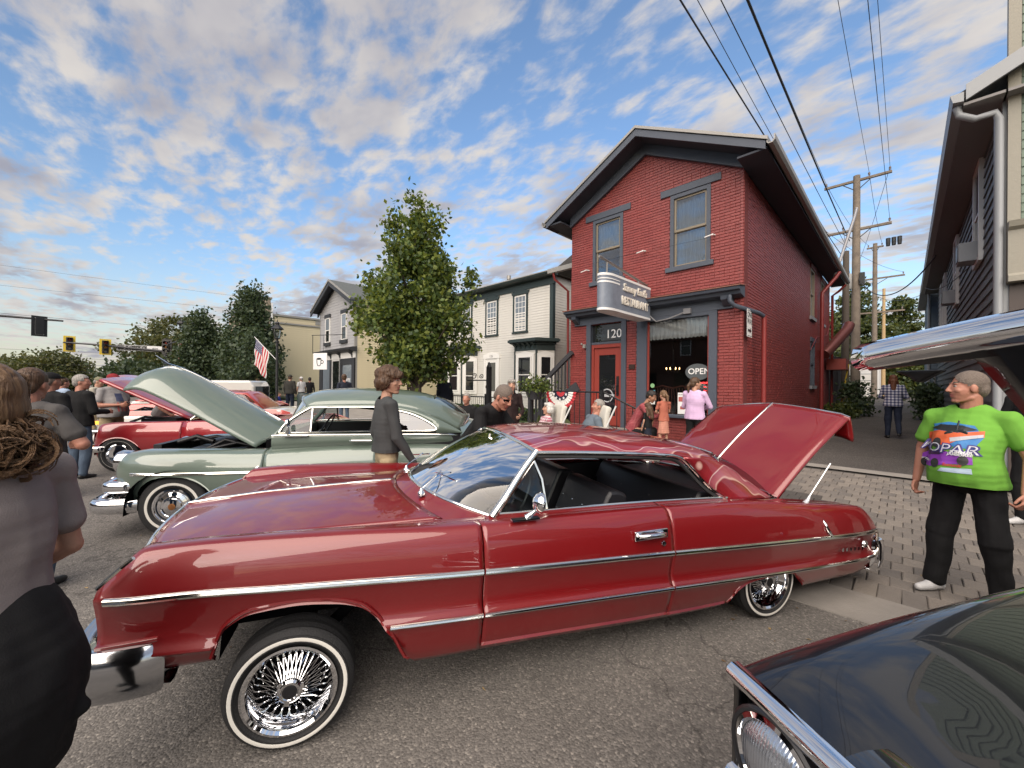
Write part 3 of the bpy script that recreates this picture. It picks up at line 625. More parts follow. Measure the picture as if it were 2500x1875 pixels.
for yy in (.0,):
    MB().bar((-.12, yy, .90), (1.55, yy, 2.22), .10, .12).build('handrail', M_charc, stair)
    for xx, h0, h1 in ((-.08, -.02, 1.0), (.42, .3, 1.35)): MB().box(xx - .05, xx + .05, yy - .05, yy + .05, h0, h1).build('newel_post', M_charc, stair)
    bm_ = MB().box(-.017, .017, -.017, .017, 0, .82).mesh(M_charc)
    for i in range(1, 13): link('baluster', bm_, stair, (-.08 + i * .125, yy, .05 + i * .0985))
# setback brick wing left of the restaurant
wing = thing('rear_brick_wing', 'set-back red brick wing with shingle hip roof beside restaurant', 'building', (-8.6, 11.6, 0))
wb = MB().box(0, 1.68, 0, 6, .3, 5.75).build('wall', M_mort, wing)
wl = MB(); r = 0; z = .4
while z < 5.7:
    x = -.1 * (r % 2)
    while x < 1.66:
        s = bmesh_(min(x + BL, 1.68) - max(x, 0) - .009); k = len(wl.v); px = max(x, 0); wl.v += [(v[0] + px, v[1] - .012, v[2] + z) for v in s.v]; wl.f += [tuple(j + k for j in f) for f in s.f]; wl.m += [random.choice((0, 1, 2))] * 9; x += BL
    z += CO; r += 1
tag(wl.build('bricks', M_brick, wb), kind='stuff')
MB().prism([(-.55, 5.82), (1.69, 5.82), (1.69, 6.85)], -.45, 6, 'y').build('roof', M_shing, wing, recalc=True)
MB().box(-.62, 1.69, -.62, -.46, 5.72, 5.88).build('gutter', M_alum, wing)
MB().tube([(-.40, -.54, 5.72), (-.38, -.5, 5.5), (-.1, -.06, 5.1), (-.06, -.06, .5)], .045, 8).build('downspout', M_redpipe, wing, smooth=60)
# ---------------- white clapboard house
M_clap = mat('white_clapboard', (.56, .55, .51), .6, bump=(25, .15), var=(3, .5, (.48, .46, .42)))
M_gtrim = mat('dark_green_trim', (.022, .036, .036), .5)
WX0, WX1, WY = -18.5, -10.6, 13.0
wh = thing('white_house', 'white clapboard house with dark green cornice and two bay windows', 'house', (WX0, WY, 0)); wx = lambda X: X - WX0
MB().box(0, wx(WX1), .02, 7, .3, 6.35).build('wall', M_clap, wh); fw2 = wh
boards(wh, M_clap, 0, wx(WX1) - .14, .64, 6.05, .116); boards(wh, M_clap, .02, 6.9, .64, 6.0, .116, rot=R(90), loc=(wx(WX1), 0, 0))
MB().box(wx(WX1) - .14, wx(WX1) + .03, -.035, .14, .5, 6.1).build('corner_board', M_gtrim, wh); MB().box(-.03, .14, -.035, .14, .5, 6.1).build('corner_board', M_gtrim, wh)
MB().box(-.1, wx(WX1) + .1, -.05, .05, 5.98, 6.28).prism([(-.05, 6.28), (-.30, 6.30), (-.42, 6.36), (-.44, 6.42), (.05, 6.45)], -.3, wx(WX1) + .3, 'x').build('cornice', M_gtrim, wh, recalc=True)
MB().prism([(-.45, 6.42), (-.45, 6.46), (3.5, 6.9), (7.4, 6.46), (7.4, 6.42)], -.32, wx(WX1) + .32, 'x').build('roof', M_alum, wh, recalc=True)
MB().lathe([(.07, 0), (.07, .5), (.11, .5), (.11, .68), (.0, .72)], 12, Matrix.Translation((wx(-14.2), .9, 6.5))).build('vent_pipe', M_alum, wh, smooth=40)
for X in (-12.48, -14.43, -16.4):
    o = MB().box(-.47, -.36, -.05, .0, -.05, 1.68).box(.36, .47, -.05, .0, -.05, 1.68).prism([(-.5, 1.66), (.5, 1.66), (.56, 1.80), (0, 1.86), (-.56, 1.80)], -.07, 0).box(-.5, .5, -.08, 0, -.1, -.04).build('window_surround', M_gtrim, wh, loc=(wx(X), 0, 4.14), recalc=True)
    window(wh, (wx(X), -.0, 4.14), .72, 1.62, frame=M_white, panes=[M_glassblue if X > -13 else M_glassdark, M_glassblue], fw=.05, dep=.045, muntin=(3, 3), inset=.02)
def bay(xc, cw, parts_w=1.15):
    w2, d = cw / 2, .65; pl = [(-w2 - .45, 0), (-w2, -d), (w2, -d), (w2 + .45, 0)]
    o = MB(); o.prism(pl, .55, 3.15, 'z'); e = o.build('bay_window', M_clap, wh, loc=(wx(xc), 0, 0), recalc=True)
    g = lambda k: [(-w2 - .45 - k, 0), (-w2 - k * .6, -d - k), (w2 + k * .6, -d - k), (w2 + .45 + k, 0)]
    MB().prism(g(.03), 3.14, 3.38, 'z').prism(g(.10), 3.38, 3.46, 'z').prism(g(.30), 3.50, 3.60, 'z').prism(g(.22), 3.46, 3.50, 'z').prism(g(.24), 3.60, 3.64, 'z').build('bay_cornice', M_gtrim, e, recalc=True)
    for i in range(5):
        xx = -w2 + .08 + i * (cw - .16) / 4; MB().prism([(-d - .02, 3.18), (-d - .10, 3.36), (-d - .26, 3.46), (-d - .02, 3.46)], xx - .05, xx + .05, 'x').build('bracket', M_gtrim, e, recalc=True)
    for xx, yy in pl[1:3]: MB().box(xx - .035, xx + .035, yy - .03, yy + .035, .55, 3.15).build('corner_board', M_gtrim, e)
    boards(e, M_clap, -w2 + .04, w2 - .04, .55, 1.28, .116, y=-d)
    boards(e, M_clap, -w2 + .04, w2 - .04, 2.98, 3.12, .116, y=-d)
    M_ = [M_glassdark, M_glassdark]
    def bw(loc, rot, w):
        s = MB().box(-w / 2 - .12, w / 2 + .12, -.05, .0, -.14, 1.68).prism([(-w / 2 - .12, 1.68), (w / 2 + .12, 1.68), (0, 1.80)], -.05, 0).build('window_surround', M_white, e, loc=loc, rz=rot, recalc=True)
        q = window(e, loc, w, 1.58, rot, M_white, M_, .055, .085, (2, 1), .02); return q
    bw((0, -d, 1.32), 0, .80)
    a = math.atan2(d, .45)
    bw((-w2 - .225, -d / 2, 1.32), -a, .50); bw((w2 + .225, -d / 2, 1.32), a, .50)
bay(-11.55, 1.25); bay(-16.6, 1.25)
dsur = MB().box(-.55, -.43, -.06, 0, .6, 2.95).box(.43, .55, -.06, 0, .6, 2.95).prism([(-.6, 2.95), (.6, 2.95), (.6, 3.15), (0, 3.25), (-.6, 3.15)], -.07, 0).build('door_surround', M_white, wh, loc=(wx(-14.4), 0, 0), recalc=True)
dd = MB().box(-.43, .43, -.035, .0, .6, 2.95).build('door', M_white, wh, loc=(wx(-14.4), 0, 0)); MB().box(-.28, .28, -.045, -.036, 1.35, 2.75).build('pane', mat('screen_glass', (.10, .10, .09), .25), dd); MB().tube([(-.36, -.04, 1.5), (-.36, -.08, 1.5), (-.36, -.08, 1.62)], .015, 6).build('handle', M_black, dd)
text_part('house_number', '126', .17, mat('grey_number', (.2, .2, .2), .5), dd, Matrix.Translation((0, -.075, 3.06)) @ TX, .002)
# ---------------- grey gabled coffee house
M_gcl = mat('grey_clapboard', (.33, .33, .335), .6, bump=(25, .15), var=(3, .5, (.27, .27, .28)))
M_ccl = mat('cream_clapboard', (.60, .53, .36), .6, bump=(20, .12), var=(2, .4, (.53, .46, .31)))
M_chtr = mat('charcoal_trim', (.028, .03, .034), .5)
GX0, GX1, GY = -27.05, -21.7, 9.3; GW = GX1 - GX0; gx = lambda X: X - GX0
gh = thing('grey_house', 'grey clapboard gabled coffee shop with charcoal shopfront', 'building', (GX0, GY, 0))
g = MB(); g.box(0, GW, .03, 10, .1, 6.2); g.prism([(0, 6.2), (GW, 6.2), (GW / 2, 7.65)], .03, 10); g.build('wall', M_gcl, gh)
boards(gh, M_gcl, .1, GW - .1, 3.75, 7.55, .165, clip=lambda z: (.1, GW - .1) if z < 6.2 else (GW / 2 * (z - 6.2) / 1.45 + .05, GW - GW / 2 * (z - 6.2) / 1.45 - .05))
boards(gh, M_ccl, .02, 9.9, .3, 6.15, .135, rot=R(90), loc=(GW, 0, 0))
for x in (-.02, GW - .1): MB().box(x, x + .12, -.03, .12, .2, 6.2).build('corner_board', M_alum, gh)
o = MB()
sl = (7.83 - 6.35) / (GW / 2 + .35); zg = lambda x: 7.86 - abs(x - GW / 2) * sl
for e in (-.45, GW + .45): o.add([(GW / 2, -.5, zg(GW / 2)), (e, -.5, zg(e)), (e, 10.3, zg(e)), (GW / 2, 10.3, zg(GW / 2)), (GW / 2, -.5, zg(GW / 2) - .1), (e, -.5, zg(e) - .1), (e, 10.3, zg(e) - .1), (GW / 2, 10.3, zg(GW / 2) - .1)], [(0, 1, 2, 3), (7, 6, 5, 4), (0, 4, 5, 1), (1, 5, 6, 2), (2, 6, 7, 3)])
gr = o.build('roof', mat('grey_green_shingle', (.075, .085, .085), .9, bump=(22, .6), var=(10, .7, (.11, .12, .12))), gh, recalc=True)
for e, s in ((-.45, 1), (GW + .45, -1)):
    p = [(GW / 2, zg(GW / 2) - .1), (e, zg(e) - .1), (e, zg(e) - .36), (GW / 2, zg(GW / 2) - .36)]
    MB().prism(p if s < 0 else p[::-1], -.5, -.44).prism(p if s < 0 else p[::-1], -.06, -.0).build('barge_board', M_chtr, gr, recalc=True)
    p = [(GW / 2, zg(GW / 2) - .105), (e, zg(e) - .105), (e, zg(e) - .13), (GW / 2, zg(GW / 2) - .13)]; MB().prism(p if s < 0 else p[::-1], -.44, -.06).build('soffit', M_trimd, gr, recalc=True)
    p = [(GW / 2, zg(GW / 2) + .02), (e, zg(e) + .02), (e, zg(e) - .1), (GW / 2, zg(GW / 2) - .1)]; MB().prism(p if s < 0 else p[::-1], -.53, -.502).build('drip_edge', M_alum, gr, recalc=True)
MB().lathe([(.12, 0), (.12, .75), (.19, .76), (.19, 1.0), (.0, 1.05)], 12, Matrix.Translation((GW / 2 + .9, 3.2, 7.35))).build('flue_pipe', M_alum, gr, smooth=40)
for X in (-25.7, -23.15):
    o = window(gh, (gx(X), -.01, 4.2), .72, 1.55, 0, M_white, [M_glassdark, M_glassblue], .06, .06, (1, 1), .02, sill=(.12, .06, .2, M_chtr), head=(.1, .02, .22, M_chtr))
MB().box(-.1, GW + .05, -.06, .02, 3.1, 3.45).build('frieze', M_white, gh); MB().prism([(.02, 3.45), (-.25, 3.48), (-.40, 3.56), (-.42, 3.64), (.02, 3.74)], -.2, GW + .2, 'x').build('cornice', M_chtr, gh, recalc=True)
for x in (.3, 2.0, 3.4, 5.1): MB().prism([(-.06, 3.12), (-.12, 3.3), (-.34, 3.44), (-.06, 3.46)], x - .07, x + .07, 'x').build('bracket', M_chtr, gh, recalc=True)
sfg = MB()
for (a, c) in ((-.02, .5), (1.75, 2.05), (3.3, 3.62), (5.0, 5.37)): sfg.box(a, c, -.05, .02, .3, 3.1)
sfg.box(.5, 1.75, -.03, .02, .3, 1.0).box(3.62, 5.0, -.03, .02, .3, 1.1).box(3.62, 5.0, -.04, .02, 2.75, 3.1); sfg.build('shopfront_frame', M_chtr, gh)
MB().box(.5, 1.75, .005, .012, 1.0, 3.1).build('shop_window', M_glassblue, gh); MB().box(3.62, 5.0, .005, .012, 1.1, 2.75).build('shop_window', M_glassblue, gh)
d2 = MB().box(2.05, 2.15, -.03, .02, .3, 3.1).box(3.2, 3.3, -.03, .02, .3, 3.1).box(2.15, 3.2, -.03, .02, 3.0, 3.1).box(2.15, 3.2, -.02, .02, .3, .8).build('door', M_white, gh); MB().box(2.15, 3.2, -.005, .005, .8, 3.0).build('pane', M_glassdark, d2)
text_part('shop_lettering', 'COFFEE', .26, M_lt, gh, Matrix.Translation((4.3, -.001, 1.85)) @ TX, .002)
# cup sign
cs = thing('cup_sign', 'white hanging sign with black coffee cup by grey shop', 'sign', (-24.0, 8.25, 2.45), R(28))
MB().box(-.48, .48, -.02, .02, 0, .95).build('sign_panel', M_lt, cs)
cp = MB(); n = 28; body = [(-.26 + 0 * t, .62) for t in (0,)]
outer = [(-.24, .62), (-.23, .36), (-.16, .2), (.02, .2), (.09, .36), (.10, .62)]; inner = [(.06, .60), (.05, .37), (0, .235), (-.13, .235), (-.19, .37), (-.20, .60)]
for i in range(5): cp.prism([outer[i], outer[i + 1], inner[4 - i], inner[5 - i]], -.028, -.021)
cp.prism([(-.07 + .17 * math.cos(2 * math.pi * t / n), .62 + .055 * math.sin(2 * math.pi * t / n)) for t in range(n)], -.027, -.0215)
cp.lathe([(.07, 0), (.10, .006), (.115, 0)], 20, Matrix.Translation((.15, -.022, .44)) @ TX); cp.build('cup_mark', M_black, cs, recalc=True)
MB().tube([(-.55, 0, 2.0), (-.55, 0, .98), (.6, 0, .98)], .018, 6).tube([(-.62, 0, 2.0), (1.6, .1, 2.0)], .018, 6).tube([(.2, .0, .95), (.25, 0, 2.0)], .01, 5).build('bracket', M_iron, cs)
# ---------------- cream building further along
cb = thing('cream_building', 'long cream clapboard commercial building beyond the coffee shop', 'building', (-38, 9.0, 0))
MB().box(-16, -.02, .02, 26, .1, 7.4).build('wall', M_ccl, cb); boards(cb, M_ccl, 0, 26, .5, 7.3, .19, rot=R(90), loc=(0, 0, 0))
MB().box(-.1, .1, .0, 26, 6.72, 6.86).box(-.1, .12, 0, 26, 7.36, 7.52).build('trim_band', M_alum, cb)
MB().box(-16.2, .14, -.25, .0, .2, 8.7).box(-16.2, .2, -.3, .1, 8.7, 8.85).build('parapet_front', mat('taupe_board', (.24, .20, .15), .7), cb)
MB().box(-.02, .14, .02, .16, .2, 8.4).build('corner_board', M_lt, cb)
MB().box(-.04, .06, 3.6, 4.1, 6.95, 7.3).build('wall_vent', M_alum, cb)
# ---------------- right hand building (green siding, cream trim)
M_rsid = mat('grey_green_siding', (.125, .145, .150), .6, bump=(20, .1), var=(2.5, .4, (.125, .135, .128)))
M_cream = mat('cream_trim', (.26, .245, .20), .55, bump=(30, .12)); M_offw = mat('off_white_metal', (.27, .285, .30), .45)
RX, RY = 1.02, 9.25
rg = thing('green_sided_building', 'grey green sided building with deep eave and white downspout', 'building', (RX, RY, 0))
MB().box(.03, 7, .1, 16.3, .1, 5.98).build('wall', M_rsid, rg)
boards(rg, M_rsid, -16.2, -.16, .35, 5.95, .185, rot=R(-90), t=.03)
MB().box(-.02, .16, -.02, .16, .2, 6.1).build('corner_board', M_offw, rg)
MB().box(-.42, 0, -.3, 16.5, 5.93, 5.97).box(-.02, 4, -.3, .1, 5.93, 5.97).build('soffit', mat('grey_soffit', (.21, .20, .195), .7), rg)
MB().prism([(-.42, 5.98), (-.53, 6.0), (-.56, 6.12), (-.42, 6.12)], -.34, 16.6, 'y').build('gutter', M_offw, rg, recalc=True)
MB().prism([(-.50, 6.12), (3.5, 8.1), (3.5, 8.0), (-.5, 6.0)], -.3, 16.6, 'y').build('roof', M_shing, rg, recalc=True)
MB().prism([(-.40, 5.99), (3.5, 7.9), (3.5, 8.12), (-.40, 6.22)], -.34, -.30, 'y').build('barge_board', M_offw, rg, recalc=True)
MB().tube([(-.48, -.2, 5.98), (-.46, -.2, 5.85), (-.3, -.16, 5.74), (-.1, -.12, 5.76), (-.06, -.1, 5.66), (-.06, -.1, .4)], .05, 8).build('downspout', M_offw, rg, smooth=50)
MB().box(.02, .14, -.12, -.0, 4.08, 8.0).build('cream_pilaster', M_cream, rg)
MB().box(.14, 6, -.06, .0, 4.1, 7.8).build('front_wall', M_rsid, rg); boards(rg, mat('green_siding', (.13, .18, .14), .6), .15, 6, 4.1, 7.8, .13, y=-.06)
MB().prism([(0, 3.22), (-.22, 3.22), (-.22, 3.3), (-.18, 3.34), (-.18, 3.96), (-.24, 4.0), (-.27, 4.08), (0, 4.1)], 0.02, 6, 'x').build('shop_cornice', M_cream, rg, recalc=True)
MB().box(.05, 6, -.05, .08, .2, 3.2).build('shopfront', mat('brown_panel', (.06, .045, .04), .5), rg)
for (yy, z0, h) in ((2.4, 4.05, 1.9), (7.0, 3.95, 1.85), (11.4, 3.9, 1.8), (13.4, 3.9, 1.8)):
    window(rg, (-.02, yy, z0), .95, h, R(-90), M_white, [M_glassdark, M_glassblue], .09, .06, (1, 1), .02)
    if yy in (2.4, 7.0):
        ac = MB().box(-.24, .24, -.26, 0, 0, .36).build('air_conditioner', M_offw, rg, loc=(-.05, yy, z0 + .06), rz=R(-90), bevel=.01); MB().box(-.20, .20, -.27, -.261, .04, .32).build('grille', M_black, ac)
bb = thing('blue_building', 'narrow blue sided building beyond the green one in the alley', 'building', (.78, 25.9, 0))
MB().box(0, 5, 0, 7, .1, 6.3).build('wall', mat('slate_blue_siding', (.11, .155, .20), .6), bb); boards(bb, mat('slate_blue_siding', (.11, .155, .20), .6), 0, 5, .4, 6.2, .18)
MB().box(-.3, 5, -.3, 7, 6.2, 6.35).build('eave', M_offw, bb); MB().tube([(-.04, -.08, 6.2), (-.04, -.08, .4)], .05, 8).build('downspout', M_offw, bb); MB().box(.25, .65, -.18, -.02, 1.5, 2.2).tube([(.35, -.1, 1.5), (.35, -.1, .4)], .03, 6).tube([(.55, -.1, 1.5), (.55, -.1, .4)], .03, 6).tube([(.15, -.1, .6), (.15, -.1, 2.4)], .03, 6).build('meter_box', mat('grey_meter', (.25, .26, .27), .5), bb)
# white garage at the end of the alley
gg = thing('white_garage', 'white block garage at the end of the alley', 'garage', (-4.4, 44, 0))
MB().box(0, 2.9, 0, 6, .3, 4.0).build('wall', mat('white_block', (.68, .68, .67), .7), gg); MB().box(-.1, 3.0, -.1, 6.1, 4.0, 4.15).build('roof', M_offw, gg)
gd = MB().box(1.3, 2.5, -.05, 0, .6, 2.9).build('garage_door', M_offw, gg)
for i in range(4): MB().box(1.34, 2.46, -.07, -.051, .66 + i * .56, 1.16 + i * .56).build('panel', M_white, gd)
sh = thing('dark_shed', 'dark weathered shed behind the red restaurant', 'shed', (-3.6, 24.5, .4))
MB().box(0, 1.3, 0, 3, 0, 2.6).prism([(-.1, 2.6), (1.5, 2.6), (1.5, 2.75), (-.1, 3.0)], -.1, 3.1).build('shed_body', M_charc, sh)
# ---------------- the far side of the street (behind the viewer; shades the street and shows in the paintwork)
def backshop(name, label, x0, x1, h, m, ncol):
    t = thing(name, label, 'building', (x0, -23, 0)); w_ = x1 - x0
    MB().box(0, w_, -9, 0, 0, h).box(-.1, w_ + .1, -.1, .35, h - .5, h + .1).box(0, w_, -.1, .25, 3.4, 3.9).build('wall', m, t)
    for i in range(ncol):
        xc = w_ * (i + .5) / ncol
        window(t, (xc, 0, 4.9), 1.1, 2.0, R(180), M_white, None, .1, .06); 
        MB().box(xc - 1.2, xc + 1.2, 0, .03, .7, 3.1).build('shop_window', M_glassdark, t)
backshop('brick_row', 'brown brick shop row across the street', -40, -14, 7.0, mat('brown_brick', (.16, .085, .06), .8), 6)
backshop('tan_row', 'tan brick shop building across the street', -14, 4, 7.6, mat('tan_brick', (.30, .22, .15), .8), 4)
backshop('grey_row', 'grey painted shop building across the street', 4, 24, 7.2, mat('grey_brick', (.24, .24, .25), .8), 5)
# ================================================================== POLES AND WIRES
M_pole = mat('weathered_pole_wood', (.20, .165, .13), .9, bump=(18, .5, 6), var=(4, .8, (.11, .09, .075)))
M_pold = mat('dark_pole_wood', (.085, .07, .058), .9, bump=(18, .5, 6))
M_wire = mat('wire_black', (.02, .02, .022), .6)
M_insul = mat('insulator', (.16, .13, .12), .4)
def upole(label, x, y, h, r, arms, m=M_pole, lean=0):
    t = thing('utility_pole', label, 'utility pole', (x, y, gz(min(y, 45)) - .1), group='utility poles along the alley')
    MB().tube([(0, 0, 0), (lean * .5, 0, h * .5), (lean, 0, h)], [r, r * .85, r * .68], 12).build('pole', m, t, smooth=60)
    pts = []
    for (z, a, b_, n) in arms:
        MB().box(a, b_, -.06, .06, z - .06, z + .06).build('crossarm', m, t, bevel=.01)
        MB().bar((a * .45, -.07, z - .05), (0, -.07, z - .55), .02, .04).bar((b_ * .45, -.07, z - .05), (0, -.07, z - .55), .02, .04).build('brace', M_iron, t)
        for k in n:
            q = a + (b_ - a) * k
            MB().lathe([(.015, 0), (.015, .06), (.05, .07), (.035, .12), (.055, .14), (.03, .20), (0, .21)], 10, Matrix.Translation((q, 0, z + .06))).build('insulator', M_insul, t, smooth=50)
            pts.append((x + q, y, t.location.z + z + .25))
    return t, pts
t1, w1 = upole('tall wooden utility pole with two crossarms behind restaurant', -1.80, 26.5, 12.0, .21, [(11.75, -1.3, 1.3, (.03, .68, .97)), (9.25, -1.3, 1.3, (.03, .3, .97))])
MB().lathe([(.17, 0), (.19, .04), (.19, .75), (.15, .8), (0, .84)], 16, Matrix.Translation((-.32, -.25, 6.2))).build('transformer', mat('grey_transformer', (.28, .28, .27), .5), t1, smooth=50); MB().box(.14, .34, -.2, .05, 6.4, 7.0).build('junction_box', M_iron, t1)
t2, w2 = upole('second utility pole further up the alley with transformer bank', -1.75, 42.5, 12.4, .20, [(12.1, -.5, .5, (.1, .9)), (9.6, -1.5, 1.7, (.03, .97)), (6.9, -1.2, 1.7, (.05, .5, .95))])
for i in range(3): MB().lathe([(.12, 0), (.14, .3), (.14, .6), (0, .65)], 10, Matrix.Translation((.75 + .32 * i, -.1, 12.0))).build('transformer', M_iron, t2)
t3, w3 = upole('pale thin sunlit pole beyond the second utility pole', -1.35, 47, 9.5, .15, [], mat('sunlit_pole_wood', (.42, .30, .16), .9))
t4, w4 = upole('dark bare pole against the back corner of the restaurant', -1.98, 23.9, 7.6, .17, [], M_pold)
def wire(name, label, a, b_, sag=.3, r=.012, grp='overhead wires'):
    a, b_ = Vector(a), Vector(b_); n = 24
    pts = [a.lerp(b_, i / n) + Vector((0, 0, -sag * 4 * (i / n) * (1 - i / n))) for i in range(n + 1)]
    return tag(MB().tube(pts, r, 5, caps=False).build(name, M_wire), label, 'wire', grp)
lab = ['top left line on the upper crossarm', 'middle line on the upper crossarm', 'rightmost line on the upper crossarm', 'line on the left end of lower crossarm', 'second line on the lower crossarm', 'line on the right end of lower crossarm']
for i, p in enumerate(w1):
    wire('power_line', 'black power wire, ' + lab[i] + ', running overhead', p, (p[0], -24, p[2] + .2), .6, .008)
    if i < 5: q = w2[min(i, len(w2) - 1)]; wire('power_line', 'black power wire, %s, running on up the alley' % lab[i], p, q, .4, .010)
wire('power_line', 'thick black cable bundle below the lower crossarm', (-2.05, 26.4, 9.2), (-2.3, -24, 10.4), .7, .018)
wire('power_line', 'thick telephone cable from the tall pole nearest the restaurant gutter', (-2.2, 26.4, 8.2), (-3.6, -24, 9.8), .6, .015)
wire('power_line', 'thin slanting wire just above the thick telephone cable', (-2.15, 26.4, 8.9), (-3.1, -24, 10.6), .6, .010)
wire('service_drop', 'sagging black service cable from tall pole to green building', (-1.7, 26.4, 7.2), (.62, 17, 5.6), 1.0, .02)
wire('service_drop', 'thin service wire from second pole to blue building eave', (-1.6, 42.4, 9.0), (.75, 26, 6.1), .4, .014)
wire('service_drop', 'wire from green building eave to its side wall', (.5, 21, 5.4), (1.0, 11.2, 4.2), .3, .009)
for k in range(5): wire('cross_line', '%s of five thin wires crossing far behind the alley' % ('lowest', 'second lowest', 'middle', 'second highest', 'topmost')[k], (-30, 60 + k, 8.0 + k * .75), (40, 60 + k, 8.0 + k * .75), .3, .02, 'far cross wires')
wire('street_wire', 'thin wire low over the far junction at the left', (-76, -30, 10), (-82, 30, 10.2), .3, .02)
wire('street_wire', 'long thin wire sloping across the left sky', (-90, -40, 15), (-84, 40, 15.6), .6, .015)
wire('street_wire', 'faint wire high above the lamp post trees', (-95, -40, 19), (-80, 40, 17.0), .6, .015)
for k in range(4): wire('street_wire', '%s of four thin wires in front of the far left trees' % ('lowest', 'second lowest', 'second highest', 'topmost')[k], (-70, -24, 2.9 + k * .75), (-64, 26, 2.9 + k * .75), .2, .013, 'wires before far trees')
# ================================================================== TRAFFIC SIGNALS
M_sig = mat('signal_black', (.014, .014, .015), .45); M_sigy = mat('signal_reflective_yellow', (.80, .58, .06), .45); M_arm = mat('dark_mast', (.03, .03, .033), .5)
M_lens = {'r': mat('red_lens', (.22, .03, .02), .25), 'a': mat('amber_lens', (.35, .15, .03), .25), 'g': mat('grey_lens', (.25, .24, .2), .25)}
def signal(label, x, y, z, rz, border, sc=1.0):
    t = thing('traffic_light', label, 'traffic light', (x, y, z), rz, 'traffic lights at the junction'); t.scale = (sc, sc, sc)
    MB().box(-.20, .20, -.1, .12, -.55, .55).build('housing', M_sig, t, bevel=.02)
    b = MB(); 
    for (a, c, e, f) in ((-.36, -.21, -.68, .68), (.21, .36, -.68, .68), (-.21, .21, .56, .68), (-.21, .21, -.68, -.56)): b.box(a, c, .0, .02, e, f)
    b.build('backplate', border, t)
    for i, k in enumerate('rag'):
        zz = .36 - .36 * i
        MB().lathe([(.13, 0), (.10, .03), (0, .04)], 16, Matrix.Translation((0, -.10, zz)) @ TX).build('lens', M_lens[k], t, smooth=60)
        MB().lathe([(.145, 0), (.15, .22)], 16, Matrix.Translation((0, -.10, zz)) @ TX, a0=R(-30), a1=R(210)).build('visor', M_sig, t, smooth=60)
    return t
signal('yellow edged traffic light at the free end of the mast arm', -51.2, -3.05, 4.85, R(100), M_sigy)
signal('yellow edged traffic light nearer the street name sign', -48.9, -.85, 4.6, R(100), M_sigy)
signal('black traffic light seen from behind at the far left', -38.9, -3.6, 5.1, R(-70), M_sig, .95)
signal('black traffic light on the pole beside the double lantern', -46.6, 3.0, 4.75, R(60), M_sig)
ms = thing('signal_mast', 'dark mast arm over the road carrying the street name sign', 'mast', (-47.8, 3.0, 0))
MB().tube([(0, 0, 0), (0, 0, 5.6)], [.16, .12], 10).build('pole', M_arm, ms, smooth=60); MB().tube([(0, 0, 4.4), (-1.2, -4, 4.75), (-3.4, -6.4, 4.95)], [.11, .08, .06], 8).build('arm', M_arm, ms, smooth=60)
ns = thing('street_name_sign', 'dark street name sign with white lettering on mast arm', 'sign', (-48.6, .95, 4.62), R(75))
MB().box(-1.15, 1.15, -.02, .02, -.26, .26).build('sign_panel', mat('sign_dark_green', (.03, .03, .025), .5), ns)
MB().box(-1.13, 1.13, -.025, -.021, .21, .24).box(-1.13, 1.13, -.025, -.021, -.24, -.21).box(-1.13, -1.1, -.025, -.021, -.21, .21).box(1.1, 1.13, -.025, -.021, -.21, .21).build('border', M_lt, ns)
text_part('lettering', 'S First St', .40, M_lt, ns, Matrix.Translation((0, -.024, 0)) @ TX, .002)
rs = thing('route_sign', 'small white sign hung next to the street name sign', 'sign', (-48.2, 2.3, 4.6), R(75)); MB().box(-.55, .55, -.02, .02, -.26, .26).build('sign_panel', M_lt, rs); text_part('lettering', '400', .28, M_black, rs, Matrix.Translation((0, -.024, 0)) @ TX, .002)
nm = thing('near_signal_mast', 'dark mast arm reaching in from the left edge', 'mast', (-40.5, -22, 0)); MB().tube([(0, 0, 0), (0, 0, 6)], .15, 10).build('pole', M_arm, nm); MB().tube([(0, 0, 5.5), (.9, 12, 5.65), (1.6, 19.4, 5.55)], [.12, .09, .06], 8).build('arm', M_arm, nm)
MB().ball((1.1, 16.2, 5.65), (.25, .55, .12), 12, 6).build('luminaire', M_cream, nm, smooth=180)
lp = thing('double_lantern_post', 'tall black post with two lanterns beside the dark trees', 'street lamp', (-41.2, 4.0, 0))
MB().tube([(0, 0, 0), (0, 0, 5.9)], [.16, .12], 10).build('post', M_arm, lp); MB().tube([(0, 0, 5.2), (-3.6, -1.0, 4.9), (-5.4, -1.0, 4.7)], .06, 8).build('signal_arm', M_arm, lp)
def lantern_parts(t, x, y, z, s):
    M = Matrix.Translation((x, y, z)) @ Matrix.Scale(s, 4)
    b = MB()
    for k in range(4):
        a = k * math.pi / 2 + math.pi / 4; b.bar(M @ Vector((.10 * math.cos(a), .10 * math.sin(a), 0)), M @ Vector((.19 * math.cos(a), .19 * math.sin(a), .42)), .02 * s, .02 * s)
    b.lathe([(.0, -.06), (.05, -.05), (.12, 0), (.10, .02)], 8, M).build('lantern_frame', M_iron, t)
    MB().lathe([(.27, .42), (.26, .45), (.10, .60), (.07, .62), (.09, .68), (.05, .74), (.02, .76), (.02, .84), (0, .86)], 8, M).build('lantern_roof', M_iron, t)
    MB().lathe([(.09, .02), (.175, .42)], 4, M @ Matrix.Rotation(R(45), 4, 'Z')).build('lantern_glass', glass('lantern_glass', (.75, .8, .78), .8, .06), t)
    MB().ball((0, 0, .2), (.035, .035, .10), 8, 6, M=M).build('bulb', M_lt, t)
for sx in (-.7, .7):
    MB().tube([(0, 0, 5.6), (sx * .35, sx * .35, 5.55), (sx * .6, sx * .6, 5.8)], .04, 6).build('lantern_arm', M_arm, lp); lantern_parts(lp, sx * .6, sx * .6, 5.85, 1.25)
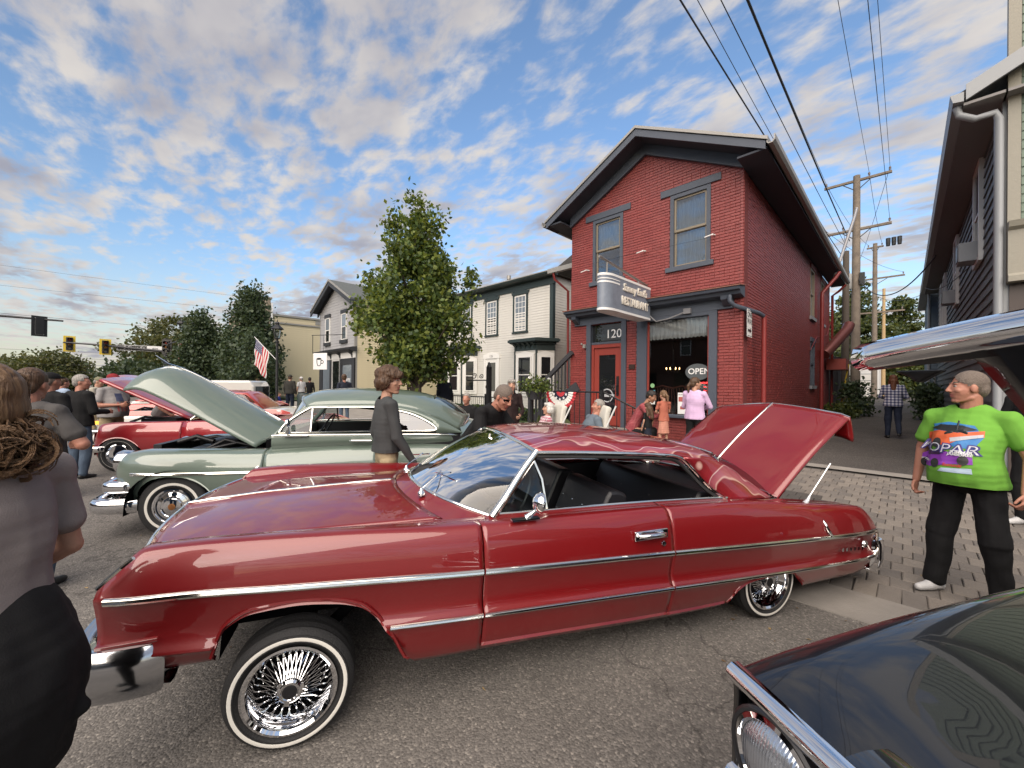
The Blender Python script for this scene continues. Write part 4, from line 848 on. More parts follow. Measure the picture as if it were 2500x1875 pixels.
# ================================================================== STREET LAMP WITH FLAG
sl_ = thing('street_lamp', 'black street lamp with a glass lantern beside the cream building', 'street lamp', (-18.9, 4.75, SW))
MB().lathe([(.16, 0), (.16, .12), (.11, .2), (.09, .7), (.075, .75), (.055, .9), (.05, 3.25), (.08, 3.27), (.08, 3.32), (.04, 3.36), (.04, 3.42)], 12).build('post', M_iron, sl_, smooth=40); lantern_parts(sl_, 0, 0, 3.44, .95)
fl = thing('flag', 'striped flag with stars on a white pole fixed to street lamp', 'flag', (-18.9, 4.75, 2.6))
fdir = Vector((-.62, -.66, 0)).normalized()
MB().tube([(0, 0, 0), tuple(fdir * .95 + Vector((0, 0, 1.0)))], .014, 6).build('flagpole', M_lt, fl)
mf = mat('flag_stripes', (.6, .05, .06), .8); n_, l_, b_ = nodes_of(mf)
att = n_.new('ShaderNodeUVMap'); sp_ = n_.new('ShaderNodeSeparateXYZ'); l_.new(att.outputs[0], sp_.inputs[0])
def nm_(op, a, b=None):
    q = n_.new('ShaderNodeMath'); q.operation = op
    for i, x in enumerate((a, b)):
        if x is None: continue
        if isinstance(x, (int, float)): q.inputs[i].default_value = x
        else: l_.new(x, q.inputs[i])
    return q.outputs[0]
stripe = nm_('GREATER_THAN', nm_('FRACT', nm_('MULTIPLY', sp_.outputs[1], 6.5)), .5)
canton = nm_('MULTIPLY', nm_('LESS_THAN', sp_.outputs[0], .4), nm_('GREATER_THAN', sp_.outputs[1], .462))
st = nm_('LESS_THAN', nm_('ADD', nm_('POWER', nm_('SUBTRACT', nm_('FRACT', nm_('MULTIPLY', sp_.outputs[0], 15)), .5), 2), nm_('POWER', nm_('SUBTRACT', nm_('FRACT', nm_('MULTIPLY', sp_.outputs[1], 15)), .5), 2)), .06)
def cmix(f, a, b):
    q = n_.new('ShaderNodeMix'); q.data_type = 'RGBA'; l_.new(f, q.inputs[0])
    for i, x in ((6, a), (7, b)):
        if isinstance(x, tuple): q.inputs[i].default_value = (*x, 1)
        else: l_.new(x, q.inputs[i])
    return q.outputs[2]
l_.new(cmix(canton, cmix(stripe, (.60, .60, .58), (.42, .03, .04)), cmix(st, (.025, .03, .10), (.6, .6, .6))), b_.inputs['Base Color'])
b = MB(); NX, NY = 26, 14; P = []
top = fdir * .90 + Vector((0, 0, .95)); bot = fdir * .33 + Vector((0, 0, .35)); side = Vector((fdir.y, -fdir.x, 0))
for j in range(NY + 1):
    row = []; hoist = bot.lerp(top, j / NY)
    for i in range(NX + 1):
        s = i / NX; row.append(hoist + fdir * (.10 * s) * (1 - j / NY) + Vector((0, 0, -1.12 * s)) + fdir * .05 * s + side * (.06 * math.sin(s * 9 + j * .5) * (.2 + s)))
    P.append(row)
b.grid(P); o = b.build('cloth', mf, fl, smooth=180)
uv = o.data.uv_layers.new(name='UVMap')
for p in o.data.polygons:
    for li, vi in zip(p.loop_indices, p.vertices): uv.data[li].uv = ((vi % (NX + 1)) / NX, (vi // (NX + 1)) / NY)
f2 = thing('flag', 'small furled striped flag by the double lantern post', 'flag', (-42.4, 3.4, 3.2)); 
b = MB(); b.grid([[(.0 + .12 * math.sin(i * .9), .25 * j, 1.9 - .19 * i) for i in range(11)] for j in range(4)]); o = b.build('cloth', mf, f2, smooth=180); uv = o.data.uv_layers.new(name='UVMap')
for p in o.data.polygons:
    for li, vi in zip(p.loop_indices, p.vertices): uv.data[li].uv = (.45 + (vi % 11) / 25, (vi // 11) / 3)
MB().tube([(0, .8, -3.1), (0, .8, 2.3)], .03, 6).build('flagpole', M_lt, f2)
# ================================================================== TREES AND PLANTS
def leafmat(name, c, c2):
    m = mat(name, c, .55, spec=.4, var=(2.2, .9, c2)); b = m.node_tree.nodes['Principled BSDF']; b.inputs['Subsurface Weight'].default_value = 0
    n, l, b = nodes_of(m); tr = n.new('ShaderNodeBsdfTranslucent'); tr.inputs[0].default_value = (c[0] * 1.6, c[1] * 1.5, c[2] * .8, 1); mx = n.new('ShaderNodeMixShader'); mx.inputs[0].default_value = .28
    o = n['Material Output']; l.new(b.outputs[0], mx.inputs[1]); l.new(tr.outputs[0], mx.inputs[2]); l.new(mx.outputs[0], o.inputs[0]); return m
ML1 = [leafmat('hornbeam_leaf_a', (.10, .15, .034), (.062, .10, .026)), leafmat('hornbeam_leaf_b', (.18, .215, .042), (.11, .15, .03)), leafmat('hornbeam_leaf_c', (.05, .085, .024), (.034, .058, .02))]
ML2 = [leafmat('dark_leaf_a', (.042, .068, .038), (.03, .05, .03)), leafmat('dark_leaf_b', (.065, .092, .045), (.045, .068, .034))]
ML3 = [leafmat('far_leaf_a', (.105, .105, .035), (.065, .075, .025)), leafmat('far_leaf_b', (.07, .085, .03), (.045, .06, .022))]
ML4 = [leafmat('spruce_a', (.035, .060, .022), (.06, .08, .025)), leafmat('spruce_b', (.10, .115, .025), (.05, .07, .02))]
M_bark = mat('grey_bark', (.075, .06, .048), .95, bump=(25, .6, 6))
def leaf_mesh(C, size, mats, aspect=1.5, droop=.4):
    """one folded leaf (two triangles pairs) at every row of C"""
    n = len(C); d = rng.normal(size=(n, 3)); d[:, 2] -= droop; d /= np.linalg.norm(d, axis=1)[:, None]
    u = np.cross(d, rng.normal(size=(n, 3))); u /= np.linalg.norm(u, axis=1)[:, None]; s = size * rng.uniform(.65, 1.3, n)[:, None]
    nn = np.cross(d, u)
    a = C - d * s * aspect / 2; c = C + d * s * aspect / 2; l = C + u * s * .5 + nn * s * .12; r = C - u * s * .5 + nn * s * .12
    V = np.stack([a, l, c, r], 1).reshape(-1, 3)
    me = bpy.data.meshes.new('leaves'); me.vertices.add(4 * n); me.vertices.foreach_set('co', V.ravel().astype(np.float32))
    me.loops.add(4 * n); me.loops.foreach_set('vertex_index', np.arange(4 * n, dtype=np.int32)); me.polygons.add(n)
    me.polygons.foreach_set('loop_start', np.arange(0, 4 * n, 4, dtype=np.int32)); me.update(calc_edges=True)
    me.polygons.foreach_set('material_index', rng.integers(0, len(mats), n).astype(np.int32))
    for m in mats: me.materials.append(m)
    return me
def tree(label, loc, zr, nclump, nleaf, size, mats, group=None, trunk=None, name='tree', clump=.28, cat='tree', shell=.55, flat=1.0, limbs=10, rag=1.0, spires=()):
    """zr: list of (height, radius) of the crown envelope"""
    t = thing(name, label, cat, loc, group=group); f = interp(zr); z0, z1 = zr[0][0], zr[-1][0]
    C = []; cen = []
    for i in range(nclump):
        while True:
            z = rng.uniform(z0, z1); rr = f(z)
            if rng.random() < (rr / max(r for _, r in zr)) ** 1.2 + .03: break
        q = rr * (shell + (1 - shell) * math.sqrt(rng.random())) if rng.random() < .8 else rr * rng.random(); a = rng.uniform(0, 2 * math.pi)
        q *= 1 + rag * (.16 * math.sin(3 * a + z * 2.1) + .10 * math.sin(5 * a - z * 3.3))
        c = np.array([q * math.cos(a), q * math.sin(a), z])
        if spires and i < nclump * .22:
            sx_, sy_, sz0, sz1 = spires[i % len(spires)]; qz = rng.random(); c = np.array([sx_ * (1 + .2 * qz), sy_ * (1 + .2 * qz), sz0 + (sz1 - sz0) * qz]) + rng.normal(size=3) * (.16 * (1 - qz) + .03)
        cen.append(c)
        k = int(nleaf * rng.uniform(.5, 1.4)); C.append(c + rng.normal(size=(k, 3)) * clump * np.array([1, 1, flat]))
    link('crown', leaf_mesh(np.concatenate(C), size, mats), t)
    b = MB()
    for st in trunk or [((0, 0), (0, 0), .12)]:
        (bx, by), (tx, ty), r = st; zt_ = z0 + (z1 - z0) * .75
        b.tube([(bx, by, 0), (bx * .6 + tx * .1, by * .6 + ty * .1, z0 * .9), (tx * .6, ty * .6, (z0 + zt_) / 2), (tx, ty, zt_)], [r, r * .8, r * .5, r * .12], 8)
    for i in range(limbs):
        c = cen[i * len(cen) // limbs]; zs = max(z0 * .7, c[2] - .9 * math.hypot(c[0], c[1])); b.tube([(0, 0, zs), tuple(c * .55 + np.array([0, 0, zs * .45])), tuple(c)], [.05, .03, .008], 5)
    b.build('trunk', M_bark, t, smooth=60); return t
tree('round topped young street tree with several stems before the white house', (-9.95, 6.05, SW), [(1.7, .45), (2.1, .95), (2.8, 1.30), (3.8, 1.28), (4.6, .92), (5.2, .55), (5.8, .25), (6.2, .1)], 560, 40, .088, ML1, rag=1.5, limbs=26, spires=((.05, .1, 5.2, 7.1), (.45, .35, 4.8, 6.4), (-.4, -.45, 4.9, 6.6), (.3, -.3, 5, 6.8), (-.85, .3, 3.8, 5.6), (.95, .1, 3.6, 5.3), (.5, -.9, 3.8, 5.5), (-.3, .95, 4, 5.4), (-1.0, -.75, 3.2, 4.9), (.9, .95, 3, 4.8)), trunk=[((0, 0), (0, 0), .09), ((.12, .05), (.5, .2), .06), ((-.14, .0), (-.5, -.2), .065), ((.35, -.1), (.9, -.3), .055), ((-.3, .15), (-.7, .5), .05)], clump=.135, shell=.45)
tree('leafy limb spur low on the left of the street tree', (-11.4, 6.2, SW), [(2.5, .2), (3.0, .5), (3.5, .35), (3.9, .06)], 26, 45, .105, ML1, name='small_tree', clump=.2, limbs=4, trunk=[((1.0, 0), (0, 0), .04)])
tree('dark columnar tree behind the flag and lamp', (-34.6, 7.0, SW), [(.6, 1.2), (2.2, 1.7), (4, 1.6), (6, 1.15), (7.4, .7), (8.9, .1)], 340, 45, .17, ML2, 'dark street trees', clump=.34)
tree('dark narrow tree left of the tallest dark tree', (-40.6, 4.8, SW), [(.6, 1.1), (2.2, 1.6), (4.0, 1.4), (5.4, .9), (6.6, .5), (7.4, .1)], 300, 45, .17, ML2, 'dark street trees', clump=.34)
tree('dark bushy tree right behind the double lantern post', (-38.4, 7.6, SW), [(.6, 1.2), (2.0, 1.7), (3.6, 1.5), (5, 1.0), (6.0, .2)], 260, 45, .18, ML2, 'dark street trees', clump=.36)
tree('young tree right of the street lamp with loose branches', (-24.0, 4.9, SW), [(1.4, .4), (2.3, .9), (3.2, .7), (3.9, .3), (4.3, .05)], 60, 36, .13, ML2, 'dark street trees', clump=.24)
tree('large spreading sunlit tree beyond the traffic lights', (-66, 6.0, 0), [(1.5, 3), (3.2, 5.2), (5.6, 6.2), (7.5, 5.2), (9.0, 3), (10, .4)], 330, 42, .26, ML3, 'trees beyond the junction', clump=.55, shell=.35, flat=.5)
tree('second sunlit tree beyond the junction left of the large one', (-74, -5.6, 0), [(.5, 2), (1.6, 3), (3, 3), (4.2, 1.6), (5, .3)], 160, 42, .24, ML3, 'trees beyond the junction', clump=.7, flat=.6)
tree('low rounded tree at far left beyond the junction', (-84, -22, 0), [(.5, 3), (2, 5), (4.4, 4.6), (6, 2.6), (7, .3)], 220, 40, .32, ML3, 'trees beyond the junction', clump=.9, flat=.6)
tree('low dark green tree under the mast arm', (-60, 1.6, 0), [(.5, 2), (1.5, 2.6), (2.6, 2), (3.4, .3)], 150, 42, .3, ML2, 'trees beyond the junction', clump=.6)
tree('bushy tree under the street name sign', (-58, 9.0, 0), [(.5, 2.5), (2.4, 3.4), (4, 2.6), (5.4, .4)], 180, 42, .3, ML2, 'trees beyond the junction', clump=.6)
tree('tree far left low on the horizon', (-120, -14, 0), [(.5, 6), (2, 9), (4, 7), (5.5, .5)], 200, 40, .45, ML3, 'trees beyond the junction', clump=1.2, flat=.6)
for (lx_, ly, h, lab_) in ((-6.4, 42, 10.5, 'tall spruce left of the tall utility pole'), (-3.4, 52, 12.5, 'spruce between the two utility poles'), (-.2, 57, 11, 'spruce right of the second utility pole'), (3.2, 58, 9.5, 'spruce by the blue building')):
    tree(lab_, (lx_, ly, .6), [(.5, 2.4), (2, 2.9), (h * .5, 2.2), (h * .8, 1.0), (h, .05)], 330, 42, .22, ML4, 'spruces behind the alley', clump=.36, flat=.45, name='spruce_tree')
tree('dark bushy tree closing the end of the alley', (.9, 62, .6), [(.2, 2.5), (2, 3.4), (4, 2.6), (5.5, .3)], 200, 40, .22, ML2, clump=.4)
for (lx_, ly, lab_, r_, h_) in ((-1.45, 22.0, 'leafy weed bush at the foot of the tall pole', .5, 1.5), (.62, 21.5, 'leafy bush against the green building in the alley', .34, 1.2), (-1.9, 20.6, 'low weeds along the restaurant back wall', .5, .5), (.75, 25.2, 'bush by the blue building corner', .4, 1.3)):
    tree(lab_, (lx_, ly, gz(ly)), [(.1, r_ * .6), (h_ * .4, r_), (h_ * .8, r_ * .7), (h_, .05)], 40, 30, .10, ML4 if 'low' in lab_ else ML2, 'alley weeds', clump=.14, name='bush', cat='bush', limbs=4, trunk=[((0, 0), (0, 0), .02)])
hd = thing('hedge', 'low clipped hedge along the lawn before the white house', 'hedge', (-12.5, 10.6, .35))
C = np.column_stack([rng.uniform(-4, 4.4, 6000), rng.uniform(-.5, .5, 6000), rng.uniform(0, .45, 6000)]); link('foliage', leaf_mesh(C, .08, ML1[:1] + ML2), hd)
MB().box(-4, 4.4, -.42, .42, 0, .36).build('hedge_core', mat('hedge_core_green', (.015, .024, .01), .9), hd)
# planter with white flowers
pl = thing('flower_planter', 'planter of white petunias hung on the porch railing', 'planter', (-7.0, 7.85, 1.28))
MB().lathe([(.16, 0), (.24, .22), (.26, .24)], 16).build('pot', M_charc, pl, smooth=50)
C = rng.normal(size=(900, 3)) * np.array([.24, .16, .11]) + np.array([.05, 0, .36]); link('leaves', leaf_mesh(C, .05, ML3[1:] + ML1), pl)
for i in range(24):
    a = rng.uniform(0, 6.28); p = (.05 + .30 * rng.normal() * .8, -.05 + .13 * rng.normal(), .46 + .09 * rng.normal())
    MB().lathe([(.004, 0), (.02, .01), (.045, .018), (.03, .02), (0, .012)], 5, Matrix.Translation(p) @ Matrix.Rotation(rng.uniform(-.9, .9), 4, 'X') @ Matrix.Rotation(rng.uniform(-.9, .9), 4, 'Y')).build('flower', M_lt, pl)
pk = thing('potted_plant', 'leafy potted plant with pink bloom at the foot of the railing', 'plant', (-5.7, 7.0, sw(7.0)))
MB().lathe([(.14, 0), (.2, .3), (.21, .32)], 14).build('pot', M_charc, pk, smooth=50)
C = rng.normal(size=(160, 3)) * np.array([.22, .2, .10]) + np.array([0, 0, .46]); link('leaves', leaf_mesh(C, .13, ML3[1:], 2.6), pk); MB().ball((-.25, -.1, .5), (.07, .07, .05)).build('bloom', mat('pink_bloom', (.5, .03, .12), .7), pk)
# bunting
bt = thing('bunting', 'pleated red white and navy bunting with stars on porch railing', 'bunting', (-6.15, 7.92, 1.50))
mb_ = mat('bunting_cloth', (.6, .6, .6), .85); n_, l_, b_ = nodes_of(mb_); at_ = n_.new('ShaderNodeUVMap'); sp_ = n_.new('ShaderNodeSeparateXYZ'); l_.new(at_.outputs[0], sp_.inputs[0])
rp = n_.new('ShaderNodeValToRGB'); rp.color_ramp.interpolation = 'CONSTANT'; l_.new(sp_.outputs[1], rp.inputs[0])
els = rp.color_ramp.elements; els[0].position = 0; els[0].color = (.42, .03, .04, 1); els[1].position = .22; els[1].color = (.012, .014, .035, 1)
for p_, c_ in ((.48, (.66, .65, .62)), (.80, (.42, .03, .04))): e = els.new(p_); e.color = (*c_, 1)
l_.new(rp.outputs[0], b_.inputs['Base Color'])
b = MB(); NA, NR = 60, 8; P = []
for j in range(NR + 1):
    r = .03 + .42 * j / NR; P.append([(r * 1.05 * math.cos(math.pi + math.pi * i / NA), -.03 + .018 * math.sin(i * 1.6) * j / NR, r * .95 * math.sin(math.pi + math.pi * i / NA)) for i in range(NA + 1)])
b.grid(P); o = b.build('cloth', mb_, bt, smooth=180); uv = o.data.uv_layers.new(name='UVMap')
for p in o.data.polygons:
    for li, vi in zip(p.loop_indices, p.vertices): uv.data[li].uv = ((vi % (NA + 1)) / NA, (vi // (NA + 1)) / NR)
for i in range(5):
    a = math.pi + math.pi * (i + .5) / 5; cx, cz = .20 * math.cos(a), .19 * math.sin(a)
    MB().prism([(cx + (.045 if k % 2 == 0 else .018) * math.sin(k * math.pi / 5), cz + (.045 if k % 2 == 0 else .018) * math.cos(k * math.pi / 5)) for k in range(10)], -.062, -.058).build('star', M_lt, bt)
# scroll bracket sign post in front of white house
spz = thing('scroll_sign_post', 'black iron post with scrolled empty sign bracket before white house', 'sign post', (-9.0, 8.0, sw(8)))
MB().box(-.06, .06, -.06, .06, 0, 1.95).lathe([(.085, 1.95), (.06, 2.0), (.02, 2.1), (0, 2.12)], 8).build('post', M_iron, spz)
MB().tube([(0, 0, 1.55), (-1.05, .0, 1.55)], .02, 6).tube([(-.7 + .12 * math.cos(t) * (1 - t / 14), 0, 1.68 + .1 * math.sin(t) * (1 - t / 14)) for t in lin(0, 9, 30)], .012, 5).tube([(-.35 + .13 * math.cos(t) * (1 - t / 14), 0, 1.69 + .11 * math.sin(t) * (1 - t / 14)) for t in lin(3.1, 12, 30)], .012, 5).tube([(-1.05, 0, 1.55), (-1.1, 0, 1.62), (-1.05, 0, 1.68), (-1.0, 0, 1.63)], .012, 5).build('bracket', M_iron, spz)
# black fence pieces seen through the green car
fe = thing('iron_fence', 'low black iron fence beyond the green car', 'fence', (-11.4, 8.4, sw(8.4)))
for i in range(4): MB().box(i * .9 - .03, i * .9 + .03, -.03, .03, 0, 1.1).build('post', M_iron, fe)
MB().tube([(0, 0, 1.0), (2.7, 0, 1.0)], .02, 6).build('rail', M_iron, fe); MB().tube([(0, 0, .15), (2.7, 0, .15)], .016, 6).build('rail', M_iron, fe)
pm = MB().tube([(0, 0, .15), (0, 0, 1.0)], .008, 5).mesh(M_iron)
for i in range(1, 27): link('picket', pm, fe, (i * .1, 0, 0))
# far left house corner, trash bin, table
fh = thing('far_red_house', 'small dark red house roof corner at the far left edge', 'house', (-50.6, -8.6, 0))
MB().box(-6, 1.3, -8, 0, 0, 4.4).build('wall', mat('dark_red_siding', (.14, .04, .035), .8), fh); MB().prism([(-9, 6.6), (.9, 4.3), (.9, 4.1), (-9, 6.4)], -7, 2.2, 'x').prism([(-9, 6.6), (-9, 6.4), (-19, 4.1), (-19, 4.3)], -7, 2.2, 'x').build('roof', M_shing, fh, recalc=True)
tb = thing('trash_can', 'green slatted trash can beside the coffee shop', 'bin', (-20.5, 6.3, sw(6.3))); MB().lathe([(.26, 0), (.28, .9), (.25, .95), (.2, 1.0)], 14).build('body', M_gtrim, tb, smooth=40)
# ================================================================== CARS
def cr(pts, k=4):
    """Catmull-Rom through 2D/3D points"""
    P = [np.array(p, float) for p in pts]; P = [2 * P[0] - P[1]] + P + [2 * P[-1] - P[-2]]; out = []
    for i in range(1, len(P) - 2):
        for j in range(k):
            t = j / k; a, b, c, d = P[i - 1:i + 3]
            out.append(tuple(.5 * (2 * b + (c - a) * t + (2 * a - 5 * b + 4 * c - d) * t * t + (-a + 3 * b - 3 * c + d) * t**3)))
    out.append(tuple(P[-2])); return out
def side_grid(ss, prof, zb, sg, wob=None):
    """grid of body side points; prof(s)->[(y,z)..] bottom to top, cut off below zb(s); sg = -1 for the side towards -y"""
    G = []
    for s in ss:
        p = prof(s); cut = zb(s); out = []
        yc = None
        for i in range(len(p)):
            if p[i][1] >= cut:
                if i == 0 or p[i - 1][1] >= cut: yc = yc or p[0]
                else:
                    t = (cut - p[i - 1][1]) / max(p[i][1] - p[i - 1][1], 1e-6); yc = (p[i - 1][0] + t * (p[i][0] - p[i - 1][0]), cut)
                break
        if yc is None: yc = p[-1]
        for q in p: out.append((s, sg * (q[0] if q[1] >= cut else yc[0]), q[1] if q[1] >= cut else yc[1]))
        G.append(out)
    return G
def side_panel(name, par, m, s0, s1, prof, zb, extra=(), step=.025):
    objs = []
    n = max(2, int((s1 - s0) / step)); ss = sorted(set([round(x, 4) for x in lin(s0, s1, n)] + [round(e, 4) for e in extra if s0 < e < s1]))
    for sg in (-1, 1):
        G = side_grid(ss, prof, zb, sg); b = MB(); b.grid(G, flip=(sg < 0)); o = b.build(name, m, par, smooth=50)
        md = o.modifiers.new('s', 'SOLIDIFY'); md.thickness = .018; md.offset = -1; objs.append(o)
    return objs
def trim_strip(name, par, m, pts, w, h):
    """half-round moulding along points, w vertical size, h projection (towards outside given by sign of y)"""
    b = MB(); P = [Vector(p) for p in pts]; rows = []
    for i, p in enumerate(P):
        d = (P[min(i + 1, len(P) - 1)] - P[max(i - 1, 0)]).normalized(); out = Vector((0, -1 if p.y < 0 else 1, 0)); out = (out - d * out.dot(d)).normalized(); up = d.cross(out).normalized()
        if up.z < 0 and abs(up.z) > .5: up = -up
        rows.append([tuple(p + up * w * .5 * c + out * h * s_) for c, s_ in ((-1, -.2), (-.9, .55), (-.3, 1), (.3, .75), (.55, 1.0), (.95, .5), (1, -.2))])
    b.grid(rows); return b.build(name, m, par, smooth=40)
def tyre_set(par, x, y, z, Rt, rim_r, ww_r, ww_w, width, kind, sg, steer=0, camber=0, lab='wheel'):
    """wheel whose outer face looks along sg*y"""
    wl = link('wheel', None, par, (x, y, z)); wl.empty_display_size = .05
    wl.rotation_euler = (R(90 if sg < 0 else -90) + R(camber), 0, R(steer)); h = width / 2     # local +Z is outward
    prof = [(rim_r - .01, h * .55), (rim_r + .012, h * .80), (rim_r + .035, h * .97), (ww_r - ww_w - .006, h * 1.0), (ww_r - ww_w, h * .995), (ww_r, h * .985), (ww_r + .006, h * .97), (Rt - .022, h * .90), (Rt - .008, h * .80), (Rt, h * .66)]
    tread = []
    for q in (.66, .45, .40, .22, .17, -.17, -.22, -.40, -.45, -.66): tread.append((Rt, h * q))
    T = prof + [(Rt - (.007 if i in (1, 2, 5, 6) else 0), t[1]) for i, t in enumerate(tread)][1:] + [(Rt - .03, -h * .9), (rim_r, -h * .6)]
    tb_ = MB().lathe(T, 64); tb_.build('tyre', M_rubber, wl, smooth=38)
    # tread blocks
    MB().lathe([(ww_r - ww_w, h * .997), (ww_r - ww_w * .5, h * 1.012), (ww_r, h * .99)], 64).build('whitewall', M_whitewall, wl, smooth=60)
    if kind == 'wire':
        MB().lathe([(rim_r + .006, h * .86), (rim_r + .010, h * .95), (rim_r, h * .97), (rim_r - .012, h * .88), (rim_r - .018, h * .62), (rim_r - .030, h * .50), (rim_r - .036, h * .2), (rim_r - .048, -h * .05), (rim_r - .050, -h * .5), (rim_r - .09, -h * .55), (.0, -h * .6)], 64).build('rim', M_chrome, wl, smooth=35)
        sp = MB(); rr = rim_r - .046
        MB().lathe([(rim_r - .055, -h * .42), (0, -h * .42)], 32).build('spoke_shade_disc', M_dark, wl)  # added black disc: shade deep between the spokes, put in as colour
        for k in range(30):
            a = 2 * math.pi * k / 30
            for (da, zh, zr_) in ((.22, .72, -.02), (-.22, .72, -.02)):
                sp.tube([(.042 * math.cos(a + da * 1.6), .042 * math.sin(a + da * 1.6), h * zh), (rr * math.cos(a), rr * math.sin(a), h * zr_)], .0023, 4, caps=False)
            sp.ball((rr * math.cos(a), rr * math.sin(a), h * .0), .0055, 5, 4)
        sp.build('spokes', M_chrome, wl)
        MB().lathe([(.046, h * .1), (.046, h * .80), (.052, h * .84), (.052, h * .95), (.044, h * 1.02), (.036, h * 1.02), (.033, h * .98), (0, h * .98)], 28).build('hub', M_chrome, wl, smooth=35)
        MB().lathe([(.031, h * .985), (.024, h * 1.0), (0, h * 1.0)], 20).build('hub_badge', M_black, wl)
        for a in (0.3, 2.4, 4.5): MB().box(.036, .062, -.011, .011, h * .86, h * .99, M=Matrix.Rotation(a, 4, 'Z')).build('knock_off_blade', M_chrome, wl)
    elif kind == 'disc':
        MB().lathe([(rim_r + .008, h * .86), (rim_r + .01, h * .93), (rim_r - .006, h * .93), (rim_r - .015, h * .75), (rim_r - .03, h * .72), (rim_r - .035, h * .86), (rim_r * .62, h * .98), (rim_r * .58, h * .93), (rim_r * .50, h * .93), (rim_r * .46, h * 1.02), (rim_r * .28, h * 1.08), (0, h * 1.10)], 48).build('hubcap', M_chrome, wl, smooth=30)
        MB().lathe([(.035, h * 1.10), (.025, h * 1.125), (0, h * 1.13)], 20).build('hub_badge', mat('copper_badge', (.45, .20, .08), .35, .8), wl, smooth=40)
    else:
        MB().lathe([(rim_r + .008, h * .86), (rim_r - .006, h * .93), (rim_r - .02, h * .6), (rim_r * .5, h * .4), (0, h * .5)], 32).build('hubcap', M_chrome, wl, smooth=30)
    return wl
def strip_on(prof, zf, ss, sg, off=.003):
    out = []
    for s in ss:
        p = prof(s); z = zf(s)
        for i in range(len(p) - 1):
            if p[i][1] <= z <= p[i + 1][1]:
                t = (z - p[i][1]) / max(p[i + 1][1] - p[i][1], 1e-6); y = p[i][0] + t * (p[i + 1][0] - p[i][0]); break
        else: y = p[-1][0]
        out.append((s, sg * (y + off), z))
    return out
def quad_sheet(name, par, m, A, B, n=10, k=6, bulge=0, smooth=60, solid=0, axis=(0, 0, 1)):
    """sheet between polylines A and B (same length), bulged"""
    A = cr(A, n); B = cr(B, n); rows = []
    for j in range(k + 1):
        t = j / k; rows.append([tuple(np.array(a) * (1 - t) + np.array(b) * t + np.array(axis) * bulge * 4 * t * (1 - t)) for a, b in zip(A, B)])
    b = MB(); b.grid(rows); return b.build(name, m, par, smooth=smooth, solid=solid)
# ------------------------------------------------------------------ the red lowrider
M_red = paint('candy_red_paint', (.180, .004, .006), .1, .4, 1.55)
M_carglass = glass('car_glass', (.55, .62, .62), .95, .02)
M_trimch = mat('trim_chrome', (.86, .84, .78), .10, 1)
IMP = Vector((-1.947, .554, 0)); IA = R(64.64)
ax = Vector((math.cos(IA), math.sin(IA), 0)); ay = Vector((-math.sin(IA), math.cos(IA), 0))
car = thing('lowrider_car', 'candy red sixties hardtop coupe with raised nose and open trunk', 'car', tuple(IMP + ay * .93), IA)
Yw = interp([(-.70, .895), (-.55, .925), (-.2, .945), (.3, .955), (.9, .962), (2.5, .962), (3.4, .95), (4.0, .925), (4.25, .885), (4.36, .83)])
zL = interp([(-.70, .555), (.43, .493), (.89, .469), (2.12, .408), (4.12, .303), (4.36, .292)])
zU = interp([(-.70, .778), (-.44, .779), (.012, .752), (.9, .693), (2.12, .627), (4.23, .501), (4.36, .494)])
zS = interp([(-.70, .835), (-.645, .885), (-.56, .957), (-.34, .965), (.16, .951), (.86, .915), (2.0, .890), (2.77, .855), (3.3, .800), (3.9, .725), (4.12, .690), (4.22, .640), (4.30, .56), (4.36, .505)])
zB0 = interp([(-.70, .43), (-.31, .433), (.55, .250), (.9, .236), (2.6, .165), (3.42, .165), (4.36, .13)])
archF = interp([(-.303, .43), (-.300, .47), (-.281, .546), (-.252, .61), (-.147, .665), (.012, .675), (.183, .655), (.29, .620), (.346, .575), (.423, .474), (.502, .316), (.552, .250)])
archR = interp([(2.6, .165), (2.63, .215), (2.678, .284), (2.779, .343), (2.904, .362), (3.1, .362), (3.211, .338), (3.257, .299), (3.42, .17)])
def izb(s):
    if -.303 <= s <= .552: return archF(s)
    if 2.6 <= s <= 3.42: return archR(s)
    return zB0(s)
def iprof(s):
    Y, b0, l_, u, t = Yw(s), zB0(s), zL(s), zU(s), zS(s); d = u - l_; e = max(t - u, .01)
    q = [(Y - .085, b0), (Y - .05, b0 + .3 * (l_ - b0)), (Y - .014, b0 + .85 * (l_ - b0)), (Y + .002, l_), (Y - .020, l_ + .16 * d), (Y - .026, l_ + .38 * d), (Y - .012, l_ + .75 * d), (Y + .003, u), (Y - .004, u + .28 * e), (Y - .016, u + .55 * e), (Y - .036, u + .80 * e), (Y - .062, u + .955 * e), (Y - .095, t), (Y - .15, t - .004)]
    return cr(q, 3)
ex = [-.303, -.3025, -.30, .552, .548, 2.6, 2.605, 3.42, 3.415] + lin(-.31, .56, 60) + lin(2.59, 3.43, 50)
side_panel('front_fender', car, M_red, -.70, .889, iprof, izb, ex)
dr_ = lambda s: izb(s) + .05
side_panel('door', car, M_red, .896, 2.112, iprof, lambda s: zB0(s) + .055); side_panel('rocker_panel', car, M_red, .889, 2.6, lambda s: [p for p in [(Yw(s) - .09, zB0(s)), (Yw(s) - .078, zB0(s) + .03), (Yw(s) - .068, zB0(s) + .052)]], lambda s: 0)
side_panel('rear_quarter', car, M_red, 2.118, 4.36, iprof, lambda s: izb(s) if s > 2.6 else zB0(s) + .05, ex)
MB().prism([(.60, .27), (3.0, .17), (3.0, .22), (.60, .32)], -.83, .83, 'y').build('floor_pan', M_dark, car, recalc=True)
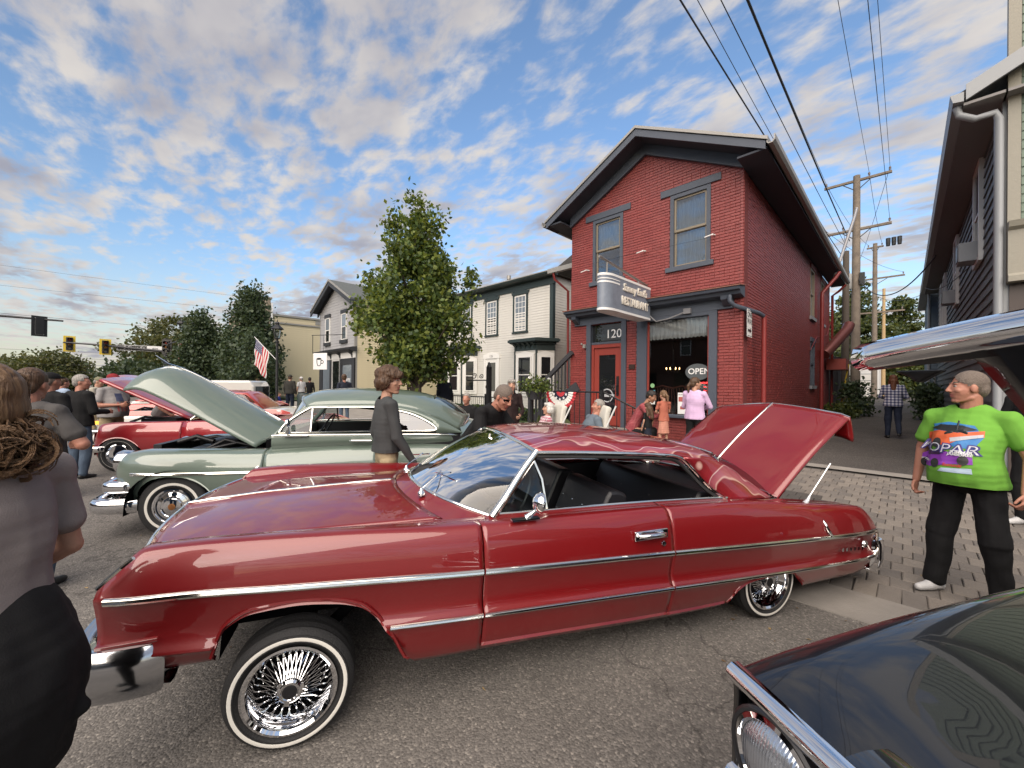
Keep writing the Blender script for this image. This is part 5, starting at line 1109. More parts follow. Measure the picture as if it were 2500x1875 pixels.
# inside of fenders and wheel wells
for sg in (-1, 1):
    MB().box(-.40, .60, sg * .60 - .01, sg * .60 + .01, .45, .88).build('wheel_well', M_dark, car); MB().box(2.5, 3.5, sg * .62 - .01, sg * .62 + .01, .18, .72).build('wheel_well', M_dark, car)
    for (a, c, zz) in ((-.285, .54, .74), (2.60, 3.42, .42)): 
        b = MB(); n = 16; xc, hw = (a + c) / 2, (c - a) / 2; b.grid([[(xc - hw * math.cos(math.pi * i / n), yy, (.44 if zz > .6 else .22) + (zz - (.44 if zz > .6 else .22)) * math.sin(math.pi * i / n) ** .6) for i in range(n + 1)] for yy in (sg * .61, sg * (.87 if zz > .6 else .835))]); b.build('wheel_well', M_dark, car, smooth=60)
    b = MB(); pts = [(s, sg * (Yw(s) - .02), izb(s) + .004) for s in lin(-.298, .50, 40)]; b.tube(pts, .009, 6); b.build('arch_lip', M_red, car, smooth=60)
    b = MB(); pts = [(s, sg * (Yw(s) - .03), izb(s) + .004) for s in lin(2.66, 3.34, 40)]; b.tube(pts, .008, 6); b.build('arch_lip', M_red, car, smooth=60)
# chrome mouldings
for sg in (-1, 1):
    for (a, c) in ((-.66, .887), (.898, 2.110), (2.120, 4.235)):
        ss = lin(a, c, 30); pts = strip_on(iprof, zU, ss, sg)
        b = trim_strip('side_moulding', car, M_trimch, pts, .030, .012)
    for (a, c) in ((.43, .887), (.898, 2.110), (2.120, 4.22)):
        trim_strip('side_moulding', car, M_trimch, strip_on(iprof, zL, lin(a, c, 30), sg), .022, .011)
    # rear loop of the mouldings
    yy = lambda s: sg * (Yw(s) + .006)
    pts = [(4.225, yy(4.225), .500), (4.258, yy(4.258), .492), (4.285, yy(4.285), .465), (4.298, yy(4.298), .42), (4.295, yy(4.295), .36), (4.27, yy(4.27), .318), (4.21, yy(4.21), .300)]
    MB().tube(cr(pts, 4), .011, 6).build('side_moulding', M_trimch, car, smooth=60)
    MB().tube([(-.675, sg * .925, .842), (-.60, sg * .925, .915), (-.56, sg * .93, .95)], .008, 6).build('front_edge_moulding', M_trimch, car)
    # fin vent ornament ahead of antenna and badge
    MB().tube(cr([(3.52, sg * (Yw(3.5) - .055), .715), (3.545, sg * (Yw(3.5) - .02), .66), (3.555, sg * (Yw(3.5) + .008), .60), (3.60, sg * (Yw(3.5) + .012), .552)], 4), [.007] * 5 + [.012] * 5 + [.009] * 3, 6).build('quarter_ornament', M_chrome, car, smooth=60)
    MB().lathe([(.030, 0), (.026, .008), (.016, .004), (.012, .010), (0, .011)], 20, Matrix.Translation((4.05, sg * (Yw(4.05) - .002), .42)) @ Matrix.Rotation(R(90 * (1 if sg < 0 else -1)), 4, 'X')).build('badge', M_chrome, car, smooth=40)
    sb = MB()
    for i in range(6): sb.box(3.74 + i * .047, 3.758 + i * .047, sg * Yw(3.85) - .008 , sg * Yw(3.85) + .008, .408 - i * .003, .432 - i * .003)
    sb.build('script_badge', M_chrome, car)
# hood
sf_ = lambda y: -.715 + .10 * (abs(y) / .7) ** 2; sr_ = lambda y: .50 + .22 * (abs(y) / .72) ** 2
ze = interp([(-.72, .893), (-.62, .90), (-.13, .914), (.75, .905)]); zc_ = interp([(-.72, .906), (-.27, .943), (.5, .966), (.8, .97)])
def hz_(s, y):
    a = abs(y) / .70; crown = ze(s) + (zc_(s) - ze(s)) * (1 - a ** 1.8)
    return crown + .012 * math.exp(-(y / .05) ** 2)
rows_ = []
for j in range(49):
    y = -.70 + 1.4 * j / 48; rows_.append([(sf_(y) + (sr_(y) - sf_(y)) * i / 30, y, hz_(sf_(y) + (sr_(y) - sf_(y)) * i / 30, y)) for i in range(31)])
b = MB(); b.grid(rows_); o = b.build('hood', M_red, car, smooth=50); md = o.modifiers.new('s', 'SOLIDIFY'); md.thickness = .02; md.offset = -1
MB().tube([(s, 0, hz_(s, 0) + .002) for s in lin(-.71, .47, 20)], .011, 6).build('hood_strip', M_trimch, car, smooth=60)
MB().tube([(sf_(y) - .006, y, hz_(sf_(y), y) - .004) for y in lin(-.70, .70, 24)], .010, 6).build('hood_lip_moulding', M_trimch, car, smooth=60)
# fender tops from the crest down to the hood gap
for sg in (-1, 1):
    R_ = []
    for s in lin(-.60, .94, 40):
        yo = Yw(s) - .15; zo = zS(s) - .004; yi = .708; zi = ze(s) - .002
        R_.append([(s, sg * (yo + (yi - yo) * t), zo + (zi - zo) * (t * t * (3 - 2 * t)) - .0) for t in lin(0, 1, 6)])
    b = MB(); b.grid(R_, flip=(sg < 0)); b.build('fender_top', M_red, car, smooth=50)
    # door and quarter top ledges up to the window line
    for (a, c, nm__) in ((.945, 2.11, 'door_top'), (2.12, 3.34, 'quarter_top')):
        R_ = []
        for s in lin(a, c, 20):
            yo = Yw(s) - .15; zo = zS(s) - .004; yi = .755; R_.append([(s, sg * (yo + (yi - yo) * t), zo + .006 * t) for t in lin(0, 1, 4)])
        b = MB(); b.grid(R_, flip=(sg < 0)); b.build(nm__, M_red, car, smooth=50)
    R_ = []
    for s in lin(3.28, 4.34, 26):
        yo = Yw(s) - .15; zo = zS(s) - .004; yi = .705; R_.append([(s, sg * (yo + (yi - yo) * t), zo - .004 * t) for t in lin(0, 1, 4)])
    b = MB(); b.grid(R_, flip=(sg < 0)); b.build('deck_edge', M_red, car, smooth=50)
# cowl
R_ = []
for j in range(25):
    y = -.80 + 1.6 * j / 24; s0 = .505 + .22 * min(1, (abs(y) / .72)) ** 2; s1 = .60 + .40 * (abs(y) / .78) ** 2.2
    R_.append([(s0 + (s1 - s0) * t, y, (hz_(.5, min(abs(y), .7)) - .004) * (1 - t) + (1.0 - .10 * (abs(y) / .78) ** 2) * t - (.02 * (abs(y) > .74))) for t in lin(0, 1, 5)])
b = MB(); b.grid(R_, flip=True); b.build('cowl', M_red, car, smooth=50)
gv = MB()
for i in range(16): gv.box(.60 + i * .012, .605 + i * .012, -.62, -.45, .958, .972)
gv = None
# windshield and roof
wb_ = [( .60 + .40 * (abs(y) / .78) ** 2.2, y, 1.0 - .10 * (abs(y) / .78) ** 2) for y in lin(-.78, .78, 12)]; wt_ = [(1.235 + .085 * (abs(y) / .64) ** 2, y, 1.305 - .065 * (abs(y) / .64) ** 2.2) for y in lin(-.64, .64, 12)]
def sheet2(A, B, k, name, m, bul=(0, 0, 0), sm=60, flip=False, solid=0):
    r = []
    for j in range(k + 1):
        t = j / k; r.append([tuple(np.array(a) * (1 - t) + np.array(c) * t + np.array(bul) * 4 * t * (1 - t)) for a, c in zip(A, B)])
    b = MB(); b.grid(r, flip=flip); return b.build(name, m, car, smooth=sm, solid=solid)
sheet2(wb_, wt_, 8, 'windshield', M_carglass, (-.03, 0, .02))
for A_ in (wb_, wt_): MB().tube(A_, .014, 6).build('windshield_moulding', M_trimch, car, smooth=60)
for sg in (-1, 1):
    MB().tube(cr([(.985, sg * .785, .905), (1.08, sg * .745, 1.0), (1.2, sg * .69, 1.13), (1.318, sg * .64, 1.242)], 4), .024, 8).build('windshield_pillar', M_trimch, car, smooth=60)
rc = interp([(1.235, 1.305), (1.45, 1.332), (1.75, 1.340), (2.2, 1.305), (2.56, 1.25), (2.80, 1.195)]); re_ = interp([(1.235, 1.245), (1.6, 1.232), (2.0, 1.205), (2.4, 1.168), (2.6, 1.135), (2.80, 1.10)])
yr = interp([(1.235, .64), (1.6, .672), (2.3, .680), (2.8, .66)])
m = mat('roof_flake_paint', (.28, .02, .03), .3, .35, .5, 1.0, coatr=.02); n_, l_, b_ = nodes_of(m)
t_ = n_.new('ShaderNodeTexCoord'); s_ = n_.new('ShaderNodeSeparateXYZ'); l_.new(t_.outputs['Object'], s_.inputs[0])
def mnode(op, a, b=None, c=None):
    q = n_.new('ShaderNodeMath'); q.operation = op
    for i, x in enumerate((a, b, c)):
        if x is None: continue
        if isinstance(x, (int, float)): q.inputs[i].default_value = x
        else: l_.new(x, q.inputs[i])
    return q.outputs[0]
def noise_(sc, vec=None, d=2):
    q = n_.new('ShaderNodeTexNoise'); q.inputs['Scale'].default_value = sc; q.inputs['Detail'].default_value = d; l_.new(vec or t_.outputs['Object'], q.inputs['Vector']); return q.outputs[0]
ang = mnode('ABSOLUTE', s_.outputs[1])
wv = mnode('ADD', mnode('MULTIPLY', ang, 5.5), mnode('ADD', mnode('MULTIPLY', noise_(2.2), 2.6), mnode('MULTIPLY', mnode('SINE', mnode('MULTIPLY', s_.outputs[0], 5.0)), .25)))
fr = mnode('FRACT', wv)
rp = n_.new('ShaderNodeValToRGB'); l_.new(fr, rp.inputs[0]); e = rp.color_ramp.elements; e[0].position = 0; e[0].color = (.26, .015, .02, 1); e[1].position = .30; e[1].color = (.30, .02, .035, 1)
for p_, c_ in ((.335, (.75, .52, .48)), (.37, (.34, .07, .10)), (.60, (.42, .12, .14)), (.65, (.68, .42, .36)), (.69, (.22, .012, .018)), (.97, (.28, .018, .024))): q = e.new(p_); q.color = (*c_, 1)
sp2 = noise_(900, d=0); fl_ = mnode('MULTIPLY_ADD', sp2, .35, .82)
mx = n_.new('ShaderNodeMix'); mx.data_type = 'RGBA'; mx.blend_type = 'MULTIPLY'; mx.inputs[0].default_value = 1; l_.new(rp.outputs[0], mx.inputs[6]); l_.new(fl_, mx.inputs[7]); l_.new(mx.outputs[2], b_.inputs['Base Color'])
M_roof = m
R_ = []
for i in range(37):
    s = 1.235 + (2.80 - 1.235) * i / 36; row = []
    for j in range(33):
        v = -1 + 2 * j / 32; y = yr(s) * math.copysign(1 - (1 - abs(v)) ** 1.0, v); a = abs(v)
        zz = rc(s) - (rc(s) - re_(s)) * (.50 * a ** 2.2 + .50 * a ** 7); off = .085 * a ** 2 if i == 0 else .085 * a ** 2 * (1 - i / 36) ** 2
        row.append((s + off, y, zz))
    R_.append(row)
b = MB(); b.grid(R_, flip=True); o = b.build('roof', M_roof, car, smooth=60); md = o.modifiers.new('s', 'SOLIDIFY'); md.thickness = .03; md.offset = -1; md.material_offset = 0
for sg in (-1, 1):
    # C pillar
    A = [(2.44, sg * .683, 1.155), (2.52, sg * .70, 1.07), (2.62, sg * .735, .95), (2.765, sg * .775, .842)]; B = [(2.80, sg * .655, 1.10), (2.93, sg * .672, 1.03), (3.07, sg * .70, .93), (3.26, sg * .735, .806)]
    r = []
    for j in range(9):
        t = j / 8; r.append([tuple(np.array(a) * (1 - t) + np.array(c) * t + np.array((0, sg * .03, .012)) * 4 * t * (1 - t)) for a, c in zip(cr(A, 6), cr(B, 6))])
    b = MB(); b.grid(r, flip=(sg > 0)); b.build('roof_pillar', M_roof, car, smooth=60, solid=.012)
    # window surround chrome and rubber
    MB().tube(cr([(1.318, sg * .652, 1.235), (1.7, sg * .686, 1.222), (2.2, sg * .692, 1.185), (2.40, sg * .69, 1.155), (2.50, sg * .705, 1.075), (2.62, sg * .742, .945), (2.765, sg * .783, .835)], 5), .014, 6).build('window_moulding', M_trimch, car, smooth=60)
    MB().tube(cr([(1.30, sg * .648, 1.212), (1.7, sg * .680, 1.197), (2.2, sg * .686, 1.160), (2.37, sg * .684, 1.135), (2.47, sg * .70, 1.055), (2.59, sg * .737, .93), (2.735, sg * .778, .835)], 5), .013, 6).build('window_seal', M_rubber, car, smooth=60)
    MB().tube([(s, sg * .772, zS(s) + .006) for s in lin(.97, 2.76, 12)], .010, 6).build('belt_moulding', M_trimch, car, smooth=60)
    MB().tube(cr([(2.765, sg * .80, .845), (2.95, sg * .795, .826), (3.15, sg * .78, .808), (3.27, sg * .745, .802), (3.30, sg * .69, .81)], 5), .011, 6).build('pillar_base_moulding', M_trimch, car, smooth=60)
    # vent window
    v0, v1, v2 = (1.03, sg * .765, .915), (1.345, sg * .745, .905), (1.29, sg * .665, 1.19)
    MB().tube([v1, (1.33, sg * .70, 1.08), v2], .011, 6).tube([v0, (1.15, sg * .72, 1.05), v2], .009, 6).build('vent_window_frame', M_trimch, car, smooth=60); MB().add([v0, v1, v2], [(0, 1, 2)]).build('vent_window', M_carglass, car)
# rear window
A = [(2.80 , y, rc(2.8) - (rc(2.8) - re_(2.8)) * (.5 * (abs(y) / .66) ** 2.2) - .005) for y in lin(-.60, .60, 10)]; B = [(3.30 + .07 * (1 - (abs(y) / .7) ** 2), y * 1.12, .845 - .03 * (abs(y) / .6) ** 2) for y in lin(-.60, .60, 10)]
sheet2(A, B, 6, 'rear_window', M_carglass, (.03, 0, .02)); MB().tube(B, .012, 6).build('rear_window_moulding', M_trimch, car, smooth=60); MB().tube(A, .010, 6).build('rear_window_moulding', M_trimch, car, smooth=60)
MB().box(2.72, 3.34, -.72, .72, .79, .80).build('package_shelf', M_vinyl, car)
text_part('club_plaque', 'CRUISING', .15, M_chrome, car, Matrix.Translation((3.10, -.12, 1.01)) @ Matrix.Rotation(R(90), 4, 'Z') @ TX, .006, sx=.8); text_part('club_plaque', 'Classics', .11, M_chrome, car, Matrix.Translation((3.12, -.12, .91)) @ Matrix.Rotation(R(90), 4, 'Z') @ TX, .006)
# interior
def seat(x, z0, zb_, wid, name, yc=0):
    o = MB(); prof = [(x, z0), (x - .46, z0 + .04), (x - .50, z0 + .12), (x - .44, z0 + .17), (x - .08, z0 + .14), (x + .10, zb_ - .04), (x + .15, zb_), (x + .24, zb_ - .02), (x + .26, zb_ - .10), (x + .16, z0)]
    prof = [p[:2] for p in cr([(a, c) for a, c in prof], 3)]
    o.prism(prof[::-1], yc - wid, yc + wid, 'y'); s_ = o.build(name, M_vinyl, car, smooth=40, recalc=True, bevel=.035)
    for k in range(4):
        for j in range(2):
            yy = yc - wid + .08 + (2 * wid - .16) * k / 3; t = (j + 1) / 3; MB().ball((x - .06 + .17 * t - .012, yy, z0 + .16 + (zb_ - z0 - .2) * t), .006, 6, 4).build('upholstery_button', M_chrome, s_)
    return s_
seat(1.72, .45, .95, .30, 'front_seat', -.37); seat(1.72, .45, .95, .30, 'front_seat', .37); seat(2.50, .40, .88, .66, 'rear_seat')
MB().prism([(1.02, .60), (1.14, .66), (1.17, .83), (1.11, .885), (1.02, .90)], -.70, .70, 'y').build('dashboard', M_vinyl, car, recalc=True, smooth=40)
sheet2([(p[0] + .03, p[1] * .94, p[2] - .03) for p in wb_], [(1.06, p[1] * .9, .898) for p in wb_], 3, 'dash_top', M_vinyl)
MB().lathe([(.185, 0), (.195, .008), (.205, 0), (.195, -.008), (.185, 0)], 32, Matrix.Translation((1.27, -.36, .90)) @ Matrix.Rotation(R(-62), 4, 'Y')).tube([(1.27, -.36, .90), (1.10, -.36, .80)], .03, 8).tube([(1.27, -.55, .90), (1.26, -.36, .89), (1.27, -.17, .90)], .012, 6).build('steering_wheel', M_black, car, smooth=60)
for q in (.80, -.82): MB().box(.99, 2.74, q, q + .02, .27, .835).build('door_lining', M_vinyl, car)
o = MB(); o.grid([[(s, yr(s) * v * .97, rc(s) - (rc(s) - re_(s)) * (.5 * abs(v) ** 2.2 + .5 * abs(v) ** 7) - .034) for v in lin(-1, 1, 12)] for s in lin(1.27, 2.79, 12)]); o.build('headliner', M_vinyl, car, smooth=60)
MB().box(1.12, 1.16, -.30, .02, 1.19, 1.24).tube([(1.16, -.14, 1.30), (1.14, -.14, 1.22)], .008, 6).build('rear_view_mirror', M_chrome, car)
MB().tube([(2.85, -.62, .845), (2.90, -.42, .99), (2.92, -.28, .97)], .012, 6).build('seat_trim', M_chrome, car)
# trunk: opening, lid
MB().box(3.36, 4.26, -.68, .68, .16, .18).box(3.36, 3.38, -.68, .68, .18, .68).box(3.36, 4.20, -.70, -.68, .18, .53).box(3.36, 4.20, .68, .70, .18, .53).build('trunk_well', M_dark, car)
def lid(v, t):
    s = 3.335 + .905 * t; z = .775 + .645 * t + .03 * math.sin(math.pi * t); return (s - .0 - .05 * (1 - abs(v)) * 0, v * .70, z + .075 * (1 - abs(v) ** 1.4) * (.55 + .45 * t) - .05 * max(0, abs(v) - .9) * 10 * .3)
b = MB(); b.grid([[lid(v, t) for v in lin(-1, 1, 28)] for t in lin(0, 1, 20)], flip=True); o = b.build('trunk_lid', M_red, car, smooth=60)
md = o.modifiers.new('s', 'SOLIDIFY'); md.thickness = .025; md.offset = -1
b = MB(); b.grid([[(np.array(lid(v, 1)) + np.array((.03 * math.sin(q * 1.6) + .02 * q, 0, -.21 * q))).tolist() for v in lin(-1, 1, 28)] for q in lin(0, 1, 6)]); b.build('trunk_lid_lip', M_red, car, smooth=60, solid=.02)
MB().tube([(lambda p: (p[0], p[1], p[2] + .004))(lid(0, t)) for t in lin(.05, 1, 16)], .010, 6).build('trunk_strip', M_trimch, car, smooth=60)
MB().tube([(lambda p: (p[0] + .006, p[1], p[2] + .002))(lid(v, 1)) for v in lin(-1, 1, 20)], .009, 6).build('trunk_edge_moulding', M_trimch, car, smooth=60)
b = MB(); b.grid([[(np.array(lid(v, t)) + np.array((.02, 0, -.06))).tolist() for v in lin(-.8, .8, 12)] for t in lin(.2, .95, 8)]); b.build('trunk_inner_frame', M_dark, car, smooth=60)
for sg in (-1, 1): MB().tube([(3.40, sg * .6, .78), (3.30, sg * .6, .66), (3.48, sg * .58, .55)], .018, 6).build('trunk_hinge', M_dark, car)
R_ = [[(s, v * .72, .86 - (s - 3.28) * .22 - .03 * abs(v) ** 2) for v in lin(-1, 1, 14)] for s in (3.26, 3.345)]; b = MB(); b.grid(R_); b.build('deck_panel', M_red, car, smooth=60)
# tail
b = MB(); b.grid([[(4.36 - .06 * abs(v) ** 2, v * .80, z) for v in lin(-1, 1, 16)] for z in (.16, .30, .50)]); b.build('tail_panel', M_red, car, smooth=60)
for sg in (-1, 1):
    for k in range(3): MB().lathe([(.055, 0), (.06, .012), (.045, .02), (0, .03)], 20, Matrix.Translation((4.345, sg * (.42 + .13 * k), .39)) @ Matrix.Rotation(R(90), 4, 'Y')).build('tail_light', mat('tail_red', (.35, .01, .01), .15), car, smooth=60)
def bumper(name, par, ss, zlo, zhi, dep, sgn, wrap, yw, mt=None):
    """chrome bumper bar across the car at ss, wrapping round the ends"""
    path = [(ss + wrap * -sgn, -yw + .12), (ss + wrap * sgn * -1, -yw), (ss + wrap * .45 * sgn * -1, -yw - .012), (ss + wrap * .15 * -sgn, -yw + .02), (ss, -yw + .16), (ss + .03 * sgn, -yw * .5), (ss + .045 * sgn, 0), (ss + .03 * sgn, yw * .5), (ss, yw - .16), (ss + wrap * .15 * -sgn, yw - .02), (ss + wrap * .45 * -sgn, yw + .012), (ss - wrap * sgn, yw), (ss - wrap * sgn, yw - .12)]
    path = cr(path, 5); rows_ = []
    for i, p in enumerate(path):
        a, c = path[max(i - 1, 0)], path[min(i + 1, len(path) - 1)]; t = Vector((c[0] - a[0], c[1] - a[1], 0)).normalized(); nrm = Vector((t.y, -t.x, 0))
        if nrm.dot(Vector((p[0] - (ss - sgn * .7), p[1], 0))) < 0: nrm = -nrm
        h = zhi - zlo; rows_.append([(p[0] + nrm.x * d, p[1] + nrm.y * d, zlo + h * k) for d, k in ((-.03, .02), (dep * .45, .0), (dep * .85, .14), (dep * .96, .38), (dep, .62), (dep * .9, .84), (dep * .55, .98), (-.03, 1.0))])
    b = MB(); b.grid(rows_); return b.build(name, mt or M_chrome, par, smooth=45, solid=.004)
bumper('front_bumper', car, -.79, .375, .585, .06, -1, .29, .87, mat('bumper_chrome', (.50, .51, .53), .13, 1)); bumper('rear_bumper', car, 4.42, .15, .40, .03, 1, .16, .84)
# front end
MB().box(-.66, -.62, -.82, .82, .47, .80).build('grille_backing', M_dark, car)
for i in range(7): MB().box(-.685, -.662, -.50, .50, .55 + i * .036, .562 + i * .036).build('grille_bar', M_chrome, car)
for sg in (-1, 1):
    for k in range(2): MB().lathe([(.09, 0), (.085, .02), (.05, .035), (0, .04)], 24, Matrix.Translation((-.655, sg * (.56 + .19 * k), .70)) @ Matrix.Rotation(R(-90), 4, 'Y')).build('headlight', mat('headlight_glass', (.5, .52, .55), .08, .3), car, smooth=60)
b = MB(); b.grid([[(-.66 - .03 * (1 - abs(v)), v * .86, z) for v in lin(-1, 1, 12)] for z in (.42, .48)]); b.build('front_valance', M_red, car, smooth=60)
b = MB(); b.grid([[(sf_(v * .70) + .012, v * .70, z) for v in lin(-1, 1, 12)] for z in (.80, .888)]); b.build('header_panel', M_red, car, smooth=60)
trim_strip('fender_side_strip', car, M_red, [(-.67, -.935, .612), (-.58, -.94, .615), (-.47, -.945, .62)], .02, .012)
# small chrome things
hn = MB(); yh = -(Yw(1.95) + .0)
hn.tube([(1.84, yh - .02, .765), (1.88, yh - .045, .772), (1.98, yh - .045, .768), (2.03, yh - .02, .762)], [.012, .016, .016, .014], 8); hn.box(1.82, 2.06, yh - .012, yh + .004, .735, .79).build('door_handle', M_chrome, car, smooth=50, bevel=.004)
MB().lathe([(.016, 0), (.014, .006), (0, .007)], 16, Matrix.Translation((2.035, yh - .002, .695)) @ TX).build('door_lock', M_chrome, car, smooth=40)
mr = MB(); mr.tube([(1.15, -.90, .925), (1.18, -.91, .95), (1.215, -.93, .985)], [.020, .012, .010], 8).box(1.06, 1.22, -.925, -.885, .917, .925); mo = mr.build('door_mirror', M_chrome, car, smooth=50)
MB().lathe([(.055, .0), (.058, .012), (.045, .035), (.02, .05), (0, .054)], 24, Matrix.Translation((1.225, -.935, 1.01)) @ Matrix.Rotation(R(-80), 4, 'Y')).lathe([(0, -.002), (.05, -.002), (.055, 0)], 24, Matrix.Translation((1.225, -.935, 1.01)) @ Matrix.Rotation(R(-80), 4, 'Y')).build('mirror_head', M_chrome, mo, smooth=50)
MB().tube([(3.49, -.83, .765), (3.52, -.83, .79), (3.55, -.83, .83)], [.022, .014, .007], 8).tube([(3.55, -.83, .83), (3.78, -.83, 1.06)], .0045, 6).build('antenna', mat('white_chrome', (.8, .8, .8), .2, .6), car, smooth=60)
for (yy, dd) in ((-.42, .28), (.30, .28)):
    s0 = .545 + .2 * (abs(yy) / .72) ** 2; MB().lathe([(.022, 0), (.022, .02), (.012, .03), (.008, .05)], 10, Matrix.Translation((s0 + .02, yy, .965))).tube([(s0 + .02, yy, 1.01), (s0 + .10, yy + .05, 1.055), (s0 + .16, yy + .12, 1.085)], .006, 6).tube([(s0 + .10, yy + .26, 1.05), (s0 + .20, yy - .02, 1.10)], .005, 6).build('wiper', M_chrome, car, smooth=50)
# wheels
for sg in (-1, 1):
    tyre_set(car, 0.0, sg * .835, .270, .270, .188, .240, .016, .19, 'wire', sg, steer=0)
    tyre_set(car, 3.04, sg * .80, .262, .262, .186, .236, .016, .19, 'wire', sg)
MB().tube([(0, -.7, .28), (0, .7, .28)], .04, 8).build('axle', M_dark, car); MB().tube([(3.04, -.7, .26), (3.04, .7, .26)], .05, 8).build('axle', M_dark, car); MB().tube([(.05, -.62, .30), (.35, -.5, .5)], .03, 8).tube([(.30, -.7, .62), (.33, -.72, .5), (.36, -.7, .40)], .012, 6).build('axle', M_dark, car)
# ------------------------------------------------------------------ generic bits for the other cars
def body_sides(par, m, cuts, prof, zb, names, extra=()):
    for nme, (a, c) in zip(names, cuts): side_panel(nme, par, m, a, c, prof, zb, extra, step=.04)
# ------------------------------------------------------------------ green fifties coupe
M_green = paint('sage_green_paint', (.130, .170, .140), .1, .35, 1.6)
MA = R(58.5); max_, may = Vector((math.cos(MA), math.sin(MA), 0)), Vector((-math.sin(MA), math.cos(MA), 0))
merc = thing('green_coupe', 'sage green early fifties coupe with raised hood and whitewall tyres', 'car', tuple(Vector((-5.528, .38, 0)) + may * .90), MA)
Yg = interp([(-.62, .62), (-.55, .74), (-.40, .84), (-.1, .91), (.6, .95), (1.2, .955), (2.6, .95), (3.3, .90), (3.9, .78), (4.25, .60)])
gT = interp([(-.62, .74), (-.57, .82), (-.50, .875), (-.25, .910), (.3, .905), (.8, .890), (1.1, .90), (1.8, .92), (2.6, .92), (3.2, .90), (3.8, .80), (4.25, .60)])
gB = interp([(-.62, .50), (-.45, .42), (-.3, .34), (.5, .26), (3.0, .25), (3.8, .30), (4.25, .40)])
gA = interp([(-.335, .36), (-.31, .48), (-.24, .58), (-.138, .645), (.0, .668), (.124, .660), (.25, .620), (.35, .55), (.42, .45), (.46, .30)])
gAr = interp([(2.62, .26), (2.66, .34), (2.75, .40), (2.95, .43), (3.15, .40), (3.25, .33), (3.29, .27)])
def gzb(s):
    if -.335 <= s <= .46: return gA(s)
    if 2.62 <= s <= 3.29: return gAr(s)
    return gB(s)
beltz = interp([(.80, 1.00), (1.0, 1.075), (2.0, 1.066), (2.8, 1.05), (3.2, 1.02), (3.7, .90), (4.25, .62)]); belty = interp([(.8, .80), (1.0, .82), (2.0, .84), (2.8, .82), (3.3, .72), (3.8, .60), (4.25, .45)])
def gprof(s):
    Y, b0, t = Yg(s), gB(s), gT(s); d = t - b0
    q = [(Y - .09, b0), (Y - .03, b0 + .2 * d), (Y, b0 + .45 * d), (Y + .002, b0 + .66 * d), (Y - .02, b0 + .82 * d), (Y - .07, b0 + .95 * d), (Y - .15, t)]
    if s < .95: q += [(Y - .26, t + .004), (max(Y - .38, .50), t - .012)]
    else: q += [(max(belty(s) + .01, Y - .20), t + .35 * (beltz(s) - t)), (belty(s), max(beltz(s), t + .01))]
    return cr(q, 3)
gex = [-.335, -.334, .46, .459, 2.62, 2.621, 3.29, 3.289] + lin(-.34, .47, 40) + lin(2.61, 3.30, 30)
side_panel('front_fender', merc, M_green, -.62, .905, gprof, gzb, gex, .03); side_panel('door', merc, M_green, .912, 2.10, gprof, gzb, (), .04); side_panel('rear_quarter', merc, M_green, 2.107, 4.25, gprof, gzb, gex, .03)
for sg in (-1, 1):
    trim_strip('side_moulding', merc, M_trimch, [(s, sg * (Yg(s) + .004), .678 - .004 * s) for s in lin(-.36, .90, 16)], .032, .012); trim_strip('side_moulding', merc, M_trimch, [(s, sg * (Yg(s) + .004), .678 - .004 * s) for s in lin(.917, 2.1, 12)], .032, .012); trim_strip('side_moulding', merc, M_trimch, [(s, sg * (Yg(s) + .004), .678 - .004 * s) for s in lin(2.11, 3.0, 12)], .032, .012)
    trim_strip('belt_moulding', merc, M_trimch, [(s, sg * (belty(s) + .012), beltz(s) - .01) for s in lin(.96, 3.1, 20)], .022, .012)
    b = MB(); n = 16; b.grid([[(.06 - .44 * math.cos(math.pi * i / n), yy, .26 + .46 * math.sin(math.pi * i / n) ** .7) for i in range(n + 1)] for yy in (sg * .55, sg * .93)]); b.build('wheel_well', M_dark, merc, smooth=60)
    b = MB(); b.grid([[(2.95 - .38 * math.cos(math.pi * i / n), yy, .22 + .25 * math.sin(math.pi * i / n) ** .7) for i in range(n + 1)] for yy in (sg * .55, sg * .9)]); b.build('wheel_well', M_dark, merc, smooth=60)
    # headlights
    MB().lathe([(.115, -.10), (.125, .0), (.115, .03), (.10, .035), (.06, .055), (0, .065)], 24, Matrix.Translation((-.575, sg * .60, .775)) @ Matrix.Rotation(R(-90), 4, 'Y')).build('headlight', M_chrome, merc, smooth=40)
    tyre_set(merc, .03, sg * .80, .325, .325, .178, .252, .026, .17, 'disc', sg); tyre_set(merc, 2.97, sg * .78, .325, .325, .178, .252, .026, .17, 'disc', sg)
# nose between the fenders, engine bay
b = MB(); b.grid([[(-.60 - .05 * math.cos(v * 1.5) , v * .60, z) for v in lin(-1, 1, 14)] for z in (.42, .55, .72, .80)]); b.build('nose_panel', M_green, merc, smooth=60)
MB().box(-.50, .86, -.52, .52, .45, .50).box(-.50, .86, -.56, -.52, .45, .88).box(-.50, .86, .52, .56, .45, .88).box(.80, .86, -.52, .52, .5, .98).build('engine_bay', M_dark, merc)
en = MB(); M_eng = mat('engine_black', (.02, .02, .022), .4, .3)
en.box(-.15, .55, -.20, .20, .5, .84).lathe([(.17, .84), (.19, .86), (.19, .93), (.12, .95), (0, .96)], 20, Matrix.Translation((.2, 0, 0))).box(-.40, -.32, -.42, .42, .5, .93).tube([(-.34, -.1, .90), (-.1, -.12, .98), (.1, -.16, .92)], .03, 8).tube([(-.34, .2, .88), (-.05, .25, .93), (.3, .22, .85)], .025, 8).tube([(.0, -.3, .80), (.3, -.34, .96), (.6, -.30, .86)], .022, 8).tube([(.15, -.42, .86), (.45, -.40, .93), (.7, -.35, .85)], .018, 8)
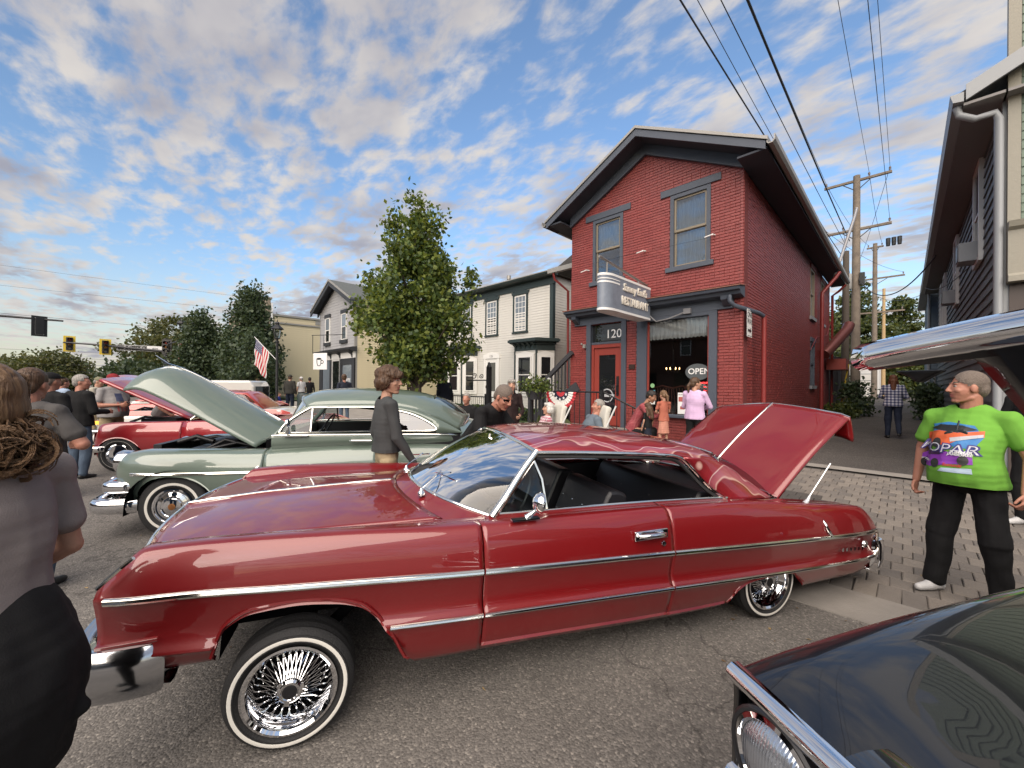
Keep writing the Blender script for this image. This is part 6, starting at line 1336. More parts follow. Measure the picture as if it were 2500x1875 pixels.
en.build('engine', M_eng, merc, smooth=50); MB().box(.35, .60, -.46, -.30, .62, .86).build('battery', M_eng, merc)
# raised hood
gc = interp([(0, 0), (1, 1)]); hc = cr([(.98, 0, 1.04), (.60, 0, 1.28), (.20, 0, 1.53), (-.22, 0, 1.77), (-.44, 0, 1.845), (-.60, 0, 1.80)], 6); he = cr([(.70, .56, .89), (.42, .57, 1.07), (.06, .56, 1.29), (-.30, .54, 1.49), (-.52, .50, 1.575), (-.68, .46, 1.56)], 6)
rows_ = []
for a, e in zip(hc, he):
    rows_.append([(a[0] + (e[0] - a[0]) * abs(v) ** 1.8, v * e[1], a[2] + (e[2] - a[2]) * (.55 * abs(v) ** 2 + .45 * abs(v) ** 3.2)) for v in lin(-1, 1, 28)])
b = MB(); b.grid(rows_); o = b.build('hood', M_green, merc, smooth=60); md = o.modifiers.new('s', 'SOLIDIFY'); md.thickness = .02; md.offset = -1
MB().tube([tuple(np.array(p) + np.array((0, 0, .006))) for p in hc[3:]], .012, 6).build('hood_strip', M_chrome, merc, smooth=60); MB().prism([(-.30, 1.83), (-.48, 1.89), (-.62, 1.99), (-.52, 1.885), (-.36, 1.84)], -.012, .012).build('hood_ornament', M_chrome, merc, recalc=True)
MB().tube([(.70, -.30, .90), (.40, -.40, 1.08)], .014, 6).build('hood_hinge', M_dark, merc)
# roof, windows
grc = cr([(1.10, 0, 1.49), (1.30, 0, 1.565), (1.67, 0, 1.60), (2.1, 0, 1.598), (2.52, 0, 1.562), (2.80, 0, 1.495), (3.05, 0, 1.385), (3.30, 0, 1.22)], 4); gre = cr([(1.28, .66, 1.375), (1.40, .69, 1.40), (1.70, .71, 1.405), (2.1, .71, 1.40), (2.45, .70, 1.35), (2.70, .69, 1.27), (2.90, .66, 1.18), (3.12, .60, 1.06)], 4)
rows_ = [[(a[0] + (e[0] - a[0]) * abs(v) ** 2, v * e[1], a[2] + (e[2] - a[2]) * (.6 * abs(v) ** 2.2 + .4 * abs(v) ** 6)) for v in lin(-1, 1, 24)] for a, e in zip(grc, gre)]
b = MB(); b.grid(rows_, flip=True); o = b.build('roof', M_green, merc, smooth=60); md = o.modifiers.new('s', 'SOLIDIFY'); md.thickness = .03; md.offset = -1
def mpoly(name, pts, m, par, solid=0):
    b = MB(); b.v = [tuple(p) for p in pts]; b.f = [tuple(range(len(pts)))]; b.m = [0]; return b.build(name, m, par, solid=solid)
for sg in (-1, 1):
    # side of the greenhouse: body colour band with two openings
    top_ = lambda s: interp([(1.0, 1.085), (1.28, 1.375), (1.40, 1.40), (2.1, 1.40), (2.45, 1.35), (2.70, 1.27), (2.9, 1.18), (3.12, 1.06)])(s)
    yt = lambda z: .825 - (z - 1.06) * .37
    win = interp([(1.03, 1.10), (1.10, 1.20), (1.30, 1.345), (1.42, 1.368), (2.08, 1.368), (2.30, 1.335), (2.50, 1.285), (2.68, 1.20), (2.78, 1.125), (2.80, 1.085)])
    ss = lin(1.0, 3.12, 60); g1 = []
    for s in ss:
        tz = top_(s); bz = 1.07 if s < 2.8 else 1.05
        wz = win(s) if 1.03 < s < 2.80 else bz; g1.append([(s, sg * yt(z), z) for z in (max(wz, bz), max(tz, wz, bz))])
    b = MB(); b.grid(g1, flip=(sg > 0)); b.build('window_header', M_green, merc, smooth=60, solid=.02)
    b = MB(); b.grid([[(s, sg * yt(z), z) for z in (1.06, 1.13, 1.20, 1.27, 1.33, 1.38)] for s in (2.13, 2.20)], flip=(sg > 0)); b.build('door_pillar', M_green, merc, solid=.02)
    fr_ = cr([(1.03, 1.09), (1.10, 1.20), (1.30, 1.345), (1.42, 1.368), (2.08, 1.368), (2.115, 1.33), (2.115, 1.09)], 5); MB().tube([(s, sg * (yt(z) + .008), z) for s, z in fr_] + [(1.03, sg * (yt(1.09) + .008), 1.09)], .011, 6).build('window_moulding', M_trimch, merc, smooth=60)
    fr_ = cr([(2.22, 1.09), (2.22, 1.335), (2.32, 1.33), (2.50, 1.285), (2.68, 1.20), (2.79, 1.12), (2.76, 1.085), (2.5, 1.085), (2.22, 1.09)], 5); MB().tube([(s, sg * (yt(z) + .008), z) for s, z in fr_], .011, 6).build('window_moulding', M_trimch, merc, smooth=60)
    mpoly('quarter_window', [(s, sg * (yt(z) - .004), z) for s, z in fr_[:-1]], glass('bright_quarter_glass', (.4, .45, .45), 1.0, .10), merc)
    MB().tube([(1.36, sg * yt(1.09), 1.09), (1.36, sg * yt(1.35), 1.355)], .012, 6).build('vent_window_frame', M_trimch, merc); mpoly('vent_window', [(s, sg * yt(z), z) for s, z in ((1.05, 1.09), (1.35, 1.09), (1.35, 1.35), (1.28, 1.33), (1.12, 1.20))], M_carglass, merc)
    MB().tube([(.98, sg * .80, 1.05), (1.12, sg * .75, 1.20), (1.27, sg * .67, 1.37)], .03, 8).build('windshield_pillar', M_green, merc, smooth=60)
    MB().tube([(1.13, sg * .845, 1.09), (1.14, sg * .87, 1.12), (1.15, sg * .90, 1.17)], [.03, .014, .010], 8).box(1.08, 1.34, sg * .865 - .012, sg * .865 + .012, 1.045, 1.058).lathe([(.0, 0), (.05, .0), (.05, .02), (0, .03)], 16, Matrix.Translation((1.15, sg * .90, 1.2)) @ Matrix.Rotation(R(-90), 4, 'Y')).build('door_mirror', M_chrome, merc, smooth=50)
    MB().tube([(1.80, sg * .875, .985), (1.82, sg * .90, .99), (2.04, sg * .90, .985)], .012, 8).build('door_handle', M_chrome, merc)
A = [(.90 + .14 * (abs(y) / .76) ** 2, y, 1.07 - .01 * abs(y)) for y in lin(-.76, .76, 10)]; B = [(1.10 + .17 * (abs(y) / .66) ** 2, y, 1.49 - .115 * (abs(y) / .66) ** 2.2) for y in lin(-.66, .66, 10)]
b = MB(); b.grid([[tuple(np.array(a) * (1 - t) + np.array(c) * t) for a, c in zip(A, B)] for t in lin(0, 1, 5)]); b.build('windshield', M_carglass, merc, smooth=60); MB().tube(A, .012, 6).build('windshield_moulding', M_trimch, merc); MB().tube(B, .012, 6).build('windshield_moulding', M_trimch, merc)
b = MB(); b.grid([[(.86 + (.90 + .14 * (abs(y) / .80) ** 2 - .86) * t, y, 1.0 + .07 * t - .01 * abs(y)) for y in lin(-.80, .80, 10)] for t in lin(0, 1, 3)]); b.build('cowl', M_green, merc, smooth=60)
A = [(3.12 + .18 * (1 - (abs(y) / .58) ** 2), y, 1.06 + .16 * (1 - (abs(y) / .58) ** 2)) for y in lin(-.58, .58, 10)]; B = [(2.72 + .10 * (1 - (abs(y) / .6) ** 2), y, 1.50 - .2 * (abs(y) / .6) ** 2.5) for y in lin(-.58, .58, 10)]
b = MB(); b.grid([[tuple(np.array(a) * (1 - t) + np.array(c) * t + np.array((.03, 0, .03)) * 4 * t * (1 - t)) for a, c in zip(A, B)] for t in lin(0, 1, 5)]); b.build('rear_window', M_carglass, merc, smooth=60); MB().tube(A + B[::-1] + [A[0]], .012, 6).build('rear_window_moulding', M_trimch, merc)
rows_ = [[(s, v * belty(s), beltz(s) + (.16 if s < 3.4 else .16 * max(0, (4.25 - s) / .85)) * (1 - v * v) * (1 if s > 3.1 else .0)) for v in lin(-1, 1, 16)] for s in lin(3.12, 4.25, 16)]
b = MB(); b.grid(rows_); b.build('trunk_lid', M_green, merc, smooth=60)
MB().box(1.0, 3.1, -.78, .78, .30, .36).box(1.0, 3.1, -.80, -.78, .36, 1.06).box(1.0, 3.1, .78, .80, .36, 1.06).build('cabin_lining', M_vinyl, merc); M_tanv = mat('tan_cloth', (.12, .09, .06), .8)
MB().prism([(1.75, .5), (2.0, 1.12), (2.08, 1.12), (2.15, .5)], -.7, .7).build('front_seat', M_vinyl, merc, recalc=True); MB().prism([(2.5, .5), (2.75, 1.1), (2.85, 1.1), (2.9, .5)], -.68, .68).build('rear_seat', M_tanv, merc, recalc=True)
MB().box(.95, 1.08, -.72, .72, .85, 1.07).build('dashboard', M_green, merc); MB().lathe([(.20, 0), (.21, .01), (.22, 0), (.21, -.01), (.20, 0)], 28, Matrix.Translation((1.42, -.36, 1.08)) @ Matrix.Rotation(R(-60), 4, 'Y')).tube([(1.42, -.36, 1.08), (1.1, -.36, .9)], .02, 6).build('steering_wheel', M_black, merc, smooth=60)
bumper('front_bumper', merc, -.70, .27, .43, .10, -1, .36, .80); bumper('grille_bar', merc, -.62, .47, .60, .08, -1, .22, .76)
for sg in (-1, 1): MB().ball((-.80, sg * .38, .44), (.06, .05, .13)).build('bumper_guard', M_chrome, merc, smooth=180)
bumper('rear_bumper', merc, 4.32, .36, .50, .08, 1, .4, .72)
# ------------------------------------------------------------------ simpler cars further along
def simple_car(name, label, loc, ang, m, L0=-.75, L1=3.75, hw=.88, belt=.86, zbot=.24, hood_open=True, top=None, glassm=None, m2=None, wb=2.75, hood_m=None, roofz=1.30, tilt=48, hoodlen=1.35, conv=False, lamp=None):
    t = thing(name, label, 'car', loc, R(ang)); Yf = interp([(L0, hw - .16), (L0 + .15, hw - .05), (.3, hw), (L1 - .6, hw), (L1, hw - .12)])
    T = interp([(L0, belt - .20), (L0 + .10, belt - .05), (0, belt - .01), (1, belt + .0), (L1 - .4, belt + .02), (L1, belt - .10)])
    def zb(s):
        for c in (0, wb):
            if abs(s - c) < .40: return zbot + .40 * math.sqrt(max(0, 1 - ((s - c) / .40) ** 2)) * .98
        return zbot
    def pf(s):
        Y, tt = Yf(s), T(s); d = tt - zbot
        return cr([(Y - .07, zbot), (Y - .01, zbot + .3 * d), (Y, zbot + .62 * d), (Y - .03, zbot + .85 * d), (Y - .09, tt), (Y - .2, tt + .004)], 3)
    ex_ = [-.40, .40, wb - .4, wb + .4]
    side_panel('front_fender', t, m, L0, 1.0, pf, zb, ex_, .04); side_panel('door', t, m, 1.008, 2.1, pf, zb, ex_, .1); side_panel('rear_quarter', t, m, 2.108, L1, pf, zb, ex_, .04)
    if m2:
        for sg in (-1, 1): MB().grid([[(s, sg * (Yf(s) - .08 + .0), T(s) + .003), (s, sg * (Yf(s) - .012), T(s) - .10)] for s in lin(L0 + .1, L1 - .1, 24)]).build('upper_band', m2, t, smooth=60)
    b = MB(); b.grid([[(L0 - .03 * (1 - v * v), v * (hw - .16), z) for v in lin(-1, 1, 10)] for z in (zbot + .05, .5, belt - .20)]); b.build('nose_panel', m, t, smooth=60)
    MB().box(L0 - .045, L0 - .02, -hw + .35, hw - .35, .46, .64).build('grille', M_dark, t)
    for sg in (-1, 1):
        MB().lathe([(.09, 0), (.09, .03), (0, .05)], 18, Matrix.Translation((L0 - .01, sg * (hw - .27), .60)) @ Matrix.Rotation(R(-90), 4, 'Y')).build('headlight', M_lt if not lamp else M_lt, t, smooth=40)
        if lamp: MB().box(L0 + .02, L0 + .20, sg * (hw - .06) - .02, sg * (hw - .06) + .02, .60, .68).build('turn_signal', lamp, t)
        tyre_set(t, 0, sg * (hw - .11), .31, .31, .18, .25, .004, .17, 'plain', sg); tyre_set(t, wb, sg * (hw - .11), .31, .31, .18, .25, .004, .17, 'plain', sg)
    bumper('front_bumper', t, L0 - .07, .36, .47, .06, -1, .28, hw - .06); bumper('rear_bumper', t, L1 + .07, .38, .50, .06, 1, .25, hw - .1)
    MB().box(L0 + .1, 1.0, -hw + .22, hw - .22, .45, belt - .10).build('engine_bay', M_dark, t); MB().box(.0, .6, -.25, .25, .6, belt + .02).tube([(-.2, -.2, belt - .05), (.1, -.3, belt + .06), (.5, -.2, belt)], .025, 6).build('engine', M_eng, t)
    hm = hood_m or m; hwd = hw - .22; al = R(tilt) if hood_open else R(2)
    rows_ = [[(1.0 - hoodlen * q * math.cos(al) + .03 * v * v, v * hwd, belt + .04 + hoodlen * q * math.sin(al) + .05 * (1 - v * v)) for v in lin(-1, 1, 14)] for q in lin(0, 1, 10)]
    b = MB(); b.grid(rows_); b.build('hood', hm, t, smooth=60, solid=.04)
    rows_ = [[(s, v * (Yf(s) - .2), T(s) + .03 * (1 - v * v)) for v in lin(-1, 1, 8)] for s in lin(2.75 if not conv else 2.5, L1, 8)]; b = MB(); b.grid(rows_); b.build('trunk_lid', m, t, smooth=60)
    MB().box(1.0, 2.8, -hw + .12, hw - .12, .3, .36).prism([(1.6, .4), (1.78, belt + .06), (1.86, belt + .06), (1.95, .4)], -hw + .2, hw - .2).build('cabin', M_vinyl, t)
    MB().lathe([(.18, 0), (.19, .01), (.2, 0), (.19, -.01), (.18, 0)], 24, Matrix.Translation((1.32, -.35, belt + .03)) @ Matrix.Rotation(R(-60), 4, 'Y')).build('steering_wheel', M_black, t)
    A = [(1.02 + .1 * (abs(y) / hw) ** 2, y, belt + .03) for y in lin(-hw + .16, hw - .16, 8)]; B = [(1.42 + .05 * (abs(y) / hw) ** 2, y * .86, roofz - .04 - .04 * (abs(y) / hw) ** 2) for y in lin(-hw + .16, hw - .16, 8)]
    b = MB(); b.grid([[tuple(np.array(a) * (1 - q) + np.array(c) * q) for a, c in zip(A, B)] for q in lin(0, 1, 4)]); b.build('windshield', M_carglass, t, smooth=60); MB().tube(A + B[::-1] + [A[0]], .016, 6).build('windshield_frame', M_trimch, t)
    if not conv:
        rt = top or m; rows_ = [[(s, v * (hw - .26), roofz + .03 * math.sin(math.pi * (s - 1.35) / 1.5) - .06 * abs(v) ** 3) for v in lin(-1, 1, 12)] for s in lin(1.38, 2.55, 8)] + [[(2.98, v * (hw - .18), belt + .04) for v in lin(-1, 1, 12)]]
        b = MB(); b.grid(rows_); b.build('roof', rt, t, smooth=60, solid=.02)
        for sg in (-1, 1): MB().grid([[(1.12, sg * (hw - .17), belt), (1.44, sg * (hw - .27), roofz - .05)], [(2.85, sg * (hw - .17), belt), (2.5, sg * (hw - .27), roofz - .05)]]).build('side_window', M_carglass, t)
    return t
M_red2 = paint('crimson_paint', (.28, .010, .016), .1); M_red3 = paint('orange_red_paint', (.42, .030, .016), .05); M_wht = paint('white_car_paint', (.62, .61, .57), .0); M_org = paint('orange_hood_paint', (.55, .085, .035), .05)
M_amb = mat('amber_lens_lit', (.7, .25, .02), .3, emis=((1, .35, .05), .6))
simple_car('red_convertible', 'crimson sixties convertible with raised hood behind the green coupe', (-10.95, .45, 0), 58.5, M_red2, hw=.90, belt=.90, conv=True, tilt=27, hoodlen=1.62, roofz=1.34, L0=-.44)
simple_car('white_red_coupe', 'white coupe with red upper band and raised orange red hood', (-14.3, .55, 0), 58.5, M_wht, hw=.86, belt=.92, m2=M_red3, hood_m=M_red3, tilt=29, hoodlen=1.65, top=M_red3, lamp=M_amb, roofz=1.38, L0=-.65)
simple_car('red_hardtop', 'bright red hardtop with closed hood past the white coupe', (-17.8, 1.0, 0), 58.5, M_red3, hw=.90, belt=.95, hood_open=False, roofz=1.36)
# white van
vn = thing('white_van', 'white panel van parked before the dark street trees', 'van', (-21.2, 1.3, 0), R(58.5))
b = MB(); b.prism([(-.8, .35), (-.8, .85), (-.1, 1.0), (.35, 1.62), (.6, 1.72), (3.4, 1.74), (3.55, 1.5), (3.55, .35)], -.9, .9, 'y'); b.build('body', M_wht, vn, bevel=.08, recalc=True)
for sg in (-1, 1): MB().prism([(.25, 1.08), (.55, 1.52), (1.2, 1.54), (1.2, 1.08)], sg * .902, sg * .912, 'y').build('side_window', M_glassdark, vn, recalc=True); tyre_set(vn, 0, sg * .8, .32, .32, .2, .26, .004, .18, 'plain', sg); tyre_set(vn, 2.7, sg * .8, .32, .32, .2, .26, .004, .18, 'plain', sg)
MB().box(3.55, 3.57, -.7, .7, 1.05, 1.5).build('rear_window', M_glassdark, vn)
# ------------------------------------------------------------------ black car in the near right corner
M_blk = paint('black_car_paint', (.003, .003, .004), .0, .3, 1.5)
BA = R(60); blk = thing('black_car', 'glossy black sixties car with raised chrome edged hood', 'car', (0, 0, 0), BA)
# local frame: x to the rear, y to its left (towards +y), origin at far front corner of the fender on the ground
c0 = Vector((-.345, 1.25, 0)); blk.location = c0
# fender crown (far side, y=+) : section curves from outer edge to the engine bay edge; viewer stands on the -y side
import_z = interp([(0, .86), (.3, .895), (.8, .925), (1.5, .94), (2.4, .95)])
def fsec(s):
    z = import_z(s); k = min(1, s / .35)
    return cr([(.0 + .04 * k, z - .48), (.05 * k, z - .20), (.045 * k - .005, z - .07), (0, z - .012), (-.05, z + .008), (-.14, z + .004), (-.34, z - .012 - .01 * k), (-.50, z - .03), (-.58, z - .07)], 4)
for (nme, sg_) in (('front_fender', 1),):
    rows_ = [[(s - .02 * math.sin(min(1, s / .3) * math.pi), y, z) for y, z in fsec(s)] for s in [0, .01, .03, .06, .1] + lin(.15, 1.45, 30)]
    b = MB(); b.grid(rows_); o = b.build('front_fender', M_blk, blk, smooth=60); md = o.modifiers.new('s', 'SOLIDIFY'); md.thickness = .02; md.offset = -1
# near fender mirrored about the car centre line y=-.93
rows_ = [[(s, -1.86 - y, z) for y, z in fsec(s)] for s in [0, .01, .03, .06, .1] + lin(.15, 1.45, 30)]; b = MB(); b.grid(rows_, flip=True); b.build('front_fender', M_blk, blk, smooth=60)
# header edge moulding across the front and brow over the lamps
yl = lin(.005, -1.865, 30)
fx = lambda y: .10 * (1 - ((y + .93) / .935) ** 2) * -.6 + .0
zx = lambda y: .862 + .02 * (1 - ((y + .93) / .935) ** 2)
rows_ = [[(fx(y) + d, y, zx(y) + z) for d, z in ((.025, .006), (.0, .009), (-.014, .0), (-.02, -.018), (-.012, -.034), (.01, -.038))] for y in yl]; b = MB(); b.grid(rows_); b.build('front_moulding', M_chrome, blk, smooth=60)
rows_ = [[(fx(y) + .03 + d, y, zx(y) + .004 - dz) for d, dz in ((0, 0), (.06, .0), (.13, .012), (.20, .05), (.24, .12))] for y in lin(-.30, -1.56, 20)]; b = MB(); b.grid(rows_); b.build('header_panel', M_blk, blk, smooth=60)
rows_ = [[(fx(y) + .0 + d, y, z) for d, z in ((.03, .80), (.05, .70), (.05, .55), (.03, .46))] for y in lin(-.02, -1.84, 24)]; b = MB(); b.grid(rows_); b.build('lamp_panel', M_dark, blk, smooth=60)
ml = mat('ribbed_lamp_glass', (.42, .45, .50), .10, .75); n_, l_, b_ = nodes_of(ml); t_ = n_.new('ShaderNodeTexCoord'); wv_ = n_.new('ShaderNodeTexWave'); wv_.inputs['Scale'].default_value = 38; wv_.bands_direction = 'Y'; l_.new(t_.outputs['Object'], wv_.inputs['Vector']); bp_ = n_.new('ShaderNodeBump'); bp_.inputs['Strength'].default_value = .22; bp_.inputs['Distance'].default_value = .004; l_.new(wv_.outputs[0], bp_.inputs['Height']); l_.new(bp_.outputs[0], b_.inputs['Normal'])
for yy in (-.16, -.37, -1.49, -1.70):
    Mx = Matrix.Translation((fx(yy) - .004, yy, .722)) @ Matrix.Rotation(R(-90), 4, 'Y') @ Matrix.Diagonal((1.1, 1.1, 1, 1))
    h_ = MB().lathe([(.102, -.02), (.104, .012), (.094, .016), (.088, .008)], 32, Mx).build('headlight', M_chrome, blk, smooth=40); MB().lathe([(.09, .004), (.075, .022), (.04, .034), (0, .038)], 32, Mx).build('lamp_lens', ml, h_, smooth=60)
    MB().lathe([(.105, -.02), (.116, -.01), (.118, .01), (.112, .016), (.105, .012)], 32, Mx).build('lamp_bezel', M_black, h_, smooth=40)
rows_ = [[(fx(y) - .015 + d, y, .575 + z) for d, z in ((.04, .02), (.0, .012), (-.012, -.004), (.0, -.02), (.04, -.024))] for y in lin(-.0, -1.86, 24)]; b = MB(); b.grid(rows_); b.build('lower_moulding', M_chrome, blk, smooth=60)
bumper('front_bumper', blk, -.12, .34, .50, .08, -1, .30, .93).location = (0, -.93, 0)
MB().box(.25, 1.5, -1.40, -.46, .30, .36).box(.25, 1.5, -.56, -.54, .36, .84).box(.25, 1.5, -1.41, -1.39, .36, .88).box(1.48, 1.5, -1.40, -.46, .36, .95).box(.22, .26, -1.40, -.46, .36, .80).build('engine_bay', M_dark, blk)
MB().box(.55, 1.15, -1.15, -.72, .45, .78).lathe([(.19, .78), (.2, .80), (.2, .87), (.0, .89)], 24, Matrix.Translation((.85, -.93, 0))).box(.30, .36, -1.30, -.56, .42, .82).tube([(.35, -.62, .80), (.6, -.60, .86), (.9, -.58, .80)], .02, 8).tube([(.5, -.52, .84), (.7, -.54, .86), (.95, -.50, .80), (1.2, -.52, .84)], .008, 6).build('engine', M_eng, blk, smooth=50)
rows_ = [[(s, y, z) for y, z in ((-.58, import_z(s) - .07), (-.585, import_z(s) - .11), (-.55, import_z(s) - .14))] for s in lin(.05, 1.45, 12)]; b = MB(); b.grid(rows_); b.build('fender_inner_lip', M_blk, blk, smooth=60)
# hood: hinged at the cowl, raised
def bh(v, q):
    """v -1..1 across (towards +y is the far edge), q 0 hinge .. 1 front"""
    a = R(32); Lh = 1.42; x = 1.67 - Lh * q * math.cos(a); z = 1.005 + Lh * q * math.sin(a) - .03 * math.sin(math.pi * q)
    return (x + .03 * v * v, -.93 + v * .925, z + .09 * (1 - abs(v) ** 1.6) * (.4 + .6 * q) + .02 * math.exp(-((abs(v) - .35) / .1) ** 2) * q)
hwf = lambda q: .74 if q < .962 else .74 + .26 * min(1, (q - .962) / .01)
b = MB(); b.grid([[bh(v * hwf(q), q) for v in lin(-1, 1, 30)] for q in lin(0, .9, 14) + [.93, .96, .973, 1.0]]); o = b.build('hood', M_blk, blk, smooth=60); md = o.modifiers.new('s', 'SOLIDIFY'); md.thickness = .022; md.offset = -1
rows_ = []
for v in lin(1, -1, 40):
    p = np.array(bh(v, 1)); rows_.append([(p + np.array((dx, 0, dz))).tolist() for dx, dz in ((.04, .032), (-.015, .040), (-.045, .024), (-.056, -.004), (-.048, -.026), (-.02, -.038), (.03, -.03))])
b = MB(); b.grid(rows_); b.build('hood_front_moulding', M_chrome, blk, smooth=60, solid=.006)
rows_ = []
M_hin = mat('hood_inner_black', (.008, .008, .009), .6)
for q in lin(.05, .97, 8): rows_.append([(np.array(bh(v, q)) + np.array((.02, 0, -.035))).tolist() for v in lin(-.72, .72, 14)])
b = MB(); b.grid(rows_); b.build('hood_inner_panel', M_hin, blk, smooth=60)
p = bh(.90, .97); MB().prism([(p[1] + .05, p[2] - .03), (p[1] - .07, p[2] - .03), (p[1] - .03, p[2] - .055), (p[1] - .01, p[2] - .07), (p[1] + .01, p[2] - .05)], p[0] + .02, p[0] + .06, 'x').build('hood_latch', M_hin, blk, recalc=True, bevel=.01)
for sg in (-1, 1): pts = [bh(sg * .9, .12), (1.35, -.93 + sg * .76, .98), (1.5, -.93 + sg * .76, .93)]; MB().tube(pts, .02, 6).build('hood_hinge', M_hin, blk)
# body behind
b = MB(); b.prism([(1.45, .3), (1.45, .95), (1.65, 1.0), (4.6, .98), (4.7, .6), (4.6, .32)], -1.86, -.0, 'y'); b.build('rear_body', M_blk, blk, bevel=.05, recalc=True)
b = MB(); b.prism([(1.75, 1.0), (2.35, 1.36), (3.2, 1.36), (3.8, 1.0)], -1.68, -.18, 'y'); b.build('greenhouse', M_glassdark, blk, bevel=.04, recalc=True); MB().box(2.3, 3.25, -1.66, -.2, 1.365, 1.40).build('roof', M_blk, blk, bevel=.02)
for yy, sg in ((-.13, 1), (-1.73, -1)):
    tyre_set(blk, .85, yy, .33, .33, .19, .26, .004, .18, 'plain', sg); tyre_set(blk, 3.7, yy, .33, .33, .19, .26, .004, .18, 'plain', sg)
# ================================================================== PEOPLE
JOBS = []
def cap_mesh(V, Fc, p0, r0, p1, r1, n=12):
    p0, p1 = Vector(p0), Vector(p1); d = p1 - p0; Ln = d.length
    if Ln < 1e-5: d = Vector((0, 0, 1))
    d = d.normalized(); u = d.orthogonal().normalized(); w_ = d.cross(u); rings = []
    for t in (-80, -50, -20): rings.append((p0 + d * r0 * math.sin(R(t)), r0 * math.cos(R(t))))
    for t in (20, 50, 80): rings.append((p1 + d * r1 * math.sin(R(t)), r1 * math.cos(R(t))))
    k = len(V)
    for c, r in rings:
        for i in range(n): a = 2 * math.pi * i / n; V.append(tuple(c + (u * math.cos(a) + w_ * math.sin(a)) * r))
    for i in range(5):
        for j in range(n): Fc.append((k + i * n + j, k + i * n + (j + 1) % n, k + (i + 1) * n + (j + 1) % n, k + (i + 1) * n + j))
    Fc.append(tuple(k + j for j in range(n - 1, -1, -1))); Fc.append(tuple(k + 5 * n + j for j in range(n)))
def ell_mesh(V, Fc, c, r, M=None, n=14, m=10):
    b = MB(); b.ball((0, 0, 0), r, n, m); k = len(V); T = Matrix.Translation(c) @ (M.to_4x4() if M is not None else Matrix.Identity(4))
    V += [tuple(T @ Vector(p)) for p in b.v]; Fc += [tuple(i + k for i in f) for f in b.f]
def job(prims, voxel, smooth, name, mats, parent, post=None, cut=None, wr=None, fac=.5, hem=None):
    V, Fc = [], []
    for p in prims:
        if p[0] == 'c': cap_mesh(V, Fc, *p[1:5])
        else: ell_mesh(V, Fc, p[1], p[2], p[3] if len(p) > 3 else None)
    me = bpy.data.meshes.new('tmp'); me.from_pydata(V, [], Fc); o = bpy.data.objects.new('tmp', me); COL.objects.link(o)
    q = o.modifiers.new('r', 'REMESH'); q.mode = 'VOXEL'; q.voxel_size = voxel
    if smooth: q = o.modifiers.new('s', 'SMOOTH'); q.factor = fac; q.iterations = smooth
    JOBS.append((o, name, mats, parent, post, cut, wr, hem))
MADE = {}
def flush():
    dg = bpy.context.evaluated_depsgraph_get(); dg.update()
    for (o, name, mats, parent, post, cut, wr, hem) in JOBS:
        me = bpy.data.meshes.new_from_object(o.evaluated_get(dg)); bpy.data.objects.remove(o)
        if wr:
            n = len(me.vertices); co = np.empty(n * 3, np.float32); me.vertices.foreach_get('co', co); co = co.reshape(-1, 3); no = np.array([v.normal for v in me.vertices], np.float32)
            f, amp, sx = wr
            dsp = np.array([mnoise.noise(Vector((p[0] * f * sx[0], p[1] * f * sx[1], p[2] * f * sx[2]))) + .5 * mnoise.noise(Vector((p[0] * f * 2.3 * sx[0] + 7, p[1] * f * 2.3 * sx[1], p[2] * f * 2.3 * sx[2]))) for p in co], np.float32)
            co += no * (dsp * amp)[:, None]; me.vertices.foreach_set('co', co.ravel())
        if hem:
            hc0, hup, hrad = hem; bm = bmesh.new(); bm.from_mesh(me)
            def near_(v):
                d = v.co - hc0; return (d - hup * d.dot(hup)).length < hrad and abs(d.dot(hup)) < .30
            vs_ = set(v for v in bm.verts if near_(v)); fs_ = [f for f in bm.faces if all(v in vs_ for v in f.verts)]; es_ = list({e for f in fs_ for e in f.edges}); v2 = list({v for f in fs_ for v in f.verts})
            bmesh.ops.bisect_plane(bm, geom=v2 + es_ + fs_, plane_co=hc0, plane_no=hup, clear_inner=True); bm.to_mesh(me); bm.free()
        if cut:
            bm = bmesh.new(); bm.from_mesh(me); bmesh.ops.delete(bm, geom=[f for f in bm.faces if cut(f.calc_center_median())], context='FACES'); bm.to_mesh(me); bm.free()
        me.materials.clear()
        for m in (mats if isinstance(mats, (list, tuple)) else [mats]): me.materials.append(m)
        if post:
            idx = [post(p.center) for p in me.polygons]; me.polygons.foreach_set('material_index', idx)
        else: me.polygons.foreach_set('material_index', [0] * len(me.polygons))
        me.polygons.foreach_set('use_smooth', [True] * len(me.polygons))
        ob = link(name, me, parent); MADE.setdefault(parent.name, {})[name] = ob
    JOBS.clear()
def skin(name, c): return mat(name, c, .5, spec=.4, bump=(220, .12), var=(14, .5, (c[0] * .9, c[1] * .76, c[2] * .72)))
SK1 = skin('skin_fair', (.46, .26, .18)); SK2 = skin('skin_ruddy', (.42, .20, .14)); SK3 = skin('skin_tan', (.36, .19, .12))
LIP = mat('lip', (.30, .10, .085), .5); BROW = mat('brow', (.07, .05, .035), .8)
